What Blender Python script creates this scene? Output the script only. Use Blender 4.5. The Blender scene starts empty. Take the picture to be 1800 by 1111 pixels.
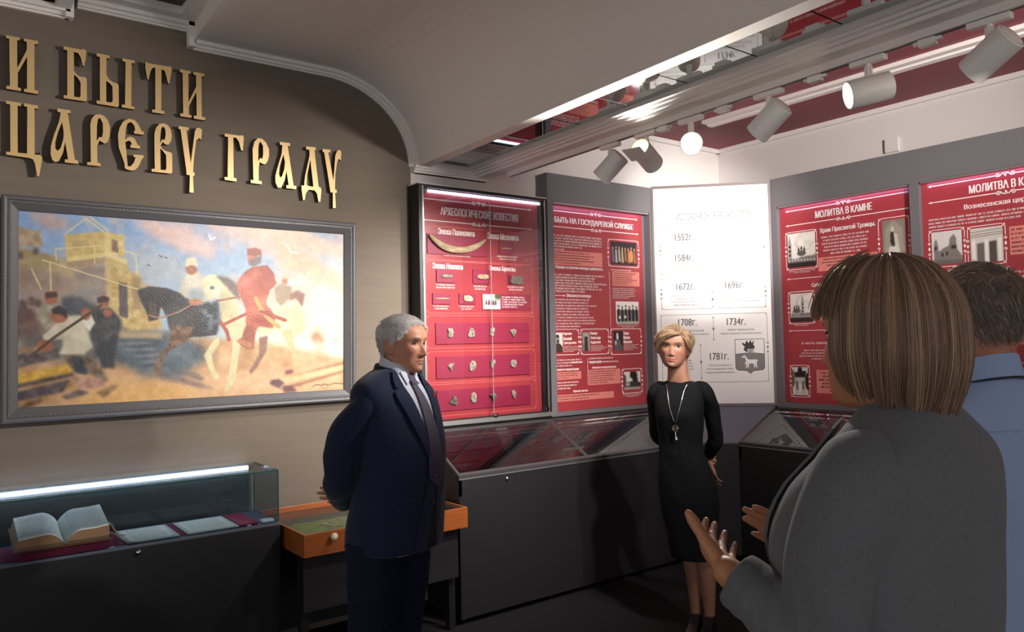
import bpy, math, random
import numpy as np
from mathutils import Vector, Matrix
from mathutils.geometry import delaunay_2d_cdt

scene = bpy.context.scene
COL = scene.collection
R_ = math.radians

# ------------------------------------------------------------------ camera
W_PX, H_PX, F_PX = 1800, 1111, 1365.0
yaw, pitch, roll = R_(52.8), R_(2.05), R_(-1.25)
fw = Vector((math.cos(yaw) * math.cos(pitch), math.sin(yaw) * math.cos(pitch), math.sin(pitch)))
rt = Vector((math.sin(yaw), -math.cos(yaw), 0))
upv = rt.cross(fw)
r2 = rt * math.cos(roll) + upv * math.sin(roll)
u2 = -rt * math.sin(roll) + upv * math.cos(roll)
cam_data = bpy.data.cameras.new('camera')
cam = bpy.data.objects.new('camera', cam_data)
COL.objects.link(cam)
cam.matrix_world = Matrix(((r2.x, u2.x, -fw.x, 0), (r2.y, u2.y, -fw.y, 0), (r2.z, u2.z, -fw.z, 1.6), (0, 0, 0, 1)))
cam_data.sensor_fit = 'HORIZONTAL'
cam_data.sensor_width = 36.0
cam_data.lens = F_PX / W_PX * 36.0
cam_data.clip_start = 0.02
scene.camera = cam

# ------------------------------------------------------------------ world, exposure
world = bpy.data.worlds.new('world')
scene.world = world
world.use_nodes = True
bg = world.node_tree.nodes['Background']
bg.inputs[0].default_value = (1.0, 0.95, 0.92, 1)   # ambient fill added to brighten the room, standing in for an unseen hall
bg.inputs[1].default_value = 0.82
vs = scene.view_settings
vs.view_transform = 'Standard'
vs.look = 'None'
vs.exposure = 0.0
vs.gamma = 1.0
vs.use_curve_mapping = False
scene.cycles.use_denoising = True
scene.cycles.sample_clamp_indirect = 4.0
scene.cycles.caustics_reflective = False
scene.cycles.caustics_refractive = False

# ------------------------------------------------------------------ lamp settings (the lamps themselves are built with their fittings)
WARM = (1.0, 0.95, 0.89)
COOL = (0.80, 0.88, 1.0)
# spotlight heads on the white track: (y on the track, aim direction, watts, cone degrees, blend)
TRACK_SPOTS = [
    (3.02, (-0.30, 0.68, -0.67), 150, 90, 0.8),
    (2.745, (-0.86, -0.23, 0.36), 240, 120, 1.0),
    (2.44, (-0.745, -0.61, -0.26), 150, 90, 0.8),
    (1.99, (-0.05, 0.80, -0.60), 260, 75, 0.8),
    (1.53, (-0.70, 0.66, -0.20), 400, 60, 0.9),
    (1.09, (0.12, 0.85, -0.50), 150, 60, 0.9),
    (0.45, (0.50, 0.866, -0.02), 900, 24, 0.8),
    (-0.15, (-0.17, 0.97, -0.15), 640, 38, 1.0),
    (-0.75, (0.47, 0.87, 0.08), 800, 56, 1.0),
]

# ------------------------------------------------------------------ helpers
def lin(c):
    if isinstance(c, str):
        c = tuple(int(c[i:i + 2], 16) / 255 for i in (0, 2, 4))
    return tuple((x / 12.92 if x <= 0.04045 else ((x + 0.055) / 1.055) ** 2.4) for x in c[:3])


def linarr(a):
    a = np.clip(a, 0, 1)
    return np.where(a <= 0.04045, a / 12.92, ((a + 0.055) / 1.055) ** 2.4)


MATS = {}


def mat(name, c, rough=0.5, metal=0.0, bump=None, var=None, emit=None, sheen=0.0, attr=False, stretch=(1, 1, 1), spec=0.5, coat=0.0):
    """procedural principled material; bump=(scale,strength), var=(scale,amount)"""
    if name in MATS:
        return MATS[name]
    m = bpy.data.materials.new(name)
    m.use_nodes = True
    nt = m.node_tree
    b = nt.nodes['Principled BSDF']
    b.inputs['Roughness'].default_value = rough
    b.inputs['Metallic'].default_value = metal
    b.inputs['Specular IOR Level'].default_value = spec
    if sheen:
        b.inputs['Sheen Weight'].default_value = sheen
    if coat:
        b.inputs['Coat Weight'].default_value = coat
        b.inputs['Coat Roughness'].default_value = 0.1
    L = lin(c)
    b.inputs['Base Color'].default_value = (*L, 1)
    tc = nt.nodes.new('ShaderNodeTexCoord')
    mp = nt.nodes.new('ShaderNodeMapping')
    mp.inputs['Scale'].default_value = stretch
    nt.links.new(tc.outputs['Object'], mp.inputs[0])
    src = None
    if attr:
        at = nt.nodes.new('ShaderNodeAttribute')
        at.attribute_name = 'Col'
        src = at.outputs['Color']
        nt.links.new(src, b.inputs['Base Color'])
    if var:
        n = nt.nodes.new('ShaderNodeTexNoise')
        n.inputs['Scale'].default_value = var[0]
        n.inputs['Detail'].default_value = 4
        nt.links.new(mp.outputs[0], n.inputs['Vector'])
        mr = nt.nodes.new('ShaderNodeMapRange')
        mr.inputs[1].default_value = 0.3
        mr.inputs[2].default_value = 0.7
        mr.inputs[3].default_value = 1 - var[1]
        mr.inputs[4].default_value = 1 + var[1]
        nt.links.new(n.outputs['Fac'], mr.inputs[0])
        mx = nt.nodes.new('ShaderNodeMix')
        mx.data_type = 'RGBA'
        mx.blend_type = 'MULTIPLY'
        mx.inputs[0].default_value = 1.0
        if src:
            nt.links.new(src, mx.inputs[6])
        else:
            mx.inputs[6].default_value = (*L, 1)
        nt.links.new(mr.outputs[0], mx.inputs[7])
        nt.links.new(mx.outputs[2], b.inputs['Base Color'])
    if bump:
        n = nt.nodes.new('ShaderNodeTexNoise')
        n.inputs['Scale'].default_value = bump[0]
        n.inputs['Detail'].default_value = 3
        nt.links.new(mp.outputs[0], n.inputs['Vector'])
        bp = nt.nodes.new('ShaderNodeBump')
        bp.inputs['Strength'].default_value = bump[1]
        bp.inputs['Distance'].default_value = 0.01
        nt.links.new(n.outputs['Fac'], bp.inputs['Height'])
        nt.links.new(bp.outputs[0], b.inputs['Normal'])
    if emit:
        b.inputs['Emission Color'].default_value = (*lin(emit[0]), 1)
        b.inputs['Emission Strength'].default_value = emit[1]
    MATS[name] = m
    return m


def glass(name, tint=(1, 1, 1), refl=0.12, rough=0.0, lo=0.03):
    """pane glass: clear transmission with a Fresnel-weighted mirror layer"""
    if name in MATS:
        return MATS[name]
    m = bpy.data.materials.new(name)
    m.use_nodes = True
    nt = m.node_tree
    nt.nodes.remove(nt.nodes['Principled BSDF'])
    out = nt.nodes['Material Output']
    tr = nt.nodes.new('ShaderNodeBsdfTransparent')
    tr.inputs[0].default_value = (*tint, 1)
    gl = nt.nodes.new('ShaderNodeBsdfGlossy')
    gl.inputs['Roughness'].default_value = rough
    lw = nt.nodes.new('ShaderNodeLayerWeight')
    lw.inputs[0].default_value = 0.25
    mr = nt.nodes.new('ShaderNodeMapRange')
    mr.inputs[3].default_value = lo
    mr.inputs[4].default_value = refl * 4
    nt.links.new(lw.outputs['Fresnel'], mr.inputs[0])
    mx = nt.nodes.new('ShaderNodeMixShader')
    nt.links.new(mr.outputs[0], mx.inputs[0])
    nt.links.new(tr.outputs[0], mx.inputs[1])
    nt.links.new(gl.outputs[0], mx.inputs[2])
    nt.links.new(mx.outputs[0], out.inputs[0])
    MATS[name] = m
    return m


class MB:
    """collects geometry for ONE mesh object"""

    def __init__(self):
        self.v, self.f, self.m, self.n, self.c = [], [], [], 0, None

    def add(self, verts, faces, mi=0, M=None):
        verts = np.asarray(verts, float).reshape(-1, 3)
        if M is not None:
            A = np.array(M)
            verts = verts @ A[:3, :3].T + A[:3, 3]
        o = self.n
        self.v.append(verts)
        self.n += len(verts)
        for f in faces:
            self.f.append([i + o for i in f])
            self.m.append(mi)
        return self

    def box(self, x0, x1, y0, y1, z0, z1, mi=0, M=None):
        v = [(x, y, z) for x in (x0, x1) for y in (y0, y1) for z in (z0, z1)]
        return self.add(v, [(0, 1, 3, 2), (4, 6, 7, 5), (0, 4, 5, 1), (2, 3, 7, 6), (0, 2, 6, 4), (1, 5, 7, 3)], mi, M)

    def quad(self, x0, x1, z0, z1, y, mi=0):
        """flat rectangle facing -y"""
        return self.add([(x0, y, z0), (x1, y, z0), (x1, y, z1), (x0, y, z1)], [(0, 1, 2, 3)], mi)

    def flatpoly(self, pts, y, mi=0):
        """flat polygon in the x-z plane facing -y"""
        a = sum(pts[i][0] * pts[(i + 1) % len(pts)][1] - pts[(i + 1) % len(pts)][0] * pts[i][1] for i in range(len(pts)))
        if a < 0:
            pts = pts[::-1]
        return self.add([(x, y, z) for x, z in pts], [tuple(range(len(pts)))], mi)

    def line(self, x0, z0, x1, z1, w, y, mi=0):
        dx, dz = x1 - x0, z1 - z0
        L = math.hypot(dx, dz) or 1e-6
        nx, nz = -dz / L * w / 2, dx / L * w / 2
        return self.flatpoly([(x0 - nx, z0 - nz), (x1 - nx, z1 - nz), (x1 + nx, z1 + nz), (x0 + nx, z0 + nz)], y, mi)

    def ring2d(self, cx, cz, r0, r1, y, mi=0, a0=0, a1=360, n=14):
        v, f = [], []
        for i in range(n + 1):
            a = R_(a0 + (a1 - a0) * i / n)
            v += [(cx + r0 * math.cos(a), y, cz + r0 * math.sin(a)), (cx + r1 * math.cos(a), y, cz + r1 * math.sin(a))]
        for i in range(n):
            f.append((2 * i, 2 * i + 1, 2 * i + 3, 2 * i + 2))
        return self.add(v, f, mi)

    def prism(self, poly, lo, hi, axis='y', mi=0, M=None):
        """extrude polygon (2d) along axis. axis y: poly=(x,z); axis z: poly=(x,y); axis x: poly=(y,z)"""
        n = len(poly)
        mk = {'y': lambda p, t: (p[0], t, p[1]), 'z': lambda p, t: (p[0], p[1], t), 'x': lambda p, t: (t, p[0], p[1])}[axis]
        v = [mk(p, lo) for p in poly] + [mk(p, hi) for p in poly]
        f = [tuple(range(n))[::-1], tuple(range(n, 2 * n))] + [(i, (i + 1) % n, n + (i + 1) % n, n + i) for i in range(n)]
        return self.add(v, f, mi, M)

    def rings(self, rings, cap=True, mi=0, closed=True, M=None):
        rings = [np.asarray(r, float) for r in rings]
        k = len(rings[0])
        v = np.concatenate(rings)
        f = []
        for i in range(len(rings) - 1):
            for j in range(k if closed else k - 1):
                a, b = i * k + j, i * k + (j + 1) % k
                f.append((a, b, b + k, a + k))
        if cap:
            f.append(tuple(range(k))[::-1])
            f.append(tuple(range((len(rings) - 1) * k, len(rings) * k)))
        return self.add(v, f, mi, M)

    def tube(self, pts, rad, n=10, mi=0, sub=0, cap=True, M=None, round_ends=False, flat=None, closed=False):
        """round tube through pts; rad scalar or list; flat=(unit vector, factor) squashes the section"""
        P = np.array(pts, float)
        r = np.full(len(P), rad, float) if np.isscalar(rad) else np.array(rad, float)
        if sub:
            P, r = cr(P, sub), cr(r[:, None], sub)[:, 0]
        if closed:
            P = np.concatenate([P, P[:1]])
            r = np.append(r, r[0])
        T = np.gradient(P, axis=0)
        if closed:
            T[0] = T[-1] = P[1] - P[-2]
        T /= np.linalg.norm(T, axis=1)[:, None] + 1e-12
        ref = np.array((0, 0, 1.0)) if abs(T[0][2]) < 0.9 else np.array((1.0, 0, 0))
        a = np.cross(T[0], ref)
        a /= np.linalg.norm(a)
        out = []
        N = len(P)
        seq = []
        for i in range(N):
            a = a - T[i] * a.dot(T[i])
            a /= np.linalg.norm(a) + 1e-12
            b = np.cross(T[i], a)
            seq.append((P[i], r[i], a.copy(), b, T[i]))
        if round_ends:
            p, rr, aa, bb, t = seq[0]
            pre = [(p - t * rr * math.sin(q), rr * math.cos(q), aa, bb, t) for q in (1.35, 0.9, 0.45)]
            p, rr, aa, bb, t = seq[-1]
            post = [(p + t * rr * math.sin(q), rr * math.cos(q), aa, bb, t) for q in (0.45, 0.9, 1.35)]
            seq = pre + seq + post
        ang = np.linspace(0, 2 * math.pi, n, endpoint=False)
        for p, rr, aa, bb, t in seq:
            off = rr * (np.cos(ang)[:, None] * aa + np.sin(ang)[:, None] * bb)
            if flat is not None:
                fv = np.array(flat[0], float)
                off = off - np.outer(off @ fv, fv) * (1 - flat[1])
            out.append(p + off)
        return self.rings(out, cap and not closed, mi, True, M)

    def lathe(self, prof, M=None, n=20, mi=0, cap=True):
        """profile [(r,z)] round the z axis"""
        ang = np.linspace(0, 2 * math.pi, n, endpoint=False)
        return self.rings([np.stack([r * np.cos(ang), r * np.sin(ang), np.full(n, z)], 1) for r, z in prof], cap, mi, True, M)

    def ball(self, c, r, n=14, mi=0, M=None):
        rx, ry, rz = (r, r, r) if np.isscalar(r) else r
        ang = np.linspace(0, 2 * math.pi, n, endpoint=False)
        rr = []
        for t in np.linspace(-math.pi / 2 * 0.97, math.pi / 2 * 0.97, max(6, n // 2 + 1)):
            rr.append(np.stack([c[0] + rx * math.cos(t) * np.cos(ang), c[1] + ry * math.cos(t) * np.sin(ang), np.full(n, c[2] + rz * math.sin(t))], 1))
        return self.rings(rr, True, mi, True, M)

    def mesh(self, name='mesh'):
        me = bpy.data.meshes.new(name)
        V = np.concatenate(self.v) if self.v else np.zeros((0, 3))
        me.from_pydata([tuple(x) for x in V.tolist()], [], self.f)
        if any(self.m):
            me.polygons.foreach_set('material_index', self.m)
        me.update()
        return me


def cr(P, k):
    """Catmull-Rom resampling, k steps per span"""
    P = np.asarray(P, float)
    if len(P) < 3:
        t = np.linspace(0, 1, k + 1)[:, None]
        return P[0] + (P[-1] - P[0]) * t
    Q = np.concatenate([2 * P[:1] - P[1:2], P, 2 * P[-1:] - P[-2:-1]])
    out = []
    for i in range(1, len(Q) - 2):
        p0, p1, p2, p3 = Q[i - 1], Q[i], Q[i + 1], Q[i + 2]
        for j in range(k):
            t = j / k
            out.append(0.5 * (2 * p1 + (p2 - p0) * t + (2 * p0 - 5 * p1 + 4 * p2 - p3) * t * t + (3 * p1 - p0 - 3 * p2 + p3) * t ** 3))
    out.append(P[-1])
    return np.array(out)


def obj(name, mb, mats, parent=None, smooth=False, bevel=0.0, loc=None):
    me = mb.mesh(name) if isinstance(mb, MB) else mb
    if not isinstance(mats, (list, tuple)):
        mats = [mats]
    if len(me.materials) == 0:
        for m in mats:
            me.materials.append(m)
    if smooth:
        me.polygons.foreach_set('use_smooth', [True] * len(me.polygons))
    o = bpy.data.objects.new(name, me)
    COL.objects.link(o)
    if parent is not None:
        o.parent = parent
    if loc is not None:
        o.location = loc
    if bevel:
        b = o.modifiers.new('bevel', 'BEVEL')
        b.width = bevel
        b.segments = 2
        b.limit_method = 'ANGLE'
        b.angle_limit = R_(40)
    return o


def tag(o, label=None, cat=None, group=None, kind=None):
    if label:
        o['label'] = label
    if cat:
        o['category'] = cat
    if group:
        o['group'] = group
    if kind:
        o['kind'] = kind
    return o


def thing(name, label, cat, loc=(0, 0, 0), rz=0.0, group=None):
    o = bpy.data.objects.new(name, None)
    o.empty_display_size = 0.1
    COL.objects.link(o)
    o.location = loc
    o.rotation_euler = (0, 0, rz)
    return tag(o, label, cat, group)


def struct(name, mb, m, **k):
    return tag(obj(name, mb, m, **k), kind='structure')


def colmesh(me, cols):
    """store per-vertex sRGB colours (the thing's own colours) in attribute Col"""
    at = me.color_attributes.new('Col', 'FLOAT_COLOR', 'POINT')
    c = np.ones((len(cols), 4))
    c[:, :3] = linarr(np.asarray(cols, float))
    at.data.foreach_set('color', c.ravel())
    return me


# text ---------------------------------------------------------------
_tc = bpy.data.curves.new('text', 'FONT')
_tc.resolution_u = 3
_tc.fill_mode = 'NONE'
_to = bpy.data.objects.new('text', _tc)
COL.objects.link(_to)
_tcache = {}


def glyphs(s, weight=0.0):
    """outline of the string, each contour filled on its own with its holes"""
    if s in _tcache:
        return _tcache[s]
    _tc.body = s
    bpy.context.view_layer.update()
    me = bpy.data.meshes.new_from_object(_to.evaluated_get(bpy.context.evaluated_depsgraph_get()))
    nb = {}
    for e in me.edges:
        a, b = e.vertices
        nb.setdefault(a, []).append((b, 1))
        nb.setdefault(b, []).append((a, -1))
    pts = [v.co.copy() for v in me.vertices]
    bpy.data.meshes.remove(me)
    seen, loops = set(), []
    for v0 in sorted(nb):
        if v0 in seen:
            continue
        lp, cur, prev = [], v0, None
        d0 = 0
        while cur is not None and cur not in seen:
            seen.add(cur)
            lp.append(cur)
            nx = [q for q in nb[cur] if q[0] not in seen]
            if len(lp) == 1:
                nx = sorted(nx, key=lambda q: -q[1])
            cur = nx[0][0] if nx else None
        if len(lp) > 2:
            P = [(pts[i].x, pts[i].y) for i in lp]
            ar = sum(P[i][0] * P[(i + 1) % len(P)][1] - P[(i + 1) % len(P)][0] * P[i][1] for i in range(len(P))) / 2
            loops.append((ar, P))
    V, F = [], []
    if loops:
        def inside(p, P):
            c = 0
            for i in range(len(P)):
                (x0, y0), (x1, y1) = P[i], P[i - 1]
                if (y0 > p[1]) != (y1 > p[1]) and p[0] < (x1 - x0) * (p[1] - y0) / (y1 - y0) + x0:
                    c += 1 if y1 > y0 else -1
            return c != 0
        L = [(abs(a), P) for a, P in loops]
        own = [[j for j in range(len(L)) if j != i and L[j][0] > L[i][0] and all(inside(p, L[j][1]) for p in L[i][1])] for i in range(len(L))]
        outs = [[L[i][0], L[i][1], []] if len(own[i]) % 2 == 0 else None for i in range(len(L))]
        for i in range(len(L)):
            if outs[i] is None:
                j = min(own[i], key=lambda q: L[q][0])
                if outs[j]:
                    outs[j][2].append(L[i][1])
        outs = [o for o in outs if o]
        for _, P, holes in outs:
            vs_, ed = [], []
            for Q in [P] + holes:
                k = len(vs_)
                vs_ += [Vector(q) for q in Q]
                ed += [(k + i, k + (i + 1) % len(Q)) for i in range(len(Q))]
            r = delaunay_2d_cdt(vs_, ed, [], 1, 1e-6)
            k = len(V)
            V += [(q.x, q.y) for q in r[0]]
            for f in r[2]:
                m = (sum(r[0][i].x for i in f) / len(f), sum(r[0][i].y for i in f) / len(f))
                if inside(m, P) and not any(inside(m, Q) for Q in holes):
                    F.append(tuple(k + i for i in f))
    _tcache[s] = (np.array(V, float).reshape(-1, 2), F)
    return _tcache[s]


def text(mb, s, x0, x1, z0, z1, y, mi=0, weight=0.02, fitw=True, align='l'):
    co, fs = glyphs(s, 0.0)
    if len(co) == 0:
        return
    mn, mx = co.min(0), co.max(0)
    sz = (z1 - z0) / max(mx[1] - mn[1], 1e-6)
    sx = (x1 - x0) / max(mx[0] - mn[0], 1e-6) if fitw else sz * 0.8
    w = (mx[0] - mn[0]) * sx
    xs = x0 if fitw or align == 'l' else (x0 + x1 - w) / 2
    d = weight * (z1 - z0) * 1.3          # heavier strokes: the same letters printed again a hair to the side
    for k in ((-1, 0, 1) if weight > 0.005 else (0,)):
        v = np.stack([xs + (co[:, 0] - mn[0]) * sx + k * d, np.full(len(co), y - 0.00025 * (k + 1)), z0 + (co[:, 1] - mn[1]) * sz], 1)
        mb.add(v, fs, mi)


def lines(mb, x0, x1, ztop, zbot, n, y, mi=0, rng=random, align='l', last=0.6, fill=0.55):
    """rows of tiny print too small to read in the photograph"""
    dz = (ztop - zbot) / n
    for i in range(n):
        h = dz * fill
        zc = ztop - dz * (i + 0.5)
        L = (x1 - x0) * ((rng.uniform(0.75, 1.0)) if i < n - 1 else last)
        if align == 'j' and i < n - 1:
            L = x1 - x0
        xs = x0 if align != 'c' else (x0 + x1 - L) / 2
        x = xs
        while x < xs + L - h:
            wl = rng.randint(2, 9)
            for k in range(wl):
                cw = h * rng.choice((0.5, 0.6, 0.7))
                if x + cw > xs + L:
                    break
                t = h * 0.17
                mb.quad(x, x + t, zc - h / 2, zc + h / 2, y, mi)
                if rng.random() < 0.75:
                    mb.quad(x + cw - 2 * t, x + cw - t, zc - h / 2, zc + h / 2, y, mi)
                q = rng.choice((0, 1, 2))
                zz = zc + (q - 1) * h * 0.42
                mb.quad(x, x + cw - t, zz - t / 2, zz + t / 2, y, mi)
                x += cw
            x += h * 0.5


# raster pictures (photographs, the painting): painted by code, stored as vertex colours
class Art:
    def __init__(self, w, h, base=(0.5, 0.5, 0.5)):
        self.w, self.h = w, h
        self.a = np.ones((h, w, 3)) * np.array(base)
        self.X, self.Y = np.meshgrid((np.arange(w) + 0.5) / w, (np.arange(h) + 0.5) / h)
        self.rs = np.random.RandomState(7)

    def noise(self, fx, fy, oct=4):
        o = np.zeros((self.h, self.w))
        amp = 1
        for k in range(oct):
            gx, gy = max(2, int(fx * 2 ** k)), max(2, int(fy * 2 ** k))
            g = self.rs.rand(gy + 2, gx + 2)
            x, y = self.X * gx, self.Y * gy
            xi, yi = x.astype(int), y.astype(int)
            u, v = x - xi, y - yi
            u, v = u * u * (3 - 2 * u), v * v * (3 - 2 * v)
            o += amp * ((g[yi, xi] * (1 - u) + g[yi, xi + 1] * u) * (1 - v) + (g[yi + 1, xi] * (1 - u) + g[yi + 1, xi + 1] * u) * v - 0.5)
            amp *= 0.5
        return o

    def mask(self, pts, warp=None):
        X, Y = self.X, self.Y
        if warp is not None:
            X, Y = X + warp[0], Y + warp[1]
        ins = np.zeros((self.h, self.w), bool)
        n = len(pts)
        for i in range(n):
            (x0, y0), (x1, y1) = pts[i], pts[(i + 1) % n]
            if y0 == y1:
                continue
            c = ((y0 <= Y) != (y1 <= Y)) & (X < (x1 - x0) * (Y - y0) / (y1 - y0) + x0)
            ins ^= c
        return ins.astype(float)

    @staticmethod
    def blur(m, k):
        for _ in range(2):
            for ax in (0, 1):
                p = np.pad(m, [(k, k) if i == ax else (0, 0) for i in range(2)], mode='edge')
                c = np.cumsum(p, axis=ax)
                c = np.concatenate([np.zeros_like(np.take(c, [0], ax)), c], ax)
                n = m.shape[ax]
                m = (np.take(c, range(2 * k + 1, 2 * k + 1 + n), ax) - np.take(c, range(0, n), ax)) / (2 * k + 1)
        return m

    def put(self, m, c, alpha=1.0):
        m = (m * alpha)[..., None]
        self.a = self.a * (1 - m) + np.asarray(c, float) * m

    def poly(self, pts, c, soft=0, alpha=1.0, warp=None, tex=None):
        m = self.mask(pts, warp)
        if soft:
            m = self.blur(m, soft)
        c = np.asarray(c, float)
        if tex is not None:
            c = c + tex[..., None]
        self.put(m, c, alpha)

    def ell(self, cx, cy, rx, ry, c, soft=0, alpha=1.0, tex=None):
        m = ((((self.X - cx) / rx) ** 2 + ((self.Y - cy) / ry) ** 2) < 1).astype(float)
        if soft:
            m = self.blur(m, soft)
        c = np.asarray(c, float)
        if tex is not None:
            c = c + tex[..., None]
        self.put(m, c, alpha)

    def stroke(self, pts, w, c, alpha=1.0, soft=0):
        asp = self.h / self.w
        d = np.full((self.h, self.w), 9.0)
        for (x0, y0), (x1, y1) in zip(pts[:-1], pts[1:]):
            dx, dy = x1 - x0, (y1 - y0) * asp
            L = dx * dx + dy * dy + 1e-12
            t = np.clip(((self.X - x0) * dx + (self.Y - y0) * asp * dy) / L, 0, 1)
            d = np.minimum(d, np.hypot(self.X - x0 - t * dx, (self.Y - y0) * asp - t * dy))
        m = np.clip((w / 2 - d) * self.w + 0.5, 0, 1)
        if soft:
            m = self.blur(m, soft)
        self.put(m, c, alpha)

    def plane(self, name, x0, x1, z0, z1, y, m, parent):
        """flat print facing -y; row 0 of the art is the top"""
        h, w = self.h, self.w
        xs = np.linspace(x0, x1, w)
        zs = np.linspace(z1, z0, h)
        Xg, Zg = np.meshgrid(xs, zs)
        V = np.stack([Xg.ravel(), np.full(w * h, y), Zg.ravel()], 1)
        i = (np.arange(h - 1)[:, None] * w + np.arange(w - 1)).ravel()
        F = np.stack([i, i + w, i + w + 1, i + 1], 1)
        me = bpy.data.meshes.new(name)
        me.vertices.add(len(V))
        me.vertices.foreach_set('co', V.ravel())
        me.loops.add(F.size)
        me.loops.foreach_set('vertex_index', F.ravel())
        me.polygons.add(len(F))
        me.polygons.foreach_set('loop_start', np.arange(len(F)) * 4)
        me.update(calc_edges=True)
        colmesh(me, self.a.reshape(-1, 3))
        return obj(name, me, m, parent)

# ------------------------------------------------------------------ materials
M_wall = mat('taupe wallpaper', '74695e', 0.85, bump=(60, 0.25), var=(3, 0.05), stretch=(1, 1, 9), spec=0.2)
M_white = mat('white wall paint', 'd9d3d0', 0.8, bump=(90, 0.05), spec=0.3)
M_cove = mat('matt beige ceiling paint', 'e2dad4', 0.85, bump=(120, 0.08), spec=0.2)
M_trim = mat('white moulding paint', 'e8e2de', 0.5)
M_maroon = mat('maroon ceiling', '86414a', 0.65, bump=(40, 0.03))
M_carpet = mat('dark carpet', '242124', 0.95, bump=(260, 0.8), var=(220, 0.25), spec=0.1)
M_mirror = mat('grey mirror tile', 'b9c0bf', 0.03, metal=1.0)
M_darkmirror = mat('smoked mirror tile', '3a3836', 0.08, metal=1.0)
M_black = mat('black lacquered board', '17171b', 0.45, bump=(300, 0.05))
M_grey = mat('grey laminate', '6e6b6f', 0.5, bump=(300, 0.04), var=(40, 0.03))
M_dgrey = mat('dark grey laminate', '1b1a1d', 0.5, bump=(300, 0.05), var=(60, 0.05))
M_red = mat('red printed board', 'a63c43', 0.32, var=(2.2, 0.08))
M_mred = mat('maroon mounting board', '8e1c3e', 0.5)
M_print = mat('white print', 'f4e9e4', 0.5)
M_pink = mat('pink tint print', 'e0857c', 0.4)
M_dprint = mat('dark print', '3a1517', 0.5)
M_faint = mat('pale red print', 'd9625f', 0.5)
M_gprint = mat('grey print', '6d6763', 0.6)
M_paper = mat('white poster board', 'efe8e6', 0.35)
M_photo = mat('photograph print', 'ffffff', 0.35, attr=True)
M_gold = mat('brushed gold', 'dcb982', 0.38, metal=0.35, bump=(180, 0.05))
M_mdf = mat('dark brown letter edge', '2a1712', 0.7)
M_frame = mat('grey wooden frame', '5b595c', 0.45, bump=(80, 0.05))
M_chrome = mat('polished chrome', 'd8d8d8', 0.12, metal=1.0)
M_alu = mat('satin aluminium', 'b7b6b4', 0.35, metal=0.8)
M_spot = mat('white powder coat', 'f0ece8', 0.45)
M_wood = mat('orange varnished wood', '9a5224', 0.35, bump=(30, 0.06), var=(6, 0.18), stretch=(2, 14, 14), coat=0.3)
M_stone = mat('grey clay', 'a39a8a', 0.9, bump=(70, 0.7), var=(60, 0.22))
M_bone = mat('aged ivory', 'b59f7c', 0.6, bump=(30, 0.4), var=(14, 0.35), stretch=(1, 4, 4))
M_glass = glass('clear case glass', (0.84, 0.90, 0.94), 0.12, lo=0.02)
M_pane = glass('showcase pane', (0.98, 0.98, 0.98), 0.12, lo=0.05)
M_lid = glass('desk lid glass', (0.95, 0.96, 0.97), 0.24, lo=0.15)
M_edge = mat('green glass edge', '1c4a4a', 0.1, spec=0.8)
M_led = mat('cool light tube', 'ffffff', 0.4, emit=('d8e8ff', 9.0))
M_led2 = mat('cool light tube soft', 'ffffff', 0.4, emit=('d8e4ff', 5.0))
M_cloth = mat('maroon cloth', '6d1238', 0.9, bump=(300, 0.3))
M_pageold = mat('aged page', 'd7d8cc', 0.8, var=(9, 0.05))
M_pageedge = mat('page block', '9c7c5c', 0.85, bump=(200, 0.4), stretch=(1, 1, 12))
M_steel = mat('steel screw', '9a9a9a', 0.3, metal=1.0)

# ------------------------------------------------------------------ the room
YW = 4.29                     # painting wall
XR = 5.57                     # right wall
SK = 0.042                    # the cove and beam run slightly askew to the room


def sx(x, y):
    return x + SK * (y - 4.25)


struct('floor', MB().box(-3.2, 5.8, -4.2, 4.5, -0.06, 0.0), M_carpet)
struct('wall_left', MB().box(-3.2, 2.47, YW, YW + 0.12, 0, 3.6), M_wall)
struct('wall_front', MB().box(2.47, 5.8, YW, YW + 0.12, 0, 3.5), M_white)
struct('wall_right', MB().box(XR, XR + 0.12, -4.2, YW, 0, 3.5), M_white)

# beige cove: flat, then curving down to the lip of the beam
prof = [(1.145, 3.255), (1.5, 3.255)]
for i in range(0, 17):
    a = R_(90 * i / 16)
    prof.append((1.90 + 0.60 * math.sin(a), 2.74 + 0.515 * math.cos(a)))
prof_open = list(prof)
closed = prof + [(2.58, 2.74), (2.58, 3.45), (1.145, 3.45)]
cove = MB()
rr = []
for y in (YW, 3.0, 1.5, 0, -2, -4.2):
    rr.append([(sx(x, y), y, z) for x, z in closed])
cove.rings(rr)
struct('ceiling', cove, M_cove)
# smoked mirror recess and red ceiling further left
rec = MB()
rec.box(0.50, 1.2, -4.2, YW, 3.385, 3.45)
struct('ceiling', rec, M_darkmirror)
redc = MB().box(-3.2, 0.50, -4.2, YW, 3.30, 3.45)
struct('ceiling', redc, mat('dark red ceiling', '4a1a1a', 0.5))
rs = MB()
rs.box(0.50, 0.565, -4.2, YW, 3.27, 3.40)
for a, b, c in ((0.565, 1.145, 0),):
    rs.box(0.565, 1.06, YW - 0.12, YW, 3.345, 3.40)
    rs.box(1.06, 1.145, -4.2, YW, 3.345, 3.40)
struct('trim_1', rs, M_trim)

# moulding where the wall meets the ceiling
tr = MB()


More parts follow.
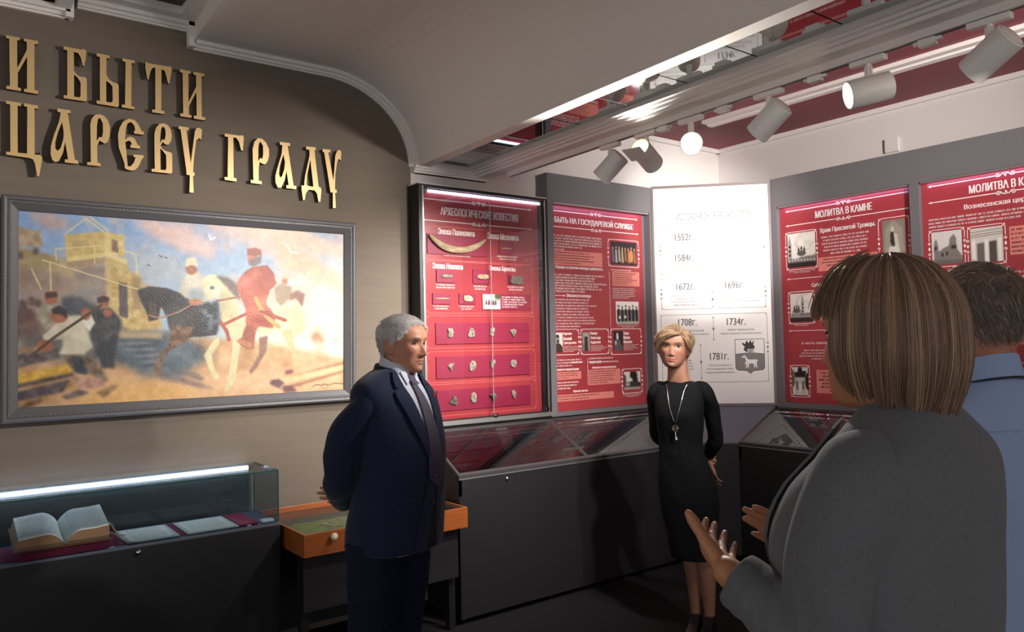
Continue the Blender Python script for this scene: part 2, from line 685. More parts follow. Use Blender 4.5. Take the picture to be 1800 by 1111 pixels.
def mould(mb, pts, d=0.05, h=0.045):
    """two-step moulding along pts (x,z) on the painting wall; the ceiling side is to the upper right"""
    P = np.array(pts)
    T = np.gradient(P, axis=0)
    T /= np.linalg.norm(T, axis=1)[:, None]
    N = np.stack([T[:, 1], -T[:, 0]], 1)
    for dd, h0, h1 in ((d, -0.006, h * 0.45), (d * 0.6, h * 0.45, h * 0.8), (d * 0.3, h * 0.8, h)):
        ring = []
        for p, n in zip(P, N):
            a, b = p + n * h0, p + n * h1
            ring.append([(a[0], YW - dd, a[1]), (a[0], YW, a[1]), (b[0], YW, b[1]), (b[0], YW - dd, b[1])])
        mb.rings(ring)


mould(tr, cr(prof_open, 2))
mould(tr, [(0.60, 3.345), (0.8, 3.345), (1.145, 3.345)])
mould(tr, [(-3.2, 3.28), (-1, 3.28), (0.565, 3.28)])
tr.box(1.115, 1.15, YW - 0.05, YW, 3.215, 3.345)
tr.box(0.545, 0.58, YW - 0.05, YW, 3.235, 3.345)
struct('trim_2', tr, M_trim)

# beam with its mirror strip
beam = MB()
bprof = [(2.58, 2.742), (2.58, 2.782), (2.875, 2.782), (2.875, 2.752), (2.895, 2.752), (2.900, 2.742), (2.92, 2.742), (2.925, 2.730),
         (2.945, 2.730), (2.95, 2.716), (3.045, 2.716), (3.045, 3.30), (2.58, 3.30)]
beam.rings([[(sx(x, y), y, z) for x, z in bprof] for y in (YW - 0.03, 2, 0, -2, -4.2)])
end = [(2.49, 2.70), (3.05, 2.70), (3.05, 3.2), (2.49, 3.2)]
beam.prism(end, YW - 0.03, YW, 'y')
for k, (d, z0, z1) in enumerate(((0.060, 2.728, 2.752), (0.048, 2.714, 2.728), (0.036, 2.70, 2.714))):
    beam.box(2.475, 3.045, YW - d, YW, z0, z1)
struct('trim_3', beam, M_trim)
mir = MB()
n = 0
y = YW - 0.065
tile = 0.385
while y > -4.1:
    y2 = y - tile
    a = [(sx(2.582, y), y - 0.004), (sx(2.873, y), y - 0.004), (sx(2.873, y2), y2 + 0.004), (sx(2.582, y2), y2 + 0.004)]
    mir.prism(a, 2.774, 2.781, 'z')
    y = y2
struct('trim_4', mir, M_mirror)
seam = MB()
seam.rings([[(sx(2.60, y), y, 2.779), (sx(2.874, y), y, 2.779), (sx(2.874, y), y, 2.7815), (sx(2.60, y), y, 2.7815)] for y in (YW - 0.062, 0, -4.1)])
struct('trim_5', seam, mat('black seam', '101010', 0.6))

mc = MB().box(3.0, 5.8, -4.2, YW, 3.26, 3.45)
struct('ceiling', mc, M_maroon)
rail = MB()
for x0, x1, z in ((4.70, 4.755, 3.235), (4.765, 4.82, 3.225)):
    rail.box(x0, x1, -4.2, 3.76, z, 3.26)
struct('trim_6', rail, M_trim)
wt = MB()
wt.box(XR - 0.03, XR, -4.2, YW, 3.225, 3.262)
wt.box(3.1, XR, YW - 0.03, YW, 3.225, 3.262)
struct('trim_7', wt, M_trim)

# ------------------------------------------------------------------ track lighting
trk = MB()


def tx(y):
    return 2.866 + SK * y


trk.rings([[(tx(y) - 0.018, y, 2.684), (tx(y) + 0.018, y, 2.684), (tx(y) + 0.018, y, 2.716), (tx(y) - 0.018, y, 2.716)] for y in (3.99, 1.5, -1.6)])
trk.rings([[(tx(y) - 0.005, y, 2.681), (tx(y) + 0.005, y, 2.681), (tx(y) + 0.005, y, 2.686), (tx(y) - 0.005, y, 2.686)] for y in (3.98, 1.5, -1.6)], mi=1)
o = obj('lighting_track', trk, [M_trim, mat('track slot', '55504e', 0.5)])
tag(o, 'white lighting track screwed under the beam and carrying the spotlights', 'lighting track')
for yy in (2.62, 2.24, 1.76, 1.30):
    j = MB().box(-0.016, 0.016, -0.03, 0.03, -0.026, 0.0)
    j.box(-0.01, 0.01, -0.045, 0.045, -0.018, -0.004)
M_lens = mat('lamp lens lit', 'fff4e0', 0.3, emit=('fff2dc', 14.0))
M_lensdim = mat('lamp reflector lit', 'fff4d0', 0.3, emit=('fff0c4', 2.2))
M_perf = mat('perforated cap', '8d8985', 0.6)

spot_labels = [
    'white track spotlight farthest along the track, aimed down to the left',
    'white track spotlight with its pale open mouth turned to the left, beside the glaring one',
    'white track spotlight glaring straight into the room, overexposed',
    'white track spotlight tilted down, round back cap facing the room, beside the glaring one',
    'white track spotlight lying level with its bright mouth at the left end',
    'nearest large white track spotlight, seen from its perforated back cap in the top right corner',
    'white track spotlight out of view, lighting the white chronology board',
    'white track spotlight out of view, lighting the painting',
    'white track spotlight out of view, lighting the upper white walls']


def spotlight(i, y, d, watts, cone, blend):
    x = tx(y)
    t = thing('track_spotlight', spot_labels[i], 'spotlight', (x, y, 2.6805), 0, 'spotlights on the white track')
    d = Vector(d).normalized()
    obj('adapter', MB().box(-0.017, 0.017, -0.07, 0.07, -0.022, 0.0), M_spot, t, bevel=0.003)
    s = MB()
    s.tube([(0, 0, -0.02), (0, 0, -0.062)], 0.010, 10)
    s.box(-0.006, 0.006, -0.014, 0.014, -0.075, -0.03)
    obj('stem', s, M_spot, t)
    piv = Vector((0, 0, -0.075)) + Vector((0, 0, -0.050))
    q = d.to_track_quat('-Z', 'Y').to_matrix().to_4x4()
    Mx = Matrix.Translation(piv) @ q
    r, L = 0.054, 0.165
    b = MB()
    b.lathe([(0.0, L * 0.5), (r - 0.006, L * 0.5), (r, L * 0.5 - 0.004), (r, -L * 0.5), (r - 0.004, -L * 0.5), (r - 0.006, -L * 0.5 + 0.03)], Mx, 36, cap=False)
    ho = obj('lamp_housing', b, M_spot, t, smooth=True)
    mo = ho.modifiers.new('edge', 'EDGE_SPLIT')
    mo.split_angle = R_(35)
    v = MB()
    for k in range(26):
        a = 2 * math.pi * k / 26
        v.ball((0.046 * math.cos(a), 0.046 * math.sin(a), L * 0.5), (0.0028, 0.0028, 0.0012), 6, M=Mx)
    obj('vent_holes', v, M_perf, t)
    ln = MB()
    ln.lathe([(0.0, -L * 0.5 + 0.012), (r - 0.008, -L * 0.5 + 0.012), (r - 0.008, -L * 0.5 + 0.016), (0, -L * 0.5 + 0.016)], Mx, 28)
    obj('lens', ln, M_lensdim if i == 1 else M_lens, t)
    if i == 1:
        fl = MB()
        fl.box(-0.05, 0.05, -0.056, -0.052, -L * 0.5 - 0.075, -L * 0.5 + 0.03, M=Mx)
        obj('barn_door', fl, M_spot, t)
    ld = bpy.data.lights.new('spot_beam', 'SPOT')
    ld.energy = watts
    ld.color = WARM
    ld.spot_size = R_(cone)
    ld.spot_blend = blend
    ld.shadow_soft_size = 0.04
    lo = bpy.data.objects.new('spot_beam', ld)
    COL.objects.link(lo)
    lo.parent = t
    lo.matrix_local = Matrix.Translation(piv + d * (L * 0.5 - 0.005)) @ q
    return t


for i, a in enumerate(TRACK_SPOTS):
    spotlight(i, *a)
for k, yy in enumerate((2.62, 2.24, 1.76, 1.30)):
    j = MB().box(-0.016, 0.016, -0.03, 0.03, -0.026, 0.0)
    j.box(-0.009, 0.009, -0.05, 0.05, -0.016, -0.002)
    o = obj('track_connector', j, M_spot, bevel=0.002, loc=(tx(yy), yy, 2.6805))
    tag(o, ['small white connector on the track next to the glaring spotlight, on its far side', 'small white connector on the track between the glaring spotlight and the next nearer one',
            'small white connector on the track between the tilted and the level spotlight', 'small white connector on the track between the level and the nearest spotlight'][k], 'track connector', 'connectors on the track')
jb = MB().box(XR - 0.022, XR, 2.70, 2.80, 2.92, 3.02)
o = obj('junction_box', jb, M_white, bevel=0.003)
tag(o, 'small square white junction box on the white wall above the right panels', 'junction box')

# ------------------------------------------------------------------ gold letters on the painting wall (outlines in millimetres: x along the wall, z up)
LETTERS = [
('И',[[(302,3091),(357,3090),(357,3077),(346,3076),(347,2944),(385,3037),(385,3076),(373,3077),(373,3090),(431,3090),(431,3075),(416,3073),(416,2852),(431,2850),(431,2835),(374,2836),(374,2850),(386,2851),(386,3005),(349,2920),(349,2852),(362,2850),(362,2837),(304,2837),(304,2851),(318,2853),(315,3074),(302,3077)]]),
('Б',[[(537,3088),(613,3088),(621,3093),(631,3092),(635,3085),(631,3041),(624,3006),(618,3010),(611,3047),(599,3067),(580,3070),(581,2976),(592,2961),(607,2952),(629,2954),(636,2948),(637,2844),(632,2834),(537,2834),(537,2849),(552,2850),(552,3072),(537,3072)],[(581,2958),(596,2945),(609,2924),(609,2858),(604,2849),(581,2849)]]),
('Ы',[[(680,3085),(738,3084),(738,3069),(724,3069),(723,2985),(734,2964),(754,2952),(771,2951),(778,2943),(779,2839),(773,2830),(679,2832),(679,2848),(694,2848),(694,3068),(680,3069)],[(722,2954),(739,2943),(750,2929),(751,2858),(745,2848),(722,2848)],[(796,3083),(853,3083),(853,3068),(838,3067),(836,2845),(850,2845),(850,2831),(792,2832),(792,2846),(807,2848),(810,3067),(796,3067)]]),
('Т',[[(903,3084),(909,3087),(919,3082),(1014,3085),(1025,3088),(1031,3079),(1026,3039),(1018,2995),(1011,2996),(1003,3034),(995,3059),(980,3063),(978,2847),(993,2846),(993,2830),(934,2830),(934,2845),(949,2846),(950,3066),(938,3063),(927,3042),(918,2997),(912,2998),(903,3052)]]),
('И',[[(1070,3082),(1124,3082),(1124,3067),(1113,3067),(1113,2915),(1152,3003),(1152,3066),(1139,3066),(1139,3082),(1195,3082),(1195,3067),(1180,3065),(1180,2846),(1197,2847),(1197,2830),(1139,2830),(1140,2847),(1154,2847),(1153,2974),(1114,2891),(1114,2847),(1127,2846),(1127,2832),(1071,2832),(1071,2847),(1086,2849),(1084,3066),(1070,3066)]]),
('Ц',[[(303,2781),(362,2780),(362,2765),(348,2765),(349,2543),(386,2544),(387,2765),(374,2767),(374,2781),(431,2779),(431,2764),(416,2764),(417,2543),(437,2544),(446,2537),(447,2522),(441,2480),(435,2441),(427,2441),(418,2500),(410,2519),(395,2524),(304,2528),(304,2542),(320,2543),(319,2767),(303,2766)]]),
('А',[[(510,2780),(566,2779),(566,2764),(554,2764),(584,2540),(598,2537),(598,2521),(541,2521),(542,2536),(555,2538),(543,2621),(534,2568),(517,2525),(502,2517),(489,2526),(482,2553),(483,2592),(496,2647),(517,2716),(524,2761),(510,2764)],[(530,2716),(537,2669),(536,2638),(524,2590),(512,2573),(502,2583),(501,2613),(514,2669)]]),
('Р',[[(651,2725),(658,2754),(672,2774),(690,2781),(711,2776),(729,2757),(739,2723),(737,2679),(727,2645),(714,2636),(701,2644),(692,2649),(681,2623),(682,2537),(696,2537),(696,2521),(637,2521),(637,2535),(653,2536)],[(679,2646),(691,2668),(702,2665),(707,2694),(706,2738),(693,2763),(685,2754),(680,2722)]]),
('Е',[[(774,2690),(782,2728),(799,2762),(824,2779),(849,2778),(867,2761),(883,2726),(895,2721),(894,2707),(848,2707),(849,2721),(854,2723),(849,2748),(835,2763),(819,2756),(810,2726),(807,2669),(820,2685),(838,2689),(852,2680),(865,2650),(876,2648),(875,2633),(831,2632),(831,2647),(837,2648),(834,2661),(824,2668),(808,2658),(818,2538),(830,2536),(846,2557),(855,2586),(845,2586),(845,2600),(893,2601),(892,2588),(886,2585),(869,2542),(853,2521),(837,2516),(814,2519),(804,2527),(804,2546),(792,2583),(778,2624)]]),
('В',[[(944,2719),(952,2752),(969,2775),(989,2782),(1010,2775),(1025,2751),(1029,2719),(1023,2690),(1011,2672),(996,2672),(984,2683),(973,2661),(987,2643),(1007,2636),(1024,2634),(1030,2626),(1030,2534),(1025,2523),(930,2522),(930,2537),(945,2538)],[(971,2675),(982,2697),(993,2694),(998,2719),(997,2751),(987,2765),(978,2754),(974,2727)],[(972,2649),(987,2633),(1000,2616),(1001,2548),(996,2538),(973,2538)]]),
('У',[[(1062,2779),(1113,2778),(1113,2763),(1102,2763),(1122,2590),(1144,2761),(1152,2779),(1166,2785),(1180,2778),(1179,2753),(1176,2721),(1167,2730),(1151,2716),(1139,2624),(1133,2542),(1142,2541),(1140,2524),(1133,2523),(1136,2434),(1114,2433),(1117,2524),(1100,2527),(1099,2554),(1072,2762),(1062,2764)]]),
('Г',[[(1299,2774),(1381,2774),(1397,2779),(1403,2767),(1396,2693),(1387,2693),(1376,2740),(1361,2759),(1345,2759),(1345,2538),(1360,2536),(1360,2518),(1297,2521),(1297,2537),(1313,2537),(1317,2757),(1299,2759)]]),
('Р',[[(1450,2710),(1460,2750),(1480,2775),(1503,2775),(1526,2757),(1542,2722),(1543,2685),(1534,2652),(1520,2632),(1502,2635),(1490,2642),(1483,2613),(1482,2536),(1499,2535),(1499,2518),(1438,2519),(1438,2536),(1453,2536)],[(1481,2645),(1492,2665),(1504,2662),(1509,2690),(1508,2736),(1494,2758),(1485,2742),(1482,2709)]]),
('А',[[(1605,2772),(1666,2772),(1664,2754),(1651,2755),(1683,2530),(1699,2530),(1697,2511),(1640,2511),(1641,2529),(1654,2529),(1642,2611),(1630,2551),(1608,2509),(1591,2510),(1578,2536),(1577,2573),(1588,2616),(1615,2704),(1619,2754),(1605,2755)],[(1625,2703),(1634,2659),(1629,2617),(1616,2578),(1606,2567),(1598,2585),(1602,2628)]]),
('Д',[[(1760,2767),(1819,2769),(1819,2751),(1811,2751),(1834,2540),(1849,2534),(1851,2518),(1843,2452),(1832,2451),(1823,2500),(1808,2516),(1773,2516),(1755,2494),(1748,2454),(1738,2453),(1730,2515),(1730,2536),(1746,2538),(1752,2593),(1781,2716),(1780,2750),(1760,2749)],[(1785,2690),(1802,2537),(1773,2536),(1761,2542),(1765,2604)]]),
('У',[[(1861,2765),(1910,2768),(1909,2750),(1897,2750),(1927,2584),(1941,2737),(1952,2765),(1965,2775),(1980,2766),(1976,2711),(1964,2720),(1953,2704),(1939,2624),(1936,2534),(1947,2532),(1946,2515),(1936,2514),(1940,2425),(1921,2423),(1922,2514),(1907,2515),(1902,2552),(1871,2747),(1861,2748)]])]
LET_LABEL = [
    'gold letter И alone at the top left of the wall', 'gold letter Б starting the word БЫТИ', 'gold letter Ы of two pieces after Б in the top row',
    'gold letter Т in the top row before the last И', 'gold letter И ending the top row',
    'gold letter Ц with a long tail, below the first И', 'gold letter А right after Ц in the lower row', 'gold letter Р between А and Е in ЦАРЕВУ',
    'gold round letter Е in the middle of ЦАРЕВУ', 'gold letter В between Е and У', 'gold letter У ending ЦАРЕВУ, above the middle of the painting',
    'gold letter Г starting the word ГРАДУ', 'gold letter Р second in ГРАДУ', 'gold letter А in the middle of ГРАДУ',
    'gold letter Д on two feet before the last У', 'gold letter У ending ГРАДУ at the far right']
for (ch, polys), lab in zip(LETTERS, LET_LABEL):
    cu = bpy.data.curves.new('letter', 'CURVE')
    cu.dimensions = '2D'
    cu.fill_mode = 'BOTH'
    cu.extrude = 0.011
    cx = min(p[0] for q in polys for p in q) / 1000
    cz = min(p[1] for q in polys for p in q) / 1000
    for q in polys:
        sp = cu.splines.new('POLY')
        sp.points.add(len(q) - 1)
        for pt, (a, b) in zip(sp.points, q):
            pt.co = (a / 1000 - cx, b / 1000 - cz, 0, 1)
        sp.use_cyclic_u = True
    tmp = bpy.data.objects.new('tmp', cu)
    COL.objects.link(tmp)
    bpy.context.view_layer.update()
    me = bpy.data.meshes.new_from_object(tmp.evaluated_get(bpy.context.evaluated_depsgraph_get()))
    bpy.data.objects.remove(tmp)
    me.materials.clear()
    me.materials.append(M_gold)
    me.materials.append(M_mdf)
    for p in me.polygons:
        p.material_index = 0 if abs(p.normal.z) > 0.7 else 1
    o = obj('gold_letter', me, [M_gold])
    o.rotation_euler = (R_(90), 0, 0)
    o.location = (cx, YW - 0.026, cz)
    tag(o, lab, 'letter', 'gold letters on the wall')
    # two short stand-off pegs behind each letter
    pg = MB()
    for q in polys[:1]:
        p = q[len(q) // 2]
        pg.tube([(p[0] / 1000 - cx, p[1] / 1000 - cz + 0.012, 0.0), (p[0] / 1000 - cx, p[1] / 1000 - cz + 0.012, -0.027)], 0.004, 6)
    po = obj('peg', pg, M_mdf, o)

# ------------------------------------------------------------------ the framed painting, hung leaning slightly forward at the top
PX0, PX1, PZ0, PZ1 = 0.283, 2.045, 1.285, 2.335
pt_ = thing('framed_painting', 'large oil painting of riders and workers before a timber fort in a grey beaded frame', 'painting', (PX0, YW, PZ0))
lean = math.atan2(0.035, PZ1 - PZ0)


def P3(x, d, z):
    """x along the frame, d out from the wall, z up, tilted"""
    return (x, -(d + 0.010 + z * math.tan(lean)), z)


FW, FH = PX1 - PX0, PZ1 - PZ0
fr = MB()
fprof = [(0.0, 0.0), (0.0, 0.042), (0.010, 0.050), (0.020, 0.048), (0.024, 0.040), (0.034, 0.040), (0.038, 0.036), (0.064, 0.020), (0.068, 0.014), (0.068, 0.0)]
ringsF = []
for w, d in fprof:
    ringsF.append([P3(w, d, w), P3(FW - w, d, w), P3(FW - w, d, FH - w), P3(w, d, FH - w)])
k = len(ringsF)
vv = [p for r in ringsF for p in r]
ff = [(i * 4 + j, i * 4 + (j + 1) % 4, (i + 1) * 4 + (j + 1) % 4, (i + 1) * 4 + j) for i in range(k - 1) for j in range(4)]
fr.add(vv, ff)
obj('frame', fr, M_frame, pt_)
bd = MB()
for a, b in (((0.029, 0.029), (FW - 0.029, 0.029)), ((FW - 0.029, 0.029), (FW - 0.029, FH - 0.029)), ((FW - 0.029, FH - 0.029), (0.029, FH - 0.029)), ((0.029, FH - 0.029), (0.029, 0.029))):
    L = math.hypot(b[0] - a[0], b[1] - a[1])
    nb = int(L / 0.016)
    for i in range(nb):
        t = (i + 0.5) / nb
        x, z = a[0] + (b[0] - a[0]) * t, a[1] + (b[1] - a[1]) * t
        u = ((b[0] - a[0]) / L, (b[1] - a[1]) / L)
        c = P3(x, 0.041, z)
        bd.ball(c, (0.0055 if u[0] else 0.003, 0.004, 0.0055 if u[1] else 0.003), 6)
tag(obj('bead_moulding', bd, mat('beads', '77757a', 0.35), pt_), kind='stuff')
bk = MB().add([P3(0.02, 0.002, 0.02), P3(FW - 0.02, 0.002, 0.02), P3(FW - 0.02, 0.002, FH - 0.02), P3(0.02, 0.002, FH - 0.02)], [(0, 1, 2, 3)])
obj('backing', bk, M_black, pt_)

# the picture itself, painted by code in its own unit square
src = np.array([(30, 95), (1545, 208), (1548, 938), (25, 1022)], float)
dst = np.array([(0, 0), (1, 0), (1, 1), (0, 1)], float)
A = []
for (x, y), (u, v) in zip(src, dst):
    A.append([x, y, 1, 0, 0, 0, -u * x, -u * y, -u])
    A.append([0, 0, 0, x, y, 1, -v * x, -v * y, -v])
Hm = np.linalg.svd(np.array(A))[2][-1].reshape(3, 3)


def h(*pts):
    out = []
    for x, y in pts:
        q = Hm @ np.array((x, y, 1.0))
        out.append((q[0] / q[2], q[1] / q[2]))
    return out


art = Art(620, 352)
n1, n2, n3 = art.noise(5, 4, 5), art.noise(14, 9, 4), art.noise(60, 34, 2)
wp = (n2 * 0.012, n1 * 0.02)
X, Y = art.X, art.Y
sky = np.array((0.50, 0.62, 0.78))[None, None] * (1 - Y[..., None]) + np.array((0.66, 0.71, 0.74))[None, None] * Y[..., None]
glow = np.exp(-(((X - 0.97) / 0.30) ** 2 + ((Y - 0.52) / 0.30) ** 2))
art.a = sky * (1 - glow[..., None]) + np.array((0.97, 0.90, 0.72)) * glow[..., None]
# clouds: long bands falling to the right
band = n1 * 1.0 + 0.35 * np.sin((Y * 1.5 - X * 0.9) * 12 + n1 * 6) + n2 * 0.5
cm = np.clip(band * 1.6 + 0.25, 0, 1) * np.clip(1.25 - Y * 1.4, 0, 1)
warm = np.clip(X * 1.3, 0, 1)[..., None]
art.a = art.a * (1 - 0.85 * cm[..., None]) + (np.array((0.70, 0.66, 0.68)) * (1 - warm) + np.array((0.86, 0.70, 0.62)) * warm) * 0.85 * cm[..., None]
P = art.poly
P(h((70, 100), (200, 110), (275, 150), (280, 185), (200, 190), (110, 140)), (0.72, 0.60, 0.56), 6, 0.8, wp)
P(h((640, 140), (820, 190), (950, 270), (940, 330), (800, 300), (690, 240), (560, 160)), (0.84, 0.70, 0.66), 7, 0.85, wp)
P(h((1000, 160), (1300, 185), (1545, 260), (1545, 340), (1380, 290), (1150, 230)), (0.88, 0.72, 0.62), 7, 0.8, wp)
P(h((1220, 250), (1380, 300), (1545, 420), (1545, 480), (1400, 420), (1250, 380)), (0.90, 0.68, 0.56), 8, 0.8, wp)
P(h((700, 260), (830, 330), (960, 360), (1080, 420), (1060, 520), (700, 460), (560, 380), (560, 300)), (0.60, 0.68, 0.74), 12, 0.6, wp)
# far bank and ground
P(h((1150, 600), (1545, 600), (1545, 800), (1150, 800)), (0.93, 0.86, 0.72), 10, 0.7)
tg = n2[..., None][..., 0] * 0.16
P(h((25, 600), (600, 640), (760, 690), (1120, 700), (1360, 740), (1548, 770), (1548, 940), (25, 1022)), (0.76, 0.60, 0.44), 5, 1, wp, tg)
P(h((25, 620), (520, 650), (800, 690), (960, 780), (760, 860), (520, 800), (25, 800)), (0.36, 0.38, 0.40), 9, 0.8, wp, n2 * 0.25)
P(h((500, 650), (770, 670), (900, 760), (800, 870), (600, 860), (450, 760)), (0.30, 0.36, 0.40), 7, 0.85, wp, n2 * 0.2)
P(h((480, 655), (700, 665), (700, 695), (480, 690)), (0.70, 0.60, 0.46), 3, 0.9)
for i in range(9):
    y0 = 700 + i * 14
    P(h((480 + i * 17, y0), (640 + i * 9, y0 - 6), (650 + i * 9, y0 + 5), (490 + i * 17, y0 + 9)), (0.52, 0.50, 0.50) if i % 2 else (0.24, 0.28, 0.33), 2, 0.7)
P(h((640, 830), (760, 860), (960, 930), (860, 920), (700, 880)), (0.42, 0.38, 0.40), 3, 0.8)
P(h((700, 820), (860, 850), (900, 880), (880, 890), (760, 850)), (0.40, 0.36, 0.38), 2, 0.7)
P(h((450, 900), (700, 890), (900, 930), (700, 985), (300, 1005), (300, 960)), (0.84, 0.66, 0.40), 9, 0.75, wp)
P(h((900, 900), (1200, 830), (1500, 800), (1545, 930), (1000, 965)), (0.86, 0.68, 0.54), 8, 0.7, wp)
# fort
F1, F2, F3 = (0.76, 0.66, 0.42), (0.64, 0.55, 0.42), (0.56, 0.50, 0.46)
P(h((30, 175), (145, 200), (150, 275), (35, 262)), F2, 2, 0.95, None, n3 * 0.1)
P(h((30, 265), (160, 300), (600, 420), (560, 470), (330, 500), (35, 470)), (0.68, 0.60, 0.44), 3, 0.95, None, n2 * 0.15)
P(h((35, 350), (250, 400), (380, 440), (420, 620), (35, 640)), (0.58, 0.50, 0.46), 4, 0.9, None, n2 * 0.12)
P(h((252, 215), (432, 200), (440, 300), (260, 330)), F1, 1, 1, None, n3 * 0.06)
P(h((430, 200), (525, 218), (530, 320), (440, 300)), (0.80, 0.71, 0.45), 1, 1, None, n3 * 0.06)
P(h((285, 240), (365, 238), (365, 275), (290, 278)), (0.68, 0.60, 0.40), 1)
P(h((468, 235), (495, 243), (500, 300), (470, 290)), (0.50, 0.40, 0.36), 1)
P(h((262, 318), (440, 295), (540, 330), (540, 352), (440, 318), (262, 342)), (0.84, 0.76, 0.52), 1)
P(h((262, 340), (440, 318), (440, 350), (265, 372)), F2, 1)
P(h((440, 318), (545, 352), (545, 390), (440, 350)), F1, 1)
P(h((290, 372), (440, 352), (450, 560), (330, 500), (300, 450)), F3, 2, 1, None, n2 * 0.1)
P(h((438, 350), (600, 395), (605, 470), (700, 640), (560, 660), (460, 600)), (0.74, 0.64, 0.42), 2, 1, None, n3 * 0.08)
P(h((500, 432), (540, 440), (545, 600), (505, 590)), (0.34, 0.30, 0.30), 1)
P(h((560, 400), (600, 410), (610, 560), (570, 560)), (0.60, 0.50, 0.36), 2)
P(h((600, 430), (680, 470), (700, 650), (620, 650)), (0.72, 0.60, 0.38), 3, 0.9)
S = art.stroke
for a, b in (((360, 125), (450, 195)), ((250, 215), (350, 140)), ((350, 140), (430, 200)), ((210, 280), (420, 265)), ((210, 280), (215, 330)), ((390, 265), (390, 345)), ((530, 290), (580, 305)), ((580, 305), (585, 390)), ((150, 330), (600, 470)), ((100, 370), (145, 465)), ((185, 340), (190, 470))):
    S(h(a, b), 0.004, (0.84, 0.78, 0.58), 0.8)
# tent and dark crowd
P(h((250, 490), (370, 455), (440, 500), (430, 560), (330, 520), (240, 570)), (0.56, 0.54, 0.52), 2)
P(h((240, 500), (320, 500), (430, 560), (420, 640), (240, 640)), (0.28, 0.30, 0.33), 3, 0.9)
for x, y, r in ((60, 540, 22), (100, 520, 18), (130, 530, 16), (45, 590, 26), (85, 585, 24), (120, 290, 14), (50, 310, 14)):
    q = h((x, y), (x + r, y), (x, y + r))
    art.ell(q[0][0], q[0][1], q[1][0] - q[0][0], (q[2][1] - q[0][1]) * 1.3, (0.34, 0.26, 0.24), 2, 0.85)
P(h((30, 560), (150, 560), (160, 690), (30, 700)), (0.40, 0.30, 0.28), 6, 0.8, wp)
# logs and planks at the lower left
for q, c in ((((25, 730), (200, 735), (210, 760), (25, 765)), (0.60, 0.48, 0.36)), (((25, 860), (270, 812), (290, 850), (25, 905)), (0.78, 0.62, 0.24)), (((25, 905), (290, 850), (300, 865), (25, 925)), (0.30, 0.26, 0.26)),
             (((25, 990), (270, 890), (295, 905), (110, 1005), (40, 1015)), (0.62, 0.48, 0.26)), (((40, 1000), (140, 965), (160, 980), (70, 1018)), (0.40, 0.30, 0.22)), (((25, 940), (280, 880), (240, 940), (25, 985)), (0.30, 0.27, 0.30)),
             (((240, 960), (330, 925), (370, 945), (260, 975)), (0.34, 0.30, 0.32)), (((400, 940), (480, 905), (500, 915), (430, 970)), (0.50, 0.40, 0.26)), (((280, 870), (420, 880), (440, 915), (330, 930)), (0.66, 0.50, 0.44)),
             (((25, 770), (220, 740), (240, 780), (25, 830)), (0.36, 0.33, 0.34))):
    P(h(*q), c, 2, 0.95, None, n3 * 0.12)
# workers
SK_, SH = (0.62, 0.38, 0.28), (0.78, 0.75, 0.66)
P(h((120, 560), (170, 530), (225, 540), (240, 590), (170, 640), (120, 600)), (0.60, 0.57, 0.50), 2, 0.95, None, n3 * 0.1)
art.ell(*h((190, 505))[0], 0.017, 0.035, SK_, 1)
P(h((162, 480), (215, 478), (220, 500), (165, 508)), (0.28, 0.20, 0.17), 1)
P(h((370, 585), (400, 555), (460, 550), (510, 600), (515, 630), (495, 700), (480, 770), (400, 780), (370, 690)), (0.25, 0.26, 0.27), 2, 1, None, n3 * 0.08)
art.ell(*h((432, 525))[0], 0.014, 0.034, SK_, 1)
P(h((402, 505), (430, 497), (458, 505), (455, 525), (405, 530)), (0.26, 0.20, 0.18), 1)
art.ell(*h((450, 575))[0], 0.012, 0.022, SK_, 1)
P(h((400, 700), (490, 690), (480, 830), (420, 830), (410, 760)), (0.22, 0.23, 0.25), 2)
P(h((200, 640), (250, 595), (330, 590), (372, 700), (380, 725), (330, 770), (235, 770), (240, 700), (170, 700)), SH, 2, 1, wp, n2 * 0.18)
P(h((150, 680), (200, 640), (220, 670), (160, 712)), SH, 1)
P(h((330, 590), (372, 580), (393, 620), (365, 660), (330, 620)), (0.85, 0.83, 0.78), 1)
art.ell(*h((228, 590))[0], 0.022, 0.034, SK_, 1)
P(h((190, 560), (225, 540), (262, 560), (262, 600), (235, 580), (200, 580)), (0.20, 0.19, 0.20), 1)
art.ell(*h((160, 725))[0], 0.020, 0.030, SK_, 1)
art.ell(*h((350, 580))[0], 0.013, 0.032, SK_, 1)
S(h((70, 795), (200, 690), (420, 540)), 0.008, (0.34, 0.26, 0.22))
P(h((240, 770), (330, 765), (400, 800), (450, 880), (440, 895), (360, 850), (300, 850)), (0.42, 0.36, 0.30), 2, 1, None, n3 * 0.1)
P(h((280, 770), (330, 780), (360, 860), (300, 850)), (0.20, 0.22, 0.25), 2)
# dark horse and its rider
DK = (0.20, 0.19, 0.20)
P(h((590, 470), (640, 450), (720, 455), (800, 490), (850, 520), (950, 530), (950, 680), (850, 690), (760, 700), (735, 640), (725, 590), (690, 540), (680, 600), (640, 610), (620, 560), (598, 520)), DK, 1, 1, wp, n2 * 0.14)
P(h((740, 630), (850, 640), (820, 700), (720, 760), (690, 850), (672, 880), (665, 830), (690, 770), (735, 720)), (0.44, 0.32, 0.24), 2, 1, None, n3 * 0.12)
P(h((640, 520), (680, 530), (672, 605), (645, 605)), (0.28, 0.22, 0.20), 1)
S(h((640, 585), (690, 600), (780, 570), (850, 530)), 0.004, (0.66, 0.48, 0.42))
P(h((800, 420), (840, 385), (880, 390), (920, 440), (905, 540), (800, 500), (780, 480)), (0.76, 0.73, 0.66), 2, 1, wp, n2 * 0.15)
P(h((820, 460), (900, 470), (890, 530), (825, 520)), (0.52, 0.58, 0.62), 4, 0.8)
art.ell(*h((836, 372))[0], 0.017, 0.034, SK_, 1)
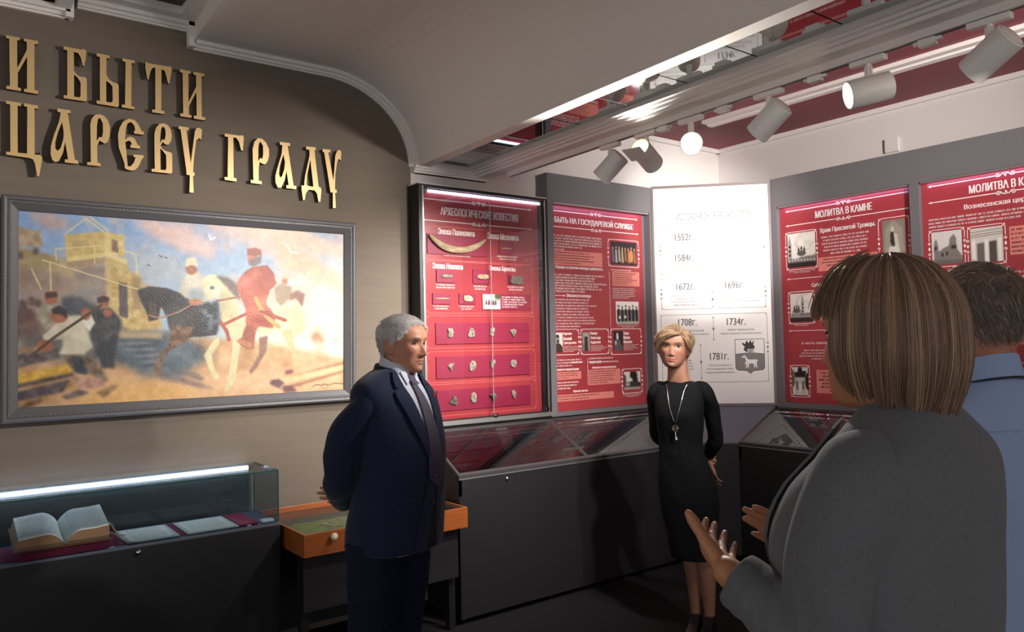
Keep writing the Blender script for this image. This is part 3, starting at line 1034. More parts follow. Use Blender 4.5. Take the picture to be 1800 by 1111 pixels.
P(h((808, 350), (815, 322), (850, 318), (866, 350), (866, 365), (838, 355), (808, 365)), (0.84, 0.78, 0.66), 1)
art.ell(*h((855, 525))[0], 0.020, 0.020, (0.70, 0.46, 0.34), 1)
# white horse
WH = (0.82, 0.78, 0.62)
P(h((890, 430), (915, 400), (950, 398), (1000, 440), (1050, 520), (1060, 600), (1230, 560), (1330, 560), (1370, 640), (1330, 680), (1240, 660), (1130, 690), (1040, 690), (985, 660), (960, 570), (960, 490), (930, 510), (900, 505)), WH, 1, 1, wp, n2 * 0.16)
P(h((950, 405), (1000, 410), (1055, 450), (1060, 520), (1010, 470)), (0.42, 0.36, 0.34), 2)
P(h((940, 700), (965, 690), (965, 720), (930, 770), (945, 840), (965, 860), (965, 885), (940, 880), (920, 840), (895, 770)), (0.80, 0.76, 0.58), 1)
P(h((1030, 690), (1070, 690), (1055, 780), (1040, 880), (1010, 935), (985, 940), (1005, 890), (1020, 790)), (0.80, 0.76, 0.60), 1)
P(h((1150, 690), (1190, 680), (1185, 750), (1140, 830), (1110, 860), (1105, 845), (1150, 770)), (0.52, 0.38, 0.32), 1)
P(h((1250, 660), (1300, 650), (1315, 740), (1335, 815), (1310, 815), (1290, 740)), (0.74, 0.68, 0.50), 1)
P(h((1250, 570), (1330, 540), (1365, 600), (1345, 680), (1310, 690), (1290, 620)), (0.78, 0.72, 0.58), 3, 0.9)
RD = (0.62, 0.27, 0.20)
S(h((965, 610), (1000, 660), (1010, 700)), 0.012, RD)
S(h((985, 630), (1090, 580)), 0.010, RD)
S(h((955, 520), (1100, 495), (1170, 480)), 0.006, (0.56, 0.34, 0.26))
P(h((910, 440), (950, 440), (975, 470), (960, 510), (930, 500)), (0.86, 0.80, 0.70), 2)
art.ell(*h((932, 460))[0], 0.007, 0.010, (0.3, 0.34, 0.36), 1)
P(h((890, 530), (960, 520), (970, 620), (955, 670), (900, 660), (885, 590)), (0.25, 0.28, 0.31), 3, 0.95, None, n3 * 0.3)
# red rider
P(h((1075, 390), (1110, 365), (1180, 360), (1215, 400), (1225, 450), (1195, 475), (1190, 540), (1225, 600), (1215, 650), (1150, 640), (1130, 690), (1120, 740), (1085, 740), (1050, 700), (1085, 690), (1090, 560), (1055, 480), (1055, 440)), (0.68, 0.33, 0.24), 1, 1, wp, n2 * 0.22)
art.ell(*h((1118, 325))[0], 0.017, 0.040, (0.66, 0.42, 0.32), 1)
P(h((1095, 280), (1130, 275), (1158, 285), (1160, 310), (1130, 312), (1092, 310)), (0.56, 0.27, 0.20), 1)
P(h((1100, 335), (1140, 320), (1160, 310), (1158, 345), (1130, 360), (1100, 355)), (0.42, 0.36, 0.36), 1)
S(h((1135, 510), (1160, 560), (1190, 600), (1240, 640)), 0.014, (0.74, 0.60, 0.34))
S(h((1160, 570), (1270, 610)), 0.012, RD)
P(h((1085, 640), (1135, 640), (1125, 740), (1095, 745), (1060, 720)), (0.58, 0.30, 0.22), 1)
P(h((1075, 700), (1120, 715), (1110, 745), (1040, 705)), (0.66, 0.44, 0.30), 1)
# third rider and what lies right of him
P(h((1220, 460), (1250, 440), (1300, 455), (1305, 500), (1250, 545), (1225, 520)), (0.60, 0.52, 0.42), 2)
art.ell(*h((1268, 428))[0], 0.011, 0.024, (0.66, 0.46, 0.36), 1)
P(h((1252, 425), (1255, 405), (1285, 403), (1288, 425), (1268, 418)), (0.74, 0.68, 0.54), 1)
P(h((1290, 490), (1330, 470), (1362, 490), (1350, 550), (1320, 510), (1290, 520)), (0.52, 0.36, 0.30), 2)
P(h((1390, 680), (1420, 660), (1450, 700), (1455, 760), (1410, 760)), (0.70, 0.50, 0.36), 3, 0.9)
art.ell(*h((1418, 690))[0], 0.026, 0.075, (0.60, 0.52, 0.44), 2, 0.35)
P(h((1490, 690), (1520, 690), (1520, 780), (1480, 770)), (0.62, 0.62, 0.62), 3, 0.7)
P(h((1340, 705), (1548, 720), (1548, 790), (1345, 745)), (0.93, 0.92, 0.90), 5, 0.5)
for q in (((1200, 895), (1548, 800), (1548, 815), (1230, 905)), ((1240, 925), (1548, 840), (1548, 850), (1270, 935))):
    P(h(*q), (0.52, 0.36, 0.26), 2, 0.75)
P(h((1215, 885), (1545, 815), (1548, 838), (1250, 905)), (0.90, 0.76, 0.56), 2, 0.8)
P(h((1205, 890), (1240, 880), (1270, 900), (1240, 925), (1200, 905)), (0.36, 0.26, 0.28), 2)
P(h((1262, 915), (1300, 912), (1330, 940), (1265, 945)), (0.38, 0.27, 0.27), 2)
P(h((1270, 845), (1305, 835), (1310, 855), (1275, 862)), (0.46, 0.28, 0.26), 2)
for q in (((918, 215), (925, 238), (945, 228)), ((1272, 260), (1300, 295), (1330, 300))):
    S(h(*q), 0.0042, (0.95, 0.94, 0.90))
for q in (((688, 310), (700, 318)), ((712, 318), (726, 322)), ((632, 352), (645, 358))):
    S(h(*q), 0.0035, (0.35, 0.36, 0.40))
S(h((1400, 918), (1415, 908), (1440, 912), (1455, 905), (1470, 912), (1500, 902), (1540, 905)), 0.003, (0.36, 0.26, 0.18), 0.9)
art.a = np.clip(art.a + (n3 * 0.06)[..., None], 0, 1)
M_oil = mat('oil paint', 'ffffff', 0.42, attr=True, bump=(140, 0.18))
ca = art.plane('canvas', 0.060, FW - 0.060, 0.0, 1.0, 0.0, M_oil, pt_)
zz = np.zeros(len(ca.data.vertices) * 3)
ca.data.vertices.foreach_get('co', zz)
zz = zz.reshape(-1, 3)
zz[:, 2] = 0.060 + zz[:, 2] * (FH - 0.12)
zz[:, 1] = -(0.010 + 0.012 + zz[:, 2] * math.tan(lean))
ca.data.vertices.foreach_set('co', zz.ravel())
ca.data.update()

# ------------------------------------------------------------------ glass table case with the open book
CX0, CX1, CY0, CY1, CZ0, CZ1 = -0.45, 1.445, 3.90, 4.272, 0.722, 0.985
gc = thing('glass_display_case', 'long glass topped display case on a black plinth under the painting', 'display case', (0, 0, 0))
b = MB().box(CX0 - 0.005, CX1 + 0.005, CY0 - 0.006, CY1 + 0.01, 0.0, CZ0 - 0.012)
obj('plinth', b, M_black, gc, bevel=0.002)
b = MB().box(CX0, CX1, CY0, CY1, CZ0 - 0.012, CZ0)
obj('base_board', b, mat('blue grey board', '55596a', 0.4), gc)
b = MB().box(CX0 + 0.02, 1.352, CY0 + 0.035, 4.225, CZ0, CZ0 + 0.004)
obj('lining_cloth', b, M_cloth, gc)
t = 0.006
for nm, q in (('front_pane', (CX0, CX1, CY0, CY0 + t, CZ0, CZ1 - t)), ('back_pane', (CX0, CX1, CY1 - t, CY1, CZ0, CZ1 - t)), ('end_pane', (CX1 - t, CX1, CY0 + t + .0005, CY1 - t - .0005, CZ0, CZ1 - t)), ('top_pane', (CX0, CX1, CY0, CY1, CZ1 - t + .0005, CZ1))):
    obj(nm, MB().box(*q), M_glass, gc)
e = MB()
e.box(CX0, CX1 + .0008, CY0 - .0008, CY0 + .0002, CZ1 - t, CZ1 + .0004)
e.box(CX1 - .0002, CX1 + .001, CY0, CY1, CZ1 - t, CZ1 + .0004)
e.box(CX1 - t, CX1 + .0008, CY0 - .001, CY0 + .0003, CZ0, CZ1)
e.box(CX1 - .001, CX1 + .0006, CY1 - t, CY1 + .0006, CZ0, CZ1)
obj('glass_edge', e, M_edge, gc)
b = MB()
b.tube([(CX0 + 0.03, CY1 - 0.03, CZ1 - 0.022), (CX1 - 0.045, CY1 - 0.03, CZ1 - 0.022)], 0.011, 12)
obj('light_tube', b, M_led, gc)
b = MB()
b.box(CX1 - 0.044, CX1 - 0.020, CY1 - 0.045, CY1 - 0.015, CZ1 - 0.034, CZ1 - 0.0065)
obj('tube_holder', b, M_chrome, gc)
lk = MB().lathe([(0.0, 0.0), (0.011, 0.0), (0.012, 0.004), (0.010, 0.012), (0.005, 0.014), (0.0, 0.014)], Matrix.Translation((0.787, CY0 - 0.006, 0.688)) @ Matrix.Rotation(R_(90), 4, 'X'), 16)
obj('lock', lk, M_chrome, gc, smooth=True)


def area(name, parent, loc, rot, sx_, sy_, watts, col=COOL):
    ld = bpy.data.lights.new(name, 'AREA')
    ld.shape = 'RECTANGLE'
    ld.size, ld.size_y = sx_, sy_
    ld.energy = watts
    ld.color = col
    o = bpy.data.objects.new(name, ld)
    COL.objects.link(o)
    o.parent = parent
    o.location = loc
    o.rotation_euler = rot
    return o


# open book on its cradle
bkx = thing('open_book', 'old thick book lying open on a red stand in the glass case', 'book', (0.495, 3.905, CZ0 + 0.004))
tilt = R_(13)
MT = Matrix.Translation((0, 0, 0.036)) @ Matrix.Rotation(tilt, 4, 'X')


def pagecurve(side, n=14):
    out = []
    for i in range(n + 1):
        u = i / n
        x = u * 0.172
        z = 0.052 * (math.sin(min(1, u * 2.6) * math.pi / 2)) ** 0.8 - (0.010 * max(0, u - 0.45) / 0.55 if side < 0 else -0.006 * max(0, u - 0.7) / 0.3)
        out.append((side * x, z + 0.012))
    return out


pb, pe = MB(), MB()
for s in (-1, 1):
    c = pagecurve(s)
    lo = [(s * 0.004, 0.006)] + [(s * (0.178 if s < 0 else 0.172), 0.006)]
    poly = [(x, z) for x, z in c] + [(lo[1][0] + s * 0.004, lo[1][1])] + [(lo[0][0], lo[0][1])]
    pe.prism(poly, 0.0, 0.245, 'y', M=MT)
    pb.rings([[(x, -0.001, z + 0.0012) for x, z in c], [(x, 0.246, z + 0.0012) for x, z in c]], cap=False, closed=False, M=MT)
obj('page_block', pe, M_pageedge, bkx)
obj('open_pages', pb, mat('open pages', 'e3e6e0', 0.8, var=(16, 0.06), stretch=(1, 6, 1)), bkx)
rng = random.Random(3)
for s in (-1, 1):
    pl_ = MB()
    for r in range(17):
        yy = 0.225 - r * 0.012
        x = 0.030
        while x < 0.150:
            wl = rng.uniform(0.006, 0.02)
            z = 0.0665 if s > 0 else 0.0665
            cc = pagecurve(s)
            za = np.interp(x, [abs(p[0]) for p in cc], [p[1] for p in cc]) + 0.0018
            zb = np.interp(x + wl, [abs(p[0]) for p in cc], [p[1] for p in cc]) + 0.0018
            pl_.add([(s * x, yy, za), (s * (x + wl), yy, zb), (s * (x + wl), yy + 0.004, zb), (s * x, yy + 0.004, za)], [(0, 1, 2, 3)], M=MT)
            x += wl + 0.005
    obj('page_print', pl_, mat('faded print', 'b4b8b4', 0.8), bkx)
cv = MB()
cv.box(-0.190, 0.186, -0.006, 0.252, 0.0, 0.006, M=MT)
obj('leather_cover', cv, mat('brown leather', '5c3a28', 0.6, bump=(90, 0.3)), bkx)
stt = thing('book_stand', 'low dark red wedge stand under the open book', 'book stand', (0.495, 3.905, CZ0 + 0.004))
w = MB()
w.prism([(-0.004, 0.0), (0.245, 0.0), (0.245, 0.0), (0.238, 0.082), (-0.004, 0.026)][:2] + [(0.236, 0.085), (-0.004, 0.030)], -0.165, 0.165, 'x')
obj('wedge', w, M_cloth, stt)
strap_lab = ['tan leather strap of the old book, the one farther from the front glass', 'tan leather strap of the old book, the one nearer the front glass']
for k, (y0, y1) in enumerate(((0.165, 0.185), (0.035, 0.010))):
    sp = MB()
    pts = [(0.176, y0, 0.052 + y0 * 0.23), (0.205, y0 + 0.004, 0.040 + y0 * 0.2), (0.235, (y0 + y1) / 2, 0.020), (0.262, y1, 0.009), (0.295, y1 + 0.004, 0.004)]
    sp.tube(pts, 0.009, 8, sub=4, flat=((0, 0, 1), 0.2))
    obj('strap', sp, mat('tan leather', '9c8464', 0.6), bkx, smooth=True)

# two mounted documents, a spare board, sensor and number tags
for k, (x0, x1, lab) in enumerate(((0.745, 0.972, 'handwritten sheet in a pale mount right beside the old book'), (1.008, 1.25, 'handwritten sheet in a pale mount left of the empty maroon square'))):
    d = thing('mounted_document', lab, 'document', (x0, 3.872 + 0.045, CZ0 + 0.004), 0, 'documents in the glass case')
    obj('mount', MB().box(0, x1 - x0, 0, 0.285, 0.0, 0.006), mat('pale mount', 'a9b4ae', 0.6), d)
    obj('sheet', MB().box(0.016, x1 - x0 - 0.016, 0.016, 0.269, 0.0062, 0.0072), M_pageold, d)
    ink = MB()
    rng = random.Random(11 + k)
    for r in range(20):
        x = 0.035
        while x < x1 - x0 - 0.045:
            wl = rng.uniform(0.006, 0.022)
            ink.box(x, min(x + wl, x1 - x0 - 0.04), 0.25 - r * 0.0115, 0.2525 - r * 0.0115, 0.0073, 0.0075)
            x += wl + 0.005
    obj('handwriting', ink, mat('faded ink', '8f9488', 0.8), d)
o = obj('cloth_board', MB().box(1.256, 1.345, 3.92, 4.20, CZ0 + 0.0045, CZ0 + 0.012), M_mred)
tag(o, 'plain maroon board at the right end of the glass case', 'board')
o = obj('humidity_sensor', MB().box(-0.033, 0.033, -0.022, 0.022, 0, 0.016), mat('white plastic', 'd8dcde', 0.4), bevel=0.006, loc=(1.397, 3.94, CZ0 + 0.0005))
tag(o, 'small white plastic box in the right front corner of the glass case', 'sensor')
for k, (x, y, lab) in enumerate(((0.680, 3.908, 'tiny white number tag at the foot of the old book'), (1.30, 3.911, 'tiny white number tag in front of the plain maroon board'))):
    o = obj('number_tag', MB().box(-0.010, 0.010, -0.005, 0.005, 0, 0.003), M_paper, loc=(x, y + 0.006, CZ0 + (0.0005 if k == 0 else 0.0005)))
    tag(o, lab, 'tag', 'number tags in the glass case')

# ------------------------------------------------------------------ wooden model case on a black table
wx0, wx1, wy0, wy1 = 1.475, 2.43, 3.65, 4.275
wc = thing('wooden_model_case', 'flat orange wooden case with a glass top, behind the man in the suit', 'display case', (wx0, wy0, 0.582))
WL, WD, WHh = wx1 - wx0, wy1 - wy0, 0.112
tb = MB()
tb.box(0, WL, 0, 0.014, 0, WHh)
tb.box(0, WL, WD - 0.014, WD, 0, WHh + 0.022)
tb.box(0, 0.014, 0.014, WD - 0.014, 0, WHh)
tb.box(WL - 0.014, WL, 0.014, WD - 0.014, 0, WHh)
tb.box(0.014, WL - 0.014, 0.014, WD - 0.014, 0, 0.012)
obj('box_body', tb, M_wood, wc, bevel=0.0015)
obj('glass_top', MB().box(0.0145, WL - 0.0145, 0.0145, WD - 0.0145, WHh - 0.012, WHh - 0.007), M_glass, wc)
obj('lining', MB().box(0.0142, WL - 0.0142, 0.0142, WD - 0.0142, 0.0122, 0.058), mat('olive grey felt', '6a6350', 0.9), wc)
kb = MB().lathe([(0, 0), (0.012, 0.0), (0.011, 0.010), (0.018, 0.016), (0.019, 0.022), (0.014, 0.027), (0, 0.028)], Matrix.Translation((0.149, 0, 0.085)) @ Matrix.Rotation(R_(90), 4, 'X'), 20)
obj('knob', kb, mat('pale turned wood', 'd8c8a4', 0.35), wc, smooth=True)
rm = thing('relief_map', 'green relief map with a beige fort model inside the wooden case', 'model', (1.50, 3.685, 0.582 + 0.0585))
art2 = Art(90, 80, (0.63, 0.67, 0.30))
nn = art2.noise(5, 5)
art2.a = np.array((0.62, 0.66, 0.27)) + (nn * 0.18)[..., None]
art2.stroke([(0, 0.75), (0.3, 0.8), (0.6, 0.7), (1, 0.75)], 0.05, (0.55, 0.45, 0.42), 0.7, 2)
art2.poly([(0, 0.9), (0.25, 0.85), (0.4, 1.0), (0, 1.0)], (0.50, 0.38, 0.38), 3, 0.8)
ap = art2.plane('terrain', 0.0, 0.40, 0.0, 0.30, 0.0, mat('flocked terrain', 'ffffff', 0.9, attr=True, bump=(80, 0.4)), rm)
co = np.zeros(len(ap.data.vertices) * 3)
ap.data.vertices.foreach_get('co', co)
co = co.reshape(-1, 3)
hgt = 0.036 + 0.006 * np.clip(nn.ravel(), -0.5, 1) + 0.004 * np.exp(-((co[:, 0] - 0.30) ** 2 + (co[:, 2] - 0.17) ** 2) / 0.006)
edge = np.minimum(np.minimum(co[:, 0], 0.40 - co[:, 0]), np.minimum(co[:, 2], 0.30 - co[:, 2]))
hgt = np.minimum(np.where(edge < 0.001, 0.0, hgt), 0.040)
co = np.stack([co[:, 0], co[:, 2], hgt], 1)
ap.data.vertices.foreach_set('co', co.ravel())
ap.data.update()
ft = MB()
rng = random.Random(5)
for i in range(46):
    a = 2 * math.pi * i / 46
    x, y = 0.26 + 0.085 * math.cos(a), 0.155 + 0.075 * math.sin(a)
    ft.box(x - 0.006, x + 0.006, y - 0.006, y + 0.006, 0.03, 0.041 + rng.uniform(0, 0.0025))
for (x, y, s, hh) in ((0.24, 0.17, 0.02, 0.018), (0.29, 0.15, 0.016, 0.014), (0.26, 0.13, 0.014, 0.012), (0.18, 0.19, 0.015, 0.03), (0.335, 0.18, 0.014, 0.02)):
    ft.box(x - s, x + s, y - s * .7, y + s * .7, 0.03, 0.038 + hh * 0.12)
    ft.prism([(x - s * 1.2, 0.038 + hh * .12), (x + s * 1.2, 0.038 + hh * .12), (x, 0.0385 + hh * .12 + s * .10)], y - s * .9, y + s * .9, 'y')
obj('fort', ft, mat('balsa wood', 'b09a78', 0.8, var=(60, 0.2)), rm)
tbk = thing('black_table', 'black table carrying the wooden case, half in shadow', 'table', (wx0, wy0, 0))
obj('table_top', MB().box(0.02, WL - 0.03, 0.05, WD - 0.005, 0.555, 0.5815), M_black, tbk)
obj('apron', MB().box(0.02, WL - 0.03, 0.06, 0.08, 0.30, 0.555), M_dgrey, tbk)
for x in (0.02, WL - 0.07):
    for y in (0.10, WD - 0.05):
        obj('leg', MB().box(x, x + 0.04, y, y + 0.04, 0, 0.555), M_black, tbk)
obj('back_panel', MB().box(0.061, WL - 0.071, WD - 0.035, WD - 0.02, 0.05, 0.554), M_black, tbk)

# ------------------------------------------------------------------ printed ornaments
def finial(mb, x, z, s, d, y, mi):
    """arrow-head flourish at the end of a rule, pointing along d"""
    mb.ring2d(x - d * s * 0.9, z, s * 0.28, s * 0.62, y, mi)
    mb.flatpoly([(x - d * s * 0.3, z - s * 0.42), (x + d * s * 0.9, z), (x - d * s * 0.3, z + s * 0.42)], y, mi)
    mb.flatpoly([(x - d * s * 1.7, z - s * 0.2), (x - d * s * 1.3, z), (x - d * s * 1.7, z + s * 0.2)], y, mi)


def ornament(mb, x0, x1, z, y, mi=0, w=0.0055, s=0.012, up=1, mid=True):
    cx = (x0 + x1) / 2
    g = 0.052 if mid else 0.0
    for a, b in ((x0 + s, cx - g), (cx + g, x1 - s)):
        mb.quad(a, b, z - w / 2, z + w / 2, y, mi)
    finial(mb, x0 + s * 0.5, z, s, -1, y, mi)
    finial(mb, x1 - s * 0.5, z, s, 1, y, mi)
    if mid:
        q = 0.013
        for k in (-1, 1):
            mb.ring2d(cx + k * 0.042, z + 0.002 * up, q * 0.60, q * 0.95, y, mi)
            mb.ring2d(cx + k * 0.042, z + 0.002 * up, q * 0.10, q * 0.32, y, mi)
            mb.line(cx + k * 0.034, z - 0.008 * up, cx + k * 0.016, z + 0.010 * up, w, y, mi)
            mb.line(cx + k * 0.016, z + 0.010 * up, cx, z + 0.008 * up, w, y, mi)
        mb.flatpoly([(cx - 0.010, z + 0.006 * up), (cx + 0.010, z + 0.006 * up), (cx, z - 0.014 * up)], y, mi)
        mb.ring2d(cx, z + 0.009 * up, 0.001, 0.006, y, mi)


def arrow(mb, x0, x1, z, y, mi=0, w=0.004, s=0.010, rev=False):
    mb.quad(x0, x1, z - w / 2, z + w / 2, y, mi)
    finial(mb, x0 if rev else x1, z, s, -1 if rev else 1, y, mi)


def card(mb, x0, x1, z0, z1, y, mi=0, w=0.0045, c=0.018, side=True):
    """rounded-notch border with little side scrolls"""
    for a in ((x0 + c, z0, x1 - c, z0), (x0 + c, z1, x1 - c, z1)):
        mb.line(*a, w, y, mi)
    zm = (z0 + z1) / 2
    gap = 0.05 if side else 0
    for x in (x0, x1):
        mb.line(x, z0 + c, x, zm - gap, w, y, mi)
        mb.line(x, zm + gap, x, z1 - c, w, y, mi)
        if side:
            for k in (-1, 1):
                mb.ring2d(x, zm + k * 0.034, 0.004, 0.009, y, mi, n=10)
            mb.flatpoly([(x - 0.008, zm), (x, zm - 0.014), (x + 0.008, zm), (x, zm + 0.014)], y, mi)
    for sx_, xx in ((1, x0), (-1, x1)):
        for sz_, zz_ in ((1, z0), (-1, z1)):
            mb.ring2d(xx, zz_, c * 0.75, c * 0.75 + w, y, mi, *((0, 90) if (sx_, sz_) == (1, 1) else (90, 180) if (sx_, sz_) == (-1, 1) else (270, 360) if (sx_, sz_) == (1, -1) else (180, 270)), n=6)
            mb.quad(min(xx, xx + sx_ * c * 0.5), max(xx, xx + sx_ * c * 0.5), min(zz_, zz_ + sz_ * c * 0.5), max(zz_, zz_ + sz_ * c * 0.5), y, mi)


def rules(parent, y, orn, arr):
    for x0, x1, z, up in orn:
        g = MB()
        ornament(g, x0, x1, z, y, s=0.012, w=0.006, up=up)
        obj('ornamental_rule', g, M_print, parent)
    for x0, x1, z, rev, s_ in arr:
        g = MB()
        arrow(g, x0, x1, z, y, s=s_, rev=rev)
        obj('arrow_rule', g, M_print, parent)


# small pictures on the boards ------------------------------------------------
def pic(kind, w=72, h=72):
    a = Art(w, h, (0.78, 0.77, 0.74))
    n = a.noise(6, 6)
    D, G, L = (0.10, 0.09, 0.09), (0.42, 0.40, 0.38), (0.92, 0.90, 0.87)
    if kind == 'crowd':
        a.a[:] = (0.13, 0.09, 0.12)
        rs = random.Random(4)
        for i in range(8):
            x = 0.08 + i * 0.12
            c = rs.choice([(0.80, 0.72, 0.55), (0.55, 0.45, 0.62), (0.72, 0.45, 0.25), (0.82, 0.76, 0.70), (0.35, 0.25, 0.28)])
            a.poly([(x - 0.03, 0.95 - rs.random() * 0.2), (x - 0.035, 0.35), (x + 0.02, 0.28), (x + 0.06, 0.9)], c, 1, 0.9)
            a.ell(x, 0.24 + rs.random() * 0.06, 0.028, 0.05, (0.85, 0.66, 0.50), 1)
        a.ell(0.78, 0.6, 0.09, 0.28, (0.75, 0.52, 0.32), 1)
    elif kind == 'group':
        a.a[:] = L
        for i in range(6):
            x = 0.12 + i * 0.155
            a.poly([(x - 0.06, 0.95), (x - 0.07, 0.4), (x, 0.3), (x + 0.07, 0.4), (x + 0.07, 0.95)], D, 1)
            a.ell(x, 0.24 + 0.05 * (i % 2), 0.032, 0.055, (0.66, 0.60, 0.56), 1)
            a.ell(x, 0.20 + 0.05 * (i % 2), 0.036, 0.03, D, 1)
        a.ell(0.16, 0.7, 0.05, 0.07, L, 1)
        a.ell(0.40, 0.68, 0.05, 0.07, L, 1)
        a.poly([(0, 0.88), (1, 0.86), (1, 1), (0, 1)], (0.7, 0.68, 0.64), 1)
    elif kind == 'bust':
        a.a[:] = L
        a.poly([(0.05, 1), (0.08, 0.7), (0.3, 0.55), (0.7, 0.55), (0.95, 0.7), (0.97, 1)], (0.28, 0.20, 0.18), 1)
        a.ell(0.5, 0.33, 0.17, 0.20, (0.72, 0.70, 0.68), 1)
        a.ell(0.5, 0.45, 0.13, 0.12, (0.3, 0.28, 0.27), 2)
        a.ell(0.47, 0.19, 0.17, 0.09, (0.24, 0.22, 0.22), 1)
    elif kind == 'standing':
        a.a[:] = (0.60, 0.58, 0.55)
        a.poly([(0.3, 1), (0.28, 0.3), (0.4, 0.22), (0.62, 0.22), (0.72, 0.3), (0.75, 1)], (0.22, 0.20, 0.20), 1)
        a.ell(0.5, 0.14, 0.09, 0.08, (0.75, 0.70, 0.66), 1)
        a.poly([(0.1, 1), (0.1, 0.6), (0.25, 0.6), (0.25, 1)], G, 1)
    elif kind == 'officer':
        a.a[:] = (0.16, 0.13, 0.16)
        a.poly([(0.05, 1), (0.1, 0.55), (0.3, 0.42), (0.62, 0.45), (0.8, 0.7), (0.95, 0.85), (0.9, 1)], (0.36, 0.34, 0.35), 1)
        a.ell(0.4, 0.26, 0.13, 0.17, (0.80, 0.77, 0.74), 1)
        a.ell(0.42, 0.36, 0.10, 0.08, (0.88, 0.86, 0.85), 1)
        a.ell(0.22, 0.6, 0.10, 0.12, (0.75, 0.73, 0.70), 2)
    elif kind == 'trees':
        a.a[:] = (0.86, 0.83, 0.80)
        a.poly([(0.4, 0.0), (0.75, 0.0), (0.85, 0.5), (0.75, 0.75), (0.55, 0.7), (0.5, 0.4), (0.38, 0.3)], D, 2, 1, (n * 0.08, n * 0.08))
        a.poly([(0, 0.6), (0.4, 0.55), (1, 0.6), (1, 0.9), (0, 0.85)], (0.22, 0.19, 0.18), 1, 1, (n * 0.05, n * 0.05))
        a.poly([(0.1, 0.62), (0.35, 0.6), (0.35, 0.78), (0.1, 0.8)], (0.7, 0.67, 0.62), 1)
        a.ell(0.05, 0.4, 0.08, 0.25, (0.3, 0.27, 0.26), 2)
        a.poly([(0, 0.88), (1, 0.85), (1, 1), (0, 1)], (0.68, 0.60, 0.56), 1)
    elif kind in ('church', 'church2', 'church3', 'church4'):
        a.a[:] = (0.90, 0.88, 0.85)
        a.a -= (np.clip(n, 0, 1) * 0.2)[..., None]
        WHt = (0.88, 0.87, 0.85) if kind != 'church2' else (0.66, 0.64, 0.62)
        if kind == 'church4':
            a.poly([(0.2, 0.95), (0.2, 0.35), (0.8, 0.35), (0.8, 0.95)], (0.80, 0.78, 0.75), 1)
            a.poly([(0.1, 0.2), (0.9, 0.12), (0.8, 0.36), (0.2, 0.36)], D, 1)
            a.ell(0.5, 0.14, 0.14, 0.16, D, 1)
            for x in (0.3, 0.68):
                a.poly([(x - 0.06, 0.8), (x - 0.06, 0.5), (x + 0.06, 0.5), (x + 0.06, 0.8)], G, 1)
            a.poly([(0.42, 0.92), (0.42, 0.6), (0.56, 0.6), (0.56, 0.92)], L, 1)
            a.ell(0.05, 0.4, 0.14, 0.3, G, 3)
            a.ell(0.95, 0.5, 0.14, 0.3, D, 3)
        else:
            bx = {'church': 0.08, 'church2': 0.55, 'church3': 0.62}[kind]
            a.poly([(bx - 0.06, 0.8), (bx - 0.06, 0.3), (bx, 0.06), (bx + 0.06, 0.3), (bx + 0.06, 0.8)], (0.62, 0.60, 0.58), 1)
            for zz_ in (0.35, 0.48, 0.6):
                a.poly([(bx - 0.03, zz_ + 0.07), (bx - 0.03, zz_), (bx + 0.03, zz_), (bx + 0.03, zz_ + 0.07)], D, 0)
            cx = 0.5 if kind == 'church' else 0.28
            a.poly([(cx - 0.24, 0.8), (cx - 0.2, 0.6), (cx + 0.2, 0.58), (cx + 0.24, 0.8)], WHt, 1)
            a.ell(cx, 0.6, 0.16, 0.08, (0.35, 0.33, 0.32), 1)
            for k in (-0.1, 0, 0.1):
                a.ell(cx + k, 0.50 - (0.04 if k == 0 else 0), 0.028, 0.05, D, 1)
                a.stroke([(cx + k, 0.46), (cx + k, 0.40)], 0.012, D)
            a.poly([(0, 0.72), (0.3, 0.76), (0.6, 0.72), (1, 0.66), (1, 0.88), (0, 0.88)], (0.40, 0.38, 0.36), 2, 0.9, (n * 0.1, n * 0.06))
            for k in range(9):
                a.ell(0.05 + k * 0.11, 0.80, 0.03, 0.025, L, 1)
            a.poly([(0, 0.86), (1, 0.86), (1, 1), (0, 1)], (0.16, 0.14, 0.14), 1)
    elif kind == 'saint':
        a.a[:] = (0.52, 0.49, 0.45)
        a.poly([(0.12, 0.2), (0.5, 0.0), (0.88, 0.2), (0.95, 1), (0.05, 1)], (0.62, 0.59, 0.54), 3)
        a.ell(0.45, 0.22, 0.07, 0.07, (0.80, 0.76, 0.70), 1)
        a.poly([(0.34, 0.5), (0.36, 0.28), (0.5, 0.28), (0.56, 0.6), (0.42, 0.62)], (0.22, 0.20, 0.19), 1)
        a.poly([(0.5, 0.3), (0.66, 0.34), (0.72, 0.62), (0.55, 0.62)], (0.80, 0.77, 0.72), 1)
        a.poly([(0.3, 0.6), (0.7, 0.6), (0.85, 1), (0.12, 1)], (0.84, 0.82, 0.77), 2)
        a.stroke([(0.42, 0.7), (0.38, 1)], 0.02, (0.5, 0.48, 0.44))
    elif kind == 'facade':
        a.a[:] = (0.82, 0.79, 0.76)
        for y in (0.12, 0.2, 0.26):
            a.stroke([(0, y), (1, y - 0.04)], 0.02, G)
        a.poly([(0.2, 1), (0.2, 0.45), (0.42, 0.43), (0.42, 1)], G, 1)
        a.poly([(0.58, 1), (0.58, 0.42), (0.8, 0.40), (0.8, 1)], (0.32, 0.30, 0.29), 1)
        for x in (0.1, 0.5, 0.9):
            a.poly([(x - 0.05, 1), (x - 0.05, 0.35), (x + 0.05, 0.34), (x + 0.05, 1)], L, 1)
    elif kind == 'ruin':
        a.a[:] = (0.85, 0.83, 0.81)
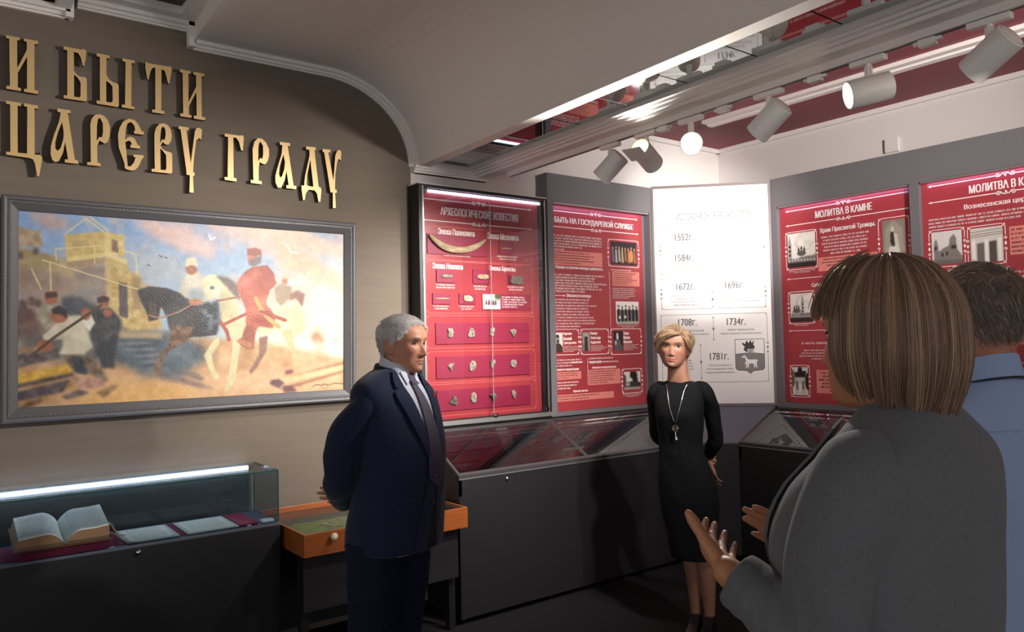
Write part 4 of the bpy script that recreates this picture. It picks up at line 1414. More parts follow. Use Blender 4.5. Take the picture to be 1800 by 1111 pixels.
        a.poly([(0.05, 1), (0.08, 0.35), (0.14, 0.2), (0.2, 0.35), (0.22, 0.6), (0.55, 0.45), (0.62, 0.2), (0.72, 0.1), (0.82, 0.25), (0.85, 0.6), (1, 0.8), (1, 1)], (0.50, 0.48, 0.46), 1, 1, (n * 0.05, n * 0.05))
        for x, z in ((0.13, 0.5), (0.35, 0.7), (0.5, 0.68), (0.68, 0.5), (0.76, 0.5)):
            a.ell(x, z, 0.03, 0.06, D, 1)
        a.poly([(0, 0.85), (1, 0.9), (1, 1), (0, 1)], G, 2)
    elif kind == 'dig':
        a.a[:] = (0.80, 0.76, 0.74)
        a.poly([(0, 0), (1, 0), (1, 0.3), (0, 0.35)], (0.85, 0.86, 0.84), 2)
        a.ell(0.85, 0.15, 0.2, 0.2, (0.30, 0.36, 0.26), 3)
        for i, x in enumerate((0.35, 0.5, 0.6, 0.72, 0.2)):
            a.poly([(x - 0.04, 0.75), (x - 0.05, 0.5), (x + 0.04, 0.48), (x + 0.05, 0.75)], ((0.25, 0.18, 0.4), (0.5, 0.2, 0.2), (0.2, 0.2, 0.25))[i % 3], 1)
            a.ell(x, 0.44, 0.025, 0.05, (0.2, 0.15, 0.14), 1)
        a.poly([(0.15, 0.7), (0.95, 0.75), (0.9, 0.95), (0.1, 0.92)], (0.93, 0.90, 0.88), 2)
    return a


def photo(kind, x0, x1, z0, z1, y, parent, name='photo_print', res=72):
    w = max(24, int(res))
    h_ = max(24, int(res * (z1 - z0) / (x1 - x0)))
    return pic(kind, w, h_).plane(name, x0, x1, z0, z1, y, M_photo, parent)


# ------------------------------------------------------------------ 1. glazed showcase with the finds
UF = 4.16                       # front plane of the wall units
S1 = thing('glazed_showcase', 'red glazed wall showcase with tusk, tools and clay sherds, headed АРХЕОЛОГИЧЕСКИЕ ИЗВЕСТИЯ', 'showcase', (2.45, UF, 0))
b = MB()
b.box(0.0, 1.038, 0.05, 0.13, 1.092, 2.612)
b.box(0.0, 0.030, 0.0, 0.05, 1.092, 2.612)
b.box(1.012, 1.038, 0.0, 0.05, 1.092, 2.612)
b.box(0.030, 1.012, 0.0, 0.05, 2.592, 2.612)
b.box(0.030, 1.012, 0.0, 0.05, 1.092, 1.128)
b.box(0.985, 1.012, 0.03, 0.05, 1.128, 2.592)
obj('case_body', b, M_dgrey, S1)
obj('added_pale_board', MB().box(0.0, 1.038, 0.002, 0.13, 2.6125, 2.618), M_trim, S1)  # added only so the mirror strip above reflects pale instead of black
b = MB()
b.box(0.024, 0.034, -0.003, 0.0005, 1.12, 2.60)
b.box(1.008, 1.016, -0.003, 0.0005, 1.12, 2.60)
b.box(0.0, 1.038, -0.003, 0.0005, 1.094, 1.122)
obj('frame_strip', b, M_alu, S1)
obj('back_board', MB().box(0.031, 0.985, 0.0455, 0.0497, 1.129, 2.59), M_red, S1)
y = 0.0448
t1 = MB()
text(t1, 'АРХЕОЛОГИЧЕСКИЕ ИЗВЕСТИЯ', 0.187, 0.812, 2.436, 2.488, y, weight=0.03)
obj('heading', t1, M_print, S1)
rules(S1, y, ((0.038, 0.93, 2.530, 1), (0.038, 0.93, 2.394, -1)), ())
for s_, *q in (('Эпоха Палеолита', 0.165, 0.445, 2.310, 2.350), ('Эпоха Мезолита', 0.550, 0.810, 2.305, 2.348), ('Эпоха Неолита', 0.120, 0.347, 2.088, 2.126), ('Эпоха Бронзы', 0.560, 0.778, 2.085, 2.126)):
    t2 = MB()
    text(t2, s_, *q, y, weight=0.03)
    obj('period_title', t2, M_print, S1)
rng = random.Random(21)
for (x0, x1, zt, zb, n_) in ((0.17, 0.46, 2.200, 2.170, 2), (0.62, 0.82, 2.200, 2.165, 2), (0.12, 0.31, 1.995, 1.960, 2), (0.425, 0.545, 1.992, 1.957, 2), (0.70, 0.86, 1.995, 1.960, 2), (0.115, 0.245, 1.857, 1.825, 2), (0.315, 0.435, 1.857, 1.825, 2)):
    t3 = MB()
    lines(t3, x0, x1, zt, zb, n_, y, rng=rng, align='c', last=0.75)
    obj('caption', t3, M_print, S1)
for x0, x1, z0, z1 in ((0.064, 0.925, 2.145, 2.36), (0.066, 0.925, 1.805, 2.138), (0.067, 0.93, 1.582, 1.79), (0.067, 0.933, 1.365, 1.560), (0.068, 0.937, 1.152, 1.352)):
    fr = MB()
    card(fr, x0, x1, z0, z1, y, w=0.004, c=0.02, side=False)
    obj('faint_border', fr, M_faint, S1)
boards = [(0.079, 0.526, 2.180, 2.309), (0.641, 0.766, 2.208, 2.296), (0.144, 0.280, 2.000, 2.081), (0.423, 0.556, 2.000, 2.093), (0.714, 0.836, 2.004, 2.070),
          (0.112, 0.247, 1.862, 1.930), (0.311, 0.442, 1.865, 1.934), (0.130, 0.880, 1.607, 1.742), (0.130, 0.880, 1.389, 1.528), (0.130, 0.880, 1.183, 1.316)]
for x0, x1, z0, z1 in boards:
    mb = MB().box(x0, x1, 0.037, 0.0454, z0, z1)
    obj('mounting_board', mb, M_mred, S1, bevel=0.001)
infob = MB().box(0.494, 0.902, 0.039, 0.0454, 1.830, 1.936)
obj('text_board', infob, M_mred, S1)
photo('dig', 0.497, 0.642, 1.833, 1.933, 0.0385, S1)
tt = MB()
lines(tt, 0.655, 0.875, 1.924, 1.842, 5, 0.0386, rng=rng, fill=0.6)
obj('info_text', tt, M_print, S1)
for x, y0 in ((0.531, 0.006), (0.560, 0.013)):
    pass
obj('sliding_pane', MB().box(0.0305, 0.545, 0.004, 0.008, 1.1285, 2.5915), M_pane, S1)
obj('sliding_pane', MB().box(0.528, 1.0115, 0.011, 0.015, 1.1285, 2.5915), M_pane, S1)
e = MB()
e.box(0.5445, 0.546, 0.0035, 0.0085, 1.1285, 2.5915)
obj('pane_edge', e, mat('pale glass edge', 'c9d4d2', 0.2), S1)
led = MB()
led.tube([(0.075, 0.026, 2.576), (0.985, 0.026, 2.576)], 0.0085, 10)
obj('light_tube', led, M_led2, S1)
for x in (0.050, 0.985):
    obj('tube_holder', MB().box(x, x + 0.026, 0.017, 0.040, 2.562, 2.590), M_chrome, S1, bevel=0.002)
lk = MB()
lk.box(0.535, 0.571, -0.004, 0.0035, 1.118, 1.144)
lk.lathe([(0.0, 0.0), (0.009, 0.0), (0.009, 0.012), (0, 0.013)], Matrix.Translation((0.557, -0.004, 1.131)) @ Matrix.Rotation(R_(90), 4, 'X'), 16)
obj('lock', lk, M_chrome, S1)
obj('corner_clip', MB().box(0.988, 1.010, -0.004, 0.0035, 1.130, 1.158), M_chrome, S1)
sc_ = MB()
for z in (1.35, 1.62, 1.95, 2.25, 2.45):
    sc_.ball((1.030, -0.0005, z), (0.003, 0.0015, 0.003), 8)
obj('screws', sc_, M_steel, S1)


def world1(x, y_, z):
    return (2.45 + x, UF + y_, z)


# the finds
tk = MB()
pts = [(0.098, 2.290), (0.150, 2.250), (0.215, 2.222), (0.30, 2.212), (0.38, 2.222), (0.45, 2.248), (0.498, 2.278), (0.522, 2.292)]
tk.tube([(x - 0.31, -0.014, z - 2.24) for x, z in pts], [0.012, 0.020, 0.023, 0.022, 0.021, 0.018, 0.012, 0.005], 12, sub=5, round_ends=True, flat=((0, 1, 0), 0.55))
o = obj('tusk_fragment', tk, M_bone, smooth=True, loc=world1(0.31, 0.036, 2.24))
tag(o, 'long curved brown mammoth tusk fragment on its maroon board', 'fossil')


def stoneish(name, outline, thick, m, loc, label, cat, group=None, seed=0, engrave=6):
    """flat lump: outline in mm (x,z), domed front, rough, with incised scratches"""
    rs = np.random.RandomState(seed)
    P = cr(np.array(outline + outline[:1], float), 4)[:-1] / 1000
    P = P - P.mean(0)
    P *= 1 + 0.05 * rs.randn(len(P), 1)
    mb = MB()
    R = []
    for s, d in ((0.94, 0.0), (1.0, -0.35), (0.97, -0.75), (0.85, -0.95), (0.6, -1.04), (0.3, -1.06)):
        ring = np.stack([P[:, 0] * s, np.full(len(P), d * thick), P[:, 1] * s], 1)
        if d < -0.5:
            ring[:, 1] += rs.randn(len(P)) * thick * 0.07
        R.append(ring)
    mb.rings(R)
    for k in range(engrave):
        a, c = rs.rand() * math.pi, (rs.rand(2) - 0.5) * 0.9
        L = 0.35 * np.ptp(P[:, 0])
        x, z = c[0] * np.ptp(P[:, 0]) * 0.5, c[1] * np.ptp(P[:, 1]) * 0.5
        mb.tube([(x - L / 2 * math.cos(a), -thick * 1.03, z - L / 2 * math.sin(a)), (x, -thick * 1.08, z + 0.003), (x + L / 2 * math.cos(a), -thick * 1.03, z + L / 2 * math.sin(a))], 0.0013, 5, mi=1)
    o = obj(name, mb, [m, mat('dark incised line', '4f483e', 0.9)], loc=loc)
    return tag(o, label, cat, group)


sh = [('squarish clay sherd, first from the left in the top row of sherds', (0.232, 1.676), [(-20, 27), (22, 24), (19, -22), (4, -30), (-14, -26), (-15, 5)]),
      ('egg-shaped clay sherd, second in the top row of sherds', (0.398, 1.680), [(0, 34), (18, 22), (25, -6), (22, -26), (-20, -28), (-25, 0), (-14, 22)]),
      ('narrow upright clay sherd, third in the top row of sherds', (0.562, 1.678), [(-16, 27), (20, 28), (16, 0), (8, -26), (-14, -24), (-19, -10)]),
      ('clay sherd with a pointed foot, fourth in the top row of sherds', (0.739, 1.675), [(-10, 24), (14, 24), (27, 4), (14, -14), (6, -30), (-4, -20), (-14, -4), (-26, 14)]),
      ('wedge-shaped clay sherd, first in the middle row of sherds', (0.236, 1.465), [(-8, 22), (10, 20), (24, 26), (14, 2), (2, -28), (-8, -14), (-22, 2)]),
      ('large oval clay sherd, second in the middle row of sherds', (0.400, 1.462), [(4, 34), (26, 24), (26, -4), (4, -32), (-20, -34), (-28, -10), (-18, 20)]),
      ('three-cornered clay sherd, third in the middle row of sherds', (0.561, 1.474), [(-22, 22), (0, 18), (22, 28), (22, 6), (6, -24), (-12, -28), (-14, 0)]),
      ('rounded clay sherd, fourth in the middle row of sherds', (0.736, 1.468), [(2, 30), (20, 18), (24, -8), (6, -26), (-18, -18), (-26, 4), (-14, 24)]),
      ('dark clay sherd with deep cuts, first in the bottom row of sherds', (0.249, 1.247), [(8, 30), (24, 20), (26, -24), (4, -28), (-24, -18), (-26, 0), (-8, 10), (-4, 26)]),
      ('tall oval clay sherd, second in the bottom row of sherds', (0.404, 1.257), [(2, 36), (20, 22), (22, -10), (10, -36), (-12, -28), (-22, -4), (-14, 26)]),
      ('dark triangular stone standing out on a peg, third in the bottom row of sherds', (0.557, 1.254), [(-28, 18), (-6, 28), (28, 24), (26, 2), (10, -26), (0, -14), (-14, 4)]),
      ('slender clay sherd, fourth in the bottom row of sherds', (0.732, 1.258), [(-18, 26), (6, 28), (18, 10), (14, -22), (6, -32), (-6, -12), (-14, 4)])]
M_stone2 = mat('dark grey stone', '6d675c', 0.85, bump=(70, 0.7), var=(60, 0.25))
for k, (lab, (x, z), ol) in enumerate(sh):
    stoneish('clay_sherd', ol, 0.011 if k != 10 else 0.018, M_stone2 if k in (8, 10) else M_stone, world1(x, 0.0367, z), lab, 'sherd', 'clay sherds in the showcase', 40 + k)
stoneish('stone_axe', [(-52, 22), (0, 30), (48, 24), (54, 0), (46, -26), (0, -30), (-50, -22), (-54, 0)], 0.018, M_stone2, world1(0.776, 0.0367, 2.034), 'thick brown stone axe head under the bronze age title', 'stone tool', None, 60, 3)
stoneish('stone_adze', [(-46, 3), (-20, 16), (44, 15), (46, -2), (40, -15), (-24, -16), (-44, -6)], 0.012, M_bone, world1(0.494, 0.0367, 2.046), 'pale pointed stone adze in the middle of the third row', 'stone tool', None, 61, 2)
stoneish('flint_point', [(-38, 0), (-14, 12), (40, 8), (44, -4), (10, -10), (-26, -9)], 0.010, M_stone, world1(0.216, 0.0367, 2.040), 'grey flint point on the board under the neolithic title', 'stone tool', None, 62, 2)
stoneish('bone_awl', [(-56, 1), (0, 5), (56, 2), (50, -3), (0, -5), (-50, -3)], 0.005, M_bone, world1(0.180, 0.0367, 1.897), 'thin bone awl on a small maroon board, left of the pale scraper', 'bone tool', None, 63, 0)
stoneish('stone_scraper', [(-32, 18), (10, 20), (34, 8), (30, -18), (0, -20), (-32, -14)], 0.010, mat('pale chert', 'cbb894', 0.7, bump=(60, 0.4), var=(40, 0.15)), world1(0.379, 0.0367, 1.900), 'pale square stone scraper left of the excavation photograph', 'stone tool', None, 64, 2)
stoneish('flint_flake', [(-44, 2), (0, 4), (44, 1), (40, -3), (-40, -3)], 0.004, M_bone, world1(0.703, 0.0367, 2.247), 'thin flint blade on the pinkish board under the mesolithic title', 'stone tool', None, 65, 0)

# ------------------------------------------------------------------ 2. red board on state service
def recess_unit(name, label, cat, loc, rz, width, z0, z1, openings, depth=0.11, rec=0.058):
    t = thing(name, label, cat, loc, rz)
    b = MB()
    zt, zb = 2.600, 1.113
    b.box(0, width, rec + 0.004, depth, z0, z1)
    b.box(0, width, 0, rec + 0.004, zt, z1)
    b.box(0, width, 0, rec + 0.004, z0, zb)
    xs = [0.0] + [v for o_ in openings for v in o_] + [width]
    for i in range(0, len(xs), 2):
        b.box(xs[i], xs[i + 1], 0, rec + 0.004, zb, zt)
    obj('frame', b, M_grey, t)
    for (x0, x1) in openings:
        # light strip tucked up behind the header, on the inner face of the frame
        obj('light_strip', MB().box(x0 + 0.01, x1 - 0.01, 0.004, 0.018, zt - 0.013, zt - 0.0005), M_alu, t)
        area('strip_light', t, ((x0 + x1) / 2, 0.012, zt - 0.016), (R_(28), 0, 0), x1 - x0 - 0.06, 0.008, 0.3, (0.62, 0.55, 1.0))
    return t


S2 = recess_unit('information_board', 'red board headed БЫТЬ НА ГОСУДАРЕВОЙ СЛУЖБЕ in a grey frame', 'information board', (3.490, UF, 0), 0, 1.062, 1.085, 2.80, [(0.052, 1.040)])
Yb = 0.056
obj('poster', MB().box(0.0525, 1.010, Yb, 0.0615, 1.1135, 2.5995), M_red, S2)
y = Yb - 0.0008
hd = MB()
text(hd, 'БЫТЬ НА ГОСУДАРЕВОЙ СЛУЖБЕ', 0.112, 0.910, 2.457, 2.518, y, weight=0.035)
obj('heading', hd, M_print, S2)
rules(S2, y, ((0.068, 0.962, 2.548, 1), (0.068, 0.968, 2.434, -1)),
      ((0.066, 0.19, 2.272, False, 0.010), (0.066, 0.10, 2.142, False, 0.008), (0.068, 0.19, 1.938, False, 0.010), (0.66, 0.87, 2.145, False, 0.009)))
for q in ((0.640, 0.643, 1.71, 2.13), (0.395, 0.398, 1.285, 1.48)):
    obj('dividing_rule', MB().quad(*q, y), M_print, S2)
for q in ((0.636, 0.966, 2.172, 2.378), (0.066, 0.316, 1.513, 1.696), (0.335, 0.617, 1.510, 1.696), (0.638, 0.968, 1.502, 1.696), (0.748, 0.966, 1.203, 1.389)):
    cd = MB()
    card(cd, *q, y)
    obj('picture_border', cd, M_print, S2)
for q in ((0.066, 0.571, 2.160, 2.264), (0.674, 0.966, 2.024, 2.135), (0.068, 0.331, 1.335, 1.391), (0.405, 0.730, 1.283, 1.396), (0.069, 0.656, 1.180, 1.228)):
    obj('tinted_box', MB().quad(*q, y), M_pink, S2)
bt = MB()
rng = random.Random(8)
lines(bt, 0.068, 0.575, 2.382, 2.282, 5, y, rng=rng, fill=0.62, align='j')
text(bt, 'Порядок вступления воеводы в должность:', 0.112, 0.573, 2.128, 2.156, y, weight=0.03)
lines(bt, 0.064, 0.620, 2.098, 1.960, 7, y, rng=rng, fill=0.62)
text(bt, 'Обязанности воеводы:', 0.207, 0.448, 1.925, 1.953, y, weight=0.03)
lines(bt, 0.066, 0.520, 1.920, 1.705, 10, y, rng=rng, fill=0.50)
lines(bt, 0.672, 0.960, 2.010, 1.925, 6, y, rng=rng, fill=0.5)
lines(bt, 0.715, 0.940, 1.726, 1.704, 2, y, rng=rng, align='c')
lines(bt, 0.068, 0.374, 1.486, 1.424, 3, y, rng=rng, fill=0.5)
text(bt, 'городской думы', 0.230, 0.345, 1.448, 1.466, y, weight=0.03)
lines(bt, 0.410, 0.840, 1.490, 1.468, 1, y, rng=rng, fill=0.5)
text(bt, 'городская управа', 0.410, 0.540, 1.440, 1.460, y, weight=0.03)
lines(bt, 0.550, 0.830, 1.462, 1.440, 1, y, rng=rng, fill=0.5)
text(bt, 'Обязанности городской думы', 0.076, 0.308, 1.396, 1.418, y, weight=0.03)
text(bt, 'Обязанности городской управы', 0.443, 0.686, 1.400, 1.420, y, weight=0.03)
lines(bt, 0.068, 0.340, 1.325, 1.262, 3, y, rng=rng, fill=0.5)
text(bt, 'Функции земства:', 0.251, 0.392, 1.236, 1.258, y, weight=0.03)
lines(bt, 0.745, 0.965, 1.196, 1.172, 2, y, rng=rng, align='c')
for x, ws in ((0.168, ('Карелин', 'Василий', 'Григорьевич')), (0.432, ('Калмер', 'Александр', 'Андреевич')), (0.775, ('Ушков', 'Михаил', 'Иванович'))):
    for i, w_ in enumerate(ws):
        text(bt, w_, x, x + 0.0125 * len(w_) * 0.9, 1.650 - i * 0.033, 1.676 - i * 0.033, y, weight=0.03)
    lines(bt, x, min(x + 0.17, 0.95), 1.578, 1.530, 4, y, rng=rng, fill=0.5)
obj('body_text', bt, M_print, S2)
dt = MB()
lines(dt, 0.078, 0.550, 2.258, 2.166, 5, y - 0.0006, rng=rng, fill=0.42)
lines(dt, 0.690, 0.940, 2.128, 2.032, 6, y - 0.0006, rng=rng, fill=0.42)
lines(dt, 0.074, 0.310, 1.386, 1.340, 3, y - 0.0006, rng=rng, fill=0.42)
lines(dt, 0.415, 0.720, 1.390, 1.290, 6, y - 0.0006, rng=rng, fill=0.42)
lines(dt, 0.075, 0.640, 1.224, 1.184, 2, y - 0.0006, rng=rng, fill=0.42)
obj('box_text', dt, M_dprint, S2)
photo('crowd', 0.664, 0.938, 2.186, 2.362, y - 0.0008, S2, res=96)
photo('group', 0.700, 0.948, 1.732, 1.905, y - 0.0008, S2, res=96)
photo('bust', 0.068, 0.160, 1.530, 1.672, y - 0.0008, S2)
photo('standing', 0.350, 0.422, 1.535, 1.672, y - 0.0008, S2)
photo('officer', 0.668, 0.768, 1.532, 1.680, y - 0.0008, S2)
photo('trees', 0.768, 0.946, 1.230, 1.366, y - 0.0008, S2)
sc_ = MB()
for x, z in ((0.012, 2.72), (0.012, 2.60), (1.025, 2.585), (0.18, 1.098), (0.60, 1.098), (1.05, 1.10)):
    sc_.ball((x, -0.0005, z), (0.0035, 0.002, 0.0035), 8)
for x, z in ((-0.0005, 2.70), (-0.0005, 2.77)):
    sc_.ball((x, 0.03, z), (0.002, 0.0035, 0.0035), 8)
obj('screws', sc_, M_steel, S2)

# ------------------------------------------------------------------ 3. white chronology board across the corner
S3 = thing('chronology_board', 'white chronology board with years and a coat of arms, set across the corner', 'information board', (4.553, 4.158, 0), R_(-45))
WW = 0.903
b = MB()
b.box(0, WW, 0.012, 0.05, 1.085, 2.810)
b.box(0, 0.016, 0, 0.012, 1.105, 2.810)
b.box(WW - 0.018, WW, 0, 0.012, 1.105, 2.810)
b.box(0.016, WW - 0.018, 0, 0.012, 2.790, 2.810)
b.box(0, WW, 0, 0.012, 1.085, 1.105)
obj('frame', b, mat('brownish frame', '6a5a5a', 0.5), S3)
obj('white_sheet', MB().box(0.0165, WW - 0.0185, 0.004, 0.0118, 1.1055, 2.7895), M_paper, S3)
y = 0.0032
g = MB()
text(g, 'ИСТОРИЧЕСКАЯ ХРОНОЛОГИЯ', 0.193, 0.755, 2.535, 2.588, y, weight=0.0)
for s_, x, z in (('1552г.', 0.175, 2.376), ('1584г.', 0.173, 2.214), ('1672г.', 0.174, 1.989), ('1696г.', 0.547, 1.990), ('1708г.', 0.182, 1.710), ('1734г.', 0.549, 1.707), ('1781г.', 0.414, 1.442)):
    gy = MB()
    text(gy, s_, x, x + 0.139, z, z + 0.054, y, weight=0.012)
    obj('year', gy, mat('dark grey print', '4c4846', 0.6), S3)
obj('heading', g, mat('dark grey print', '4c4846', 0.6), S3)
g = MB()
for s_, xc, z in (('«Назначение города как', 0.237, 1.944), ('«Царевококшайск»', 0.237, 1.920), ('в Государевой грамоте', 0.237, 1.897), ('Алексея Михайловича', 0.237, 1.874),
                  ('Пожар, уничтоживший большую часть', 0.652, 1.940), ('Царевококшайска.', 0.652, 1.917), ('Начало восстановления города', 0.652, 1.893),
                  ('начало строительства', 0.652, 1.668), ('первой каменной Троицкой церкви', 0.652, 1.642),
                  ('Указ Екатерины II', 0.487, 1.398), ('об утверждении герба', 0.487, 1.371), ('города Царевококшайска', 0.487, 1.344),
                  ('входит в состав', 0.300, 1.668), ('Казанской губернии', 0.320, 1.642)):
    w_ = len(s_) * 0.0098
    text(g, s_, xc - w_ / 2, xc + w_ / 2, z - 0.008, z + 0.009, y, weight=0.01)
rng = random.Random(31)
lines(g, 0.15, 0.30, 1.450, 1.340, 5, y, rng=rng, align='c', fill=0.5)
lines(g, 0.11, 0.80, 2.340, 2.290, 2, y, rng=rng, align='c', fill=0.4)
lines(g, 0.11, 0.80, 2.180, 2.130, 2, y, rng=rng, align='c', fill=0.4)
obj('body_text', g, M_gprint, S3)
g = MB()
card(g, 0.058, 0.846, 1.840, 2.082, y, w=0.003, c=0.014)
card(g, 0.050, 0.848, 1.271, 1.796, y, w=0.003, c=0.014)
card(g, 0.060, 0.846, 2.115, 2.49, y, w=0.003, c=0.014)
for x0, z0, z1 in ((0.447, 1.854, 1.970), (0.447, 1.60, 1.769), (0.346, 1.302, 1.559)):
    g.quad(x0 - 0.0012, x0 + 0.0012, z0, z1, y)
    zm = (z0 + z1) / 2
    g.flatpoly([(x0 - 0.008, zm), (x0, zm - 0.02), (x0 + 0.008, zm), (x0, zm + 0.012)], y)
    for zz_ in (z0, z1):
        g.flatpoly([(x0 - 0.005, zz_), (x0, zz_ - 0.010), (x0 + 0.005, zz_), (x0, zz_ + 0.010)], y)
for z in (2.613, 2.503):
    arrow(g, 0.064, 0.10, z, y, w=0.003, s=0.006)
    arrow(g, 0.80, 0.84, z, y, w=0.003, s=0.006)
    g.quad(0.10, 0.80, z - 0.0012, z + 0.0012, y)
obj('ornament', g, M_gprint, S3)
# coat of arms: burning serpent above, white hind below
c = MB()
shield = [(0.603, 1.598), (0.824, 1.598), (0.822, 1.375), (0.808, 1.358), (0.740, 1.352), (0.713, 1.330), (0.688, 1.352), (0.620, 1.358), (0.604, 1.375)]
c.flatpoly(shield, y - 0.0002, 0)
inn = [(0.607, 1.594), (0.820, 1.594), (0.8185, 1.484), (0.713, 1.495), (0.6075, 1.484)]
c.flatpoly(inn, y - 0.0005, 1)
low = [(0.607, 1.481), (0.713, 1.492), (0.8185, 1.481), (0.818, 1.378), (0.806, 1.362), (0.740, 1.356), (0.713, 1.335), (0.688, 1.356), (0.622, 1.362), (0.608, 1.378)]
c.flatpoly(low, y - 0.0005, 2)
yh = y - 0.0009
c.flatpoly([(0.662, 1.398), (0.668, 1.400), (0.684, 1.430), (0.672, 1.460), (0.655, 1.452), (0.650, 1.456), (0.662, 1.470), (0.676, 1.472), (0.700, 1.440), (0.764, 1.440), (0.774, 1.428), (0.770, 1.424), (0.764, 1.430), (0.762, 1.405), (0.768, 1.376), (0.760, 1.376), (0.750, 1.400), (0.748, 1.376), (0.741, 1.376), (0.740, 1.408), (0.706, 1.408), (0.702, 1.376), (0.694, 1.376), (0.694, 1.404), (0.686, 1.376), (0.679, 1.376), (0.686, 1.412)][1:], yh, 1)
c.flatpoly([(0.655, 1.574), (0.680, 1.560), (0.690, 1.588), (0.706, 1.566), (0.722, 1.592), (0.728, 1.566), (0.748, 1.586), (0.740, 1.552), (0.752, 1.540), (0.744, 1.515), (0.742, 1.498), (0.690, 1.498), (0.668, 1.512), (0.676, 1.540), (0.660, 1.555)], yh, 0)
c.ring2d(0.706, 1.512, 0.006, 0.011, yh - 0.0004, 1, n=12)
c.ring2d(0.732, 1.512, 0.006, 0.011, yh - 0.0004, 1, n=12)
obj('coat_of_arms', c, [mat('black print', '2c2826', 0.6), M_paper, mat('mid grey print', '7d7874', 0.6)], S3)

# ------------------------------------------------------------------ 4. red boards on the churches, right wall unit
S4 = recess_unit('information_board', 'red boards headed МОЛИТВА В КАМНЕ with church photographs in a long grey frame', 'information board', (5.192, 3.52, 0), R_(-90), 3.0, 1.072, 2.820, [(0.050, 1.052), (1.112, 2.10), (2.16, 2.96)], rec=0.04)
Yb = 0.038
y = Yb - 0.0008
for x0, x1 in ((0.0505, 1.040), (1.1125, 2.0995), (2.1605, 2.9595)):
    obj('poster', MB().box(x0, x1, Yb, 0.0435, 1.1135, 2.5995), M_red, S4)
hd = MB()
text(hd, 'МОЛИТВА В КАМНЕ', 0.350, 0.776, 2.474, 2.526, y, weight=0.035)
text(hd, 'МОЛИТВА В КАМНЕ', 1.406, 1.835, 2.478, 2.530, y, weight=0.035)
obj('heading', hd, M_print, S4)
rules(S4, y, ((0.105, 1.030, 2.556, 1), (0.103, 1.028, 2.447, -1), (1.157, 2.066, 2.563, 1), (1.157, 2.066, 2.457, -1)),
      ((0.104, 0.95, 2.042, True, 0.010), (0.102, 0.95, 1.651, True, 0.010), (1.62, 2.03, 1.42, True, 0.010)))
for q in ((0.096, 0.353, 2.112, 2.395), (0.817, 1.024, 2.06, 2.400), (0.102, 0.317, 1.704, 1.944), (0.098, 0.257, 1.156, 1.392), (1.150, 1.366, 2.035, 2.276), (1.384, 1.598, 2.025, 2.269)):
    cd = MB()
    card(cd, *q, y)
    obj('picture_border', cd, M_print, S4)
for q in ((0.360, 0.804, 2.080, 2.180), (0.333, 0.780, 1.722, 1.835), (0.312, 0.790, 1.190, 1.360), (1.620, 2.05, 2.07, 2.242), (1.590, 2.05, 1.53, 1.709)):
    obj('tinted_box', MB().quad(*q, y), M_pink, S4)
bt = MB()
rng = random.Random(77)
text(bt, 'Храм Пресвятой Троицы.', 0.380, 0.796, 2.352, 2.396, y, weight=0.03)
lines(bt, 0.380, 0.765, 2.338, 2.192, 6, y, rng=rng, align='c', fill=0.5)
text(bt, 'Собор', 0.301, 0.386, 1.964, 1.998, y, weight=0.03)
text(bt, 'Воскресения', 0.40, 0.60, 1.964, 1.998, y, weight=0.03)
lines(bt, 0.342, 0.80, 1.890, 1.850, 2, y, rng=rng, align='c', fill=0.5)
text(bt, 'в честь святого благоверного', 0.202, 0.64, 1.544, 1.568, y, weight=0.03)
lines(bt, 0.172, 0.70, 1.514, 1.430, 4, y, rng=rng, align='c', fill=0.5)
lines(bt, 0.11, 0.34, 2.104, 2.082, 2, y, rng=rng, align='c')
lines(bt, 0.11, 0.30, 1.698, 1.684, 1, y, rng=rng, align='c')
text(bt, 'Вознесенская церковь', 1.372, 1.80, 2.376, 2.414, y, weight=0.03)
lines(bt, 1.152, 2.05, 2.356, 2.286, 3, y, rng=rng, fill=0.5)
lines(bt, 1.62, 2.05, 1.98, 1.75, 8, y, rng=rng, fill=0.5)
lines(bt, 1.15, 1.55, 1.98, 1.60, 12, y, rng=rng, fill=0.5)
lines(bt, 1.15, 2.05, 1.40, 1.20, 7, y, rng=rng, fill=0.5)
obj('body_text', bt, M_print, S4)
dt = MB()
lines(dt, 0.375, 0.790, 2.175, 2.085, 4, y - 0.0006, rng=rng, align='c', fill=0.45)
lines(dt, 0.345, 0.770, 1.830, 1.728, 4, y - 0.0006, rng=rng, align='c', fill=0.45)
lines(dt, 0.325, 0.780, 1.352, 1.198, 6, y - 0.0006, rng=rng, align='c', fill=0.5)
lines(dt, 1.63, 2.04, 2.235, 2.078, 6, y - 0.0006, rng=rng, fill=0.45)
lines(dt, 1.60, 2.04, 1.70, 1.54, 6, y - 0.0006, rng=rng, fill=0.45)
obj('box_text', dt, M_dprint, S4)
yp_ = y - 0.0008
photo('church', 0.112, 0.341, 2.128, 2.384, yp_, S4, res=90)
photo('saint', 0.844, 0.998, 2.085, 2.384, yp_, S4, res=80)
photo('church2', 0.118, 0.303, 1.718, 1.930, yp_, S4, res=80)
photo('church4', 0.114, 0.243, 1.170, 1.378, yp_, S4)
photo('ruin', 1.166, 1.350, 2.050, 2.262, yp_, S4, res=80)
photo('facade', 1.400, 1.584, 2.040, 2.256, yp_, S4, res=80)
sc_ = MB()
for x, z in ((0.02, 1.092), (0.085, 1.092), (0.35, 1.090), (0.62, 1.090)):
    sc_.ball((x, -0.0005, z), (0.0035, 0.002, 0.0035), 8)
obj('screws', sc_, M_steel, S4)

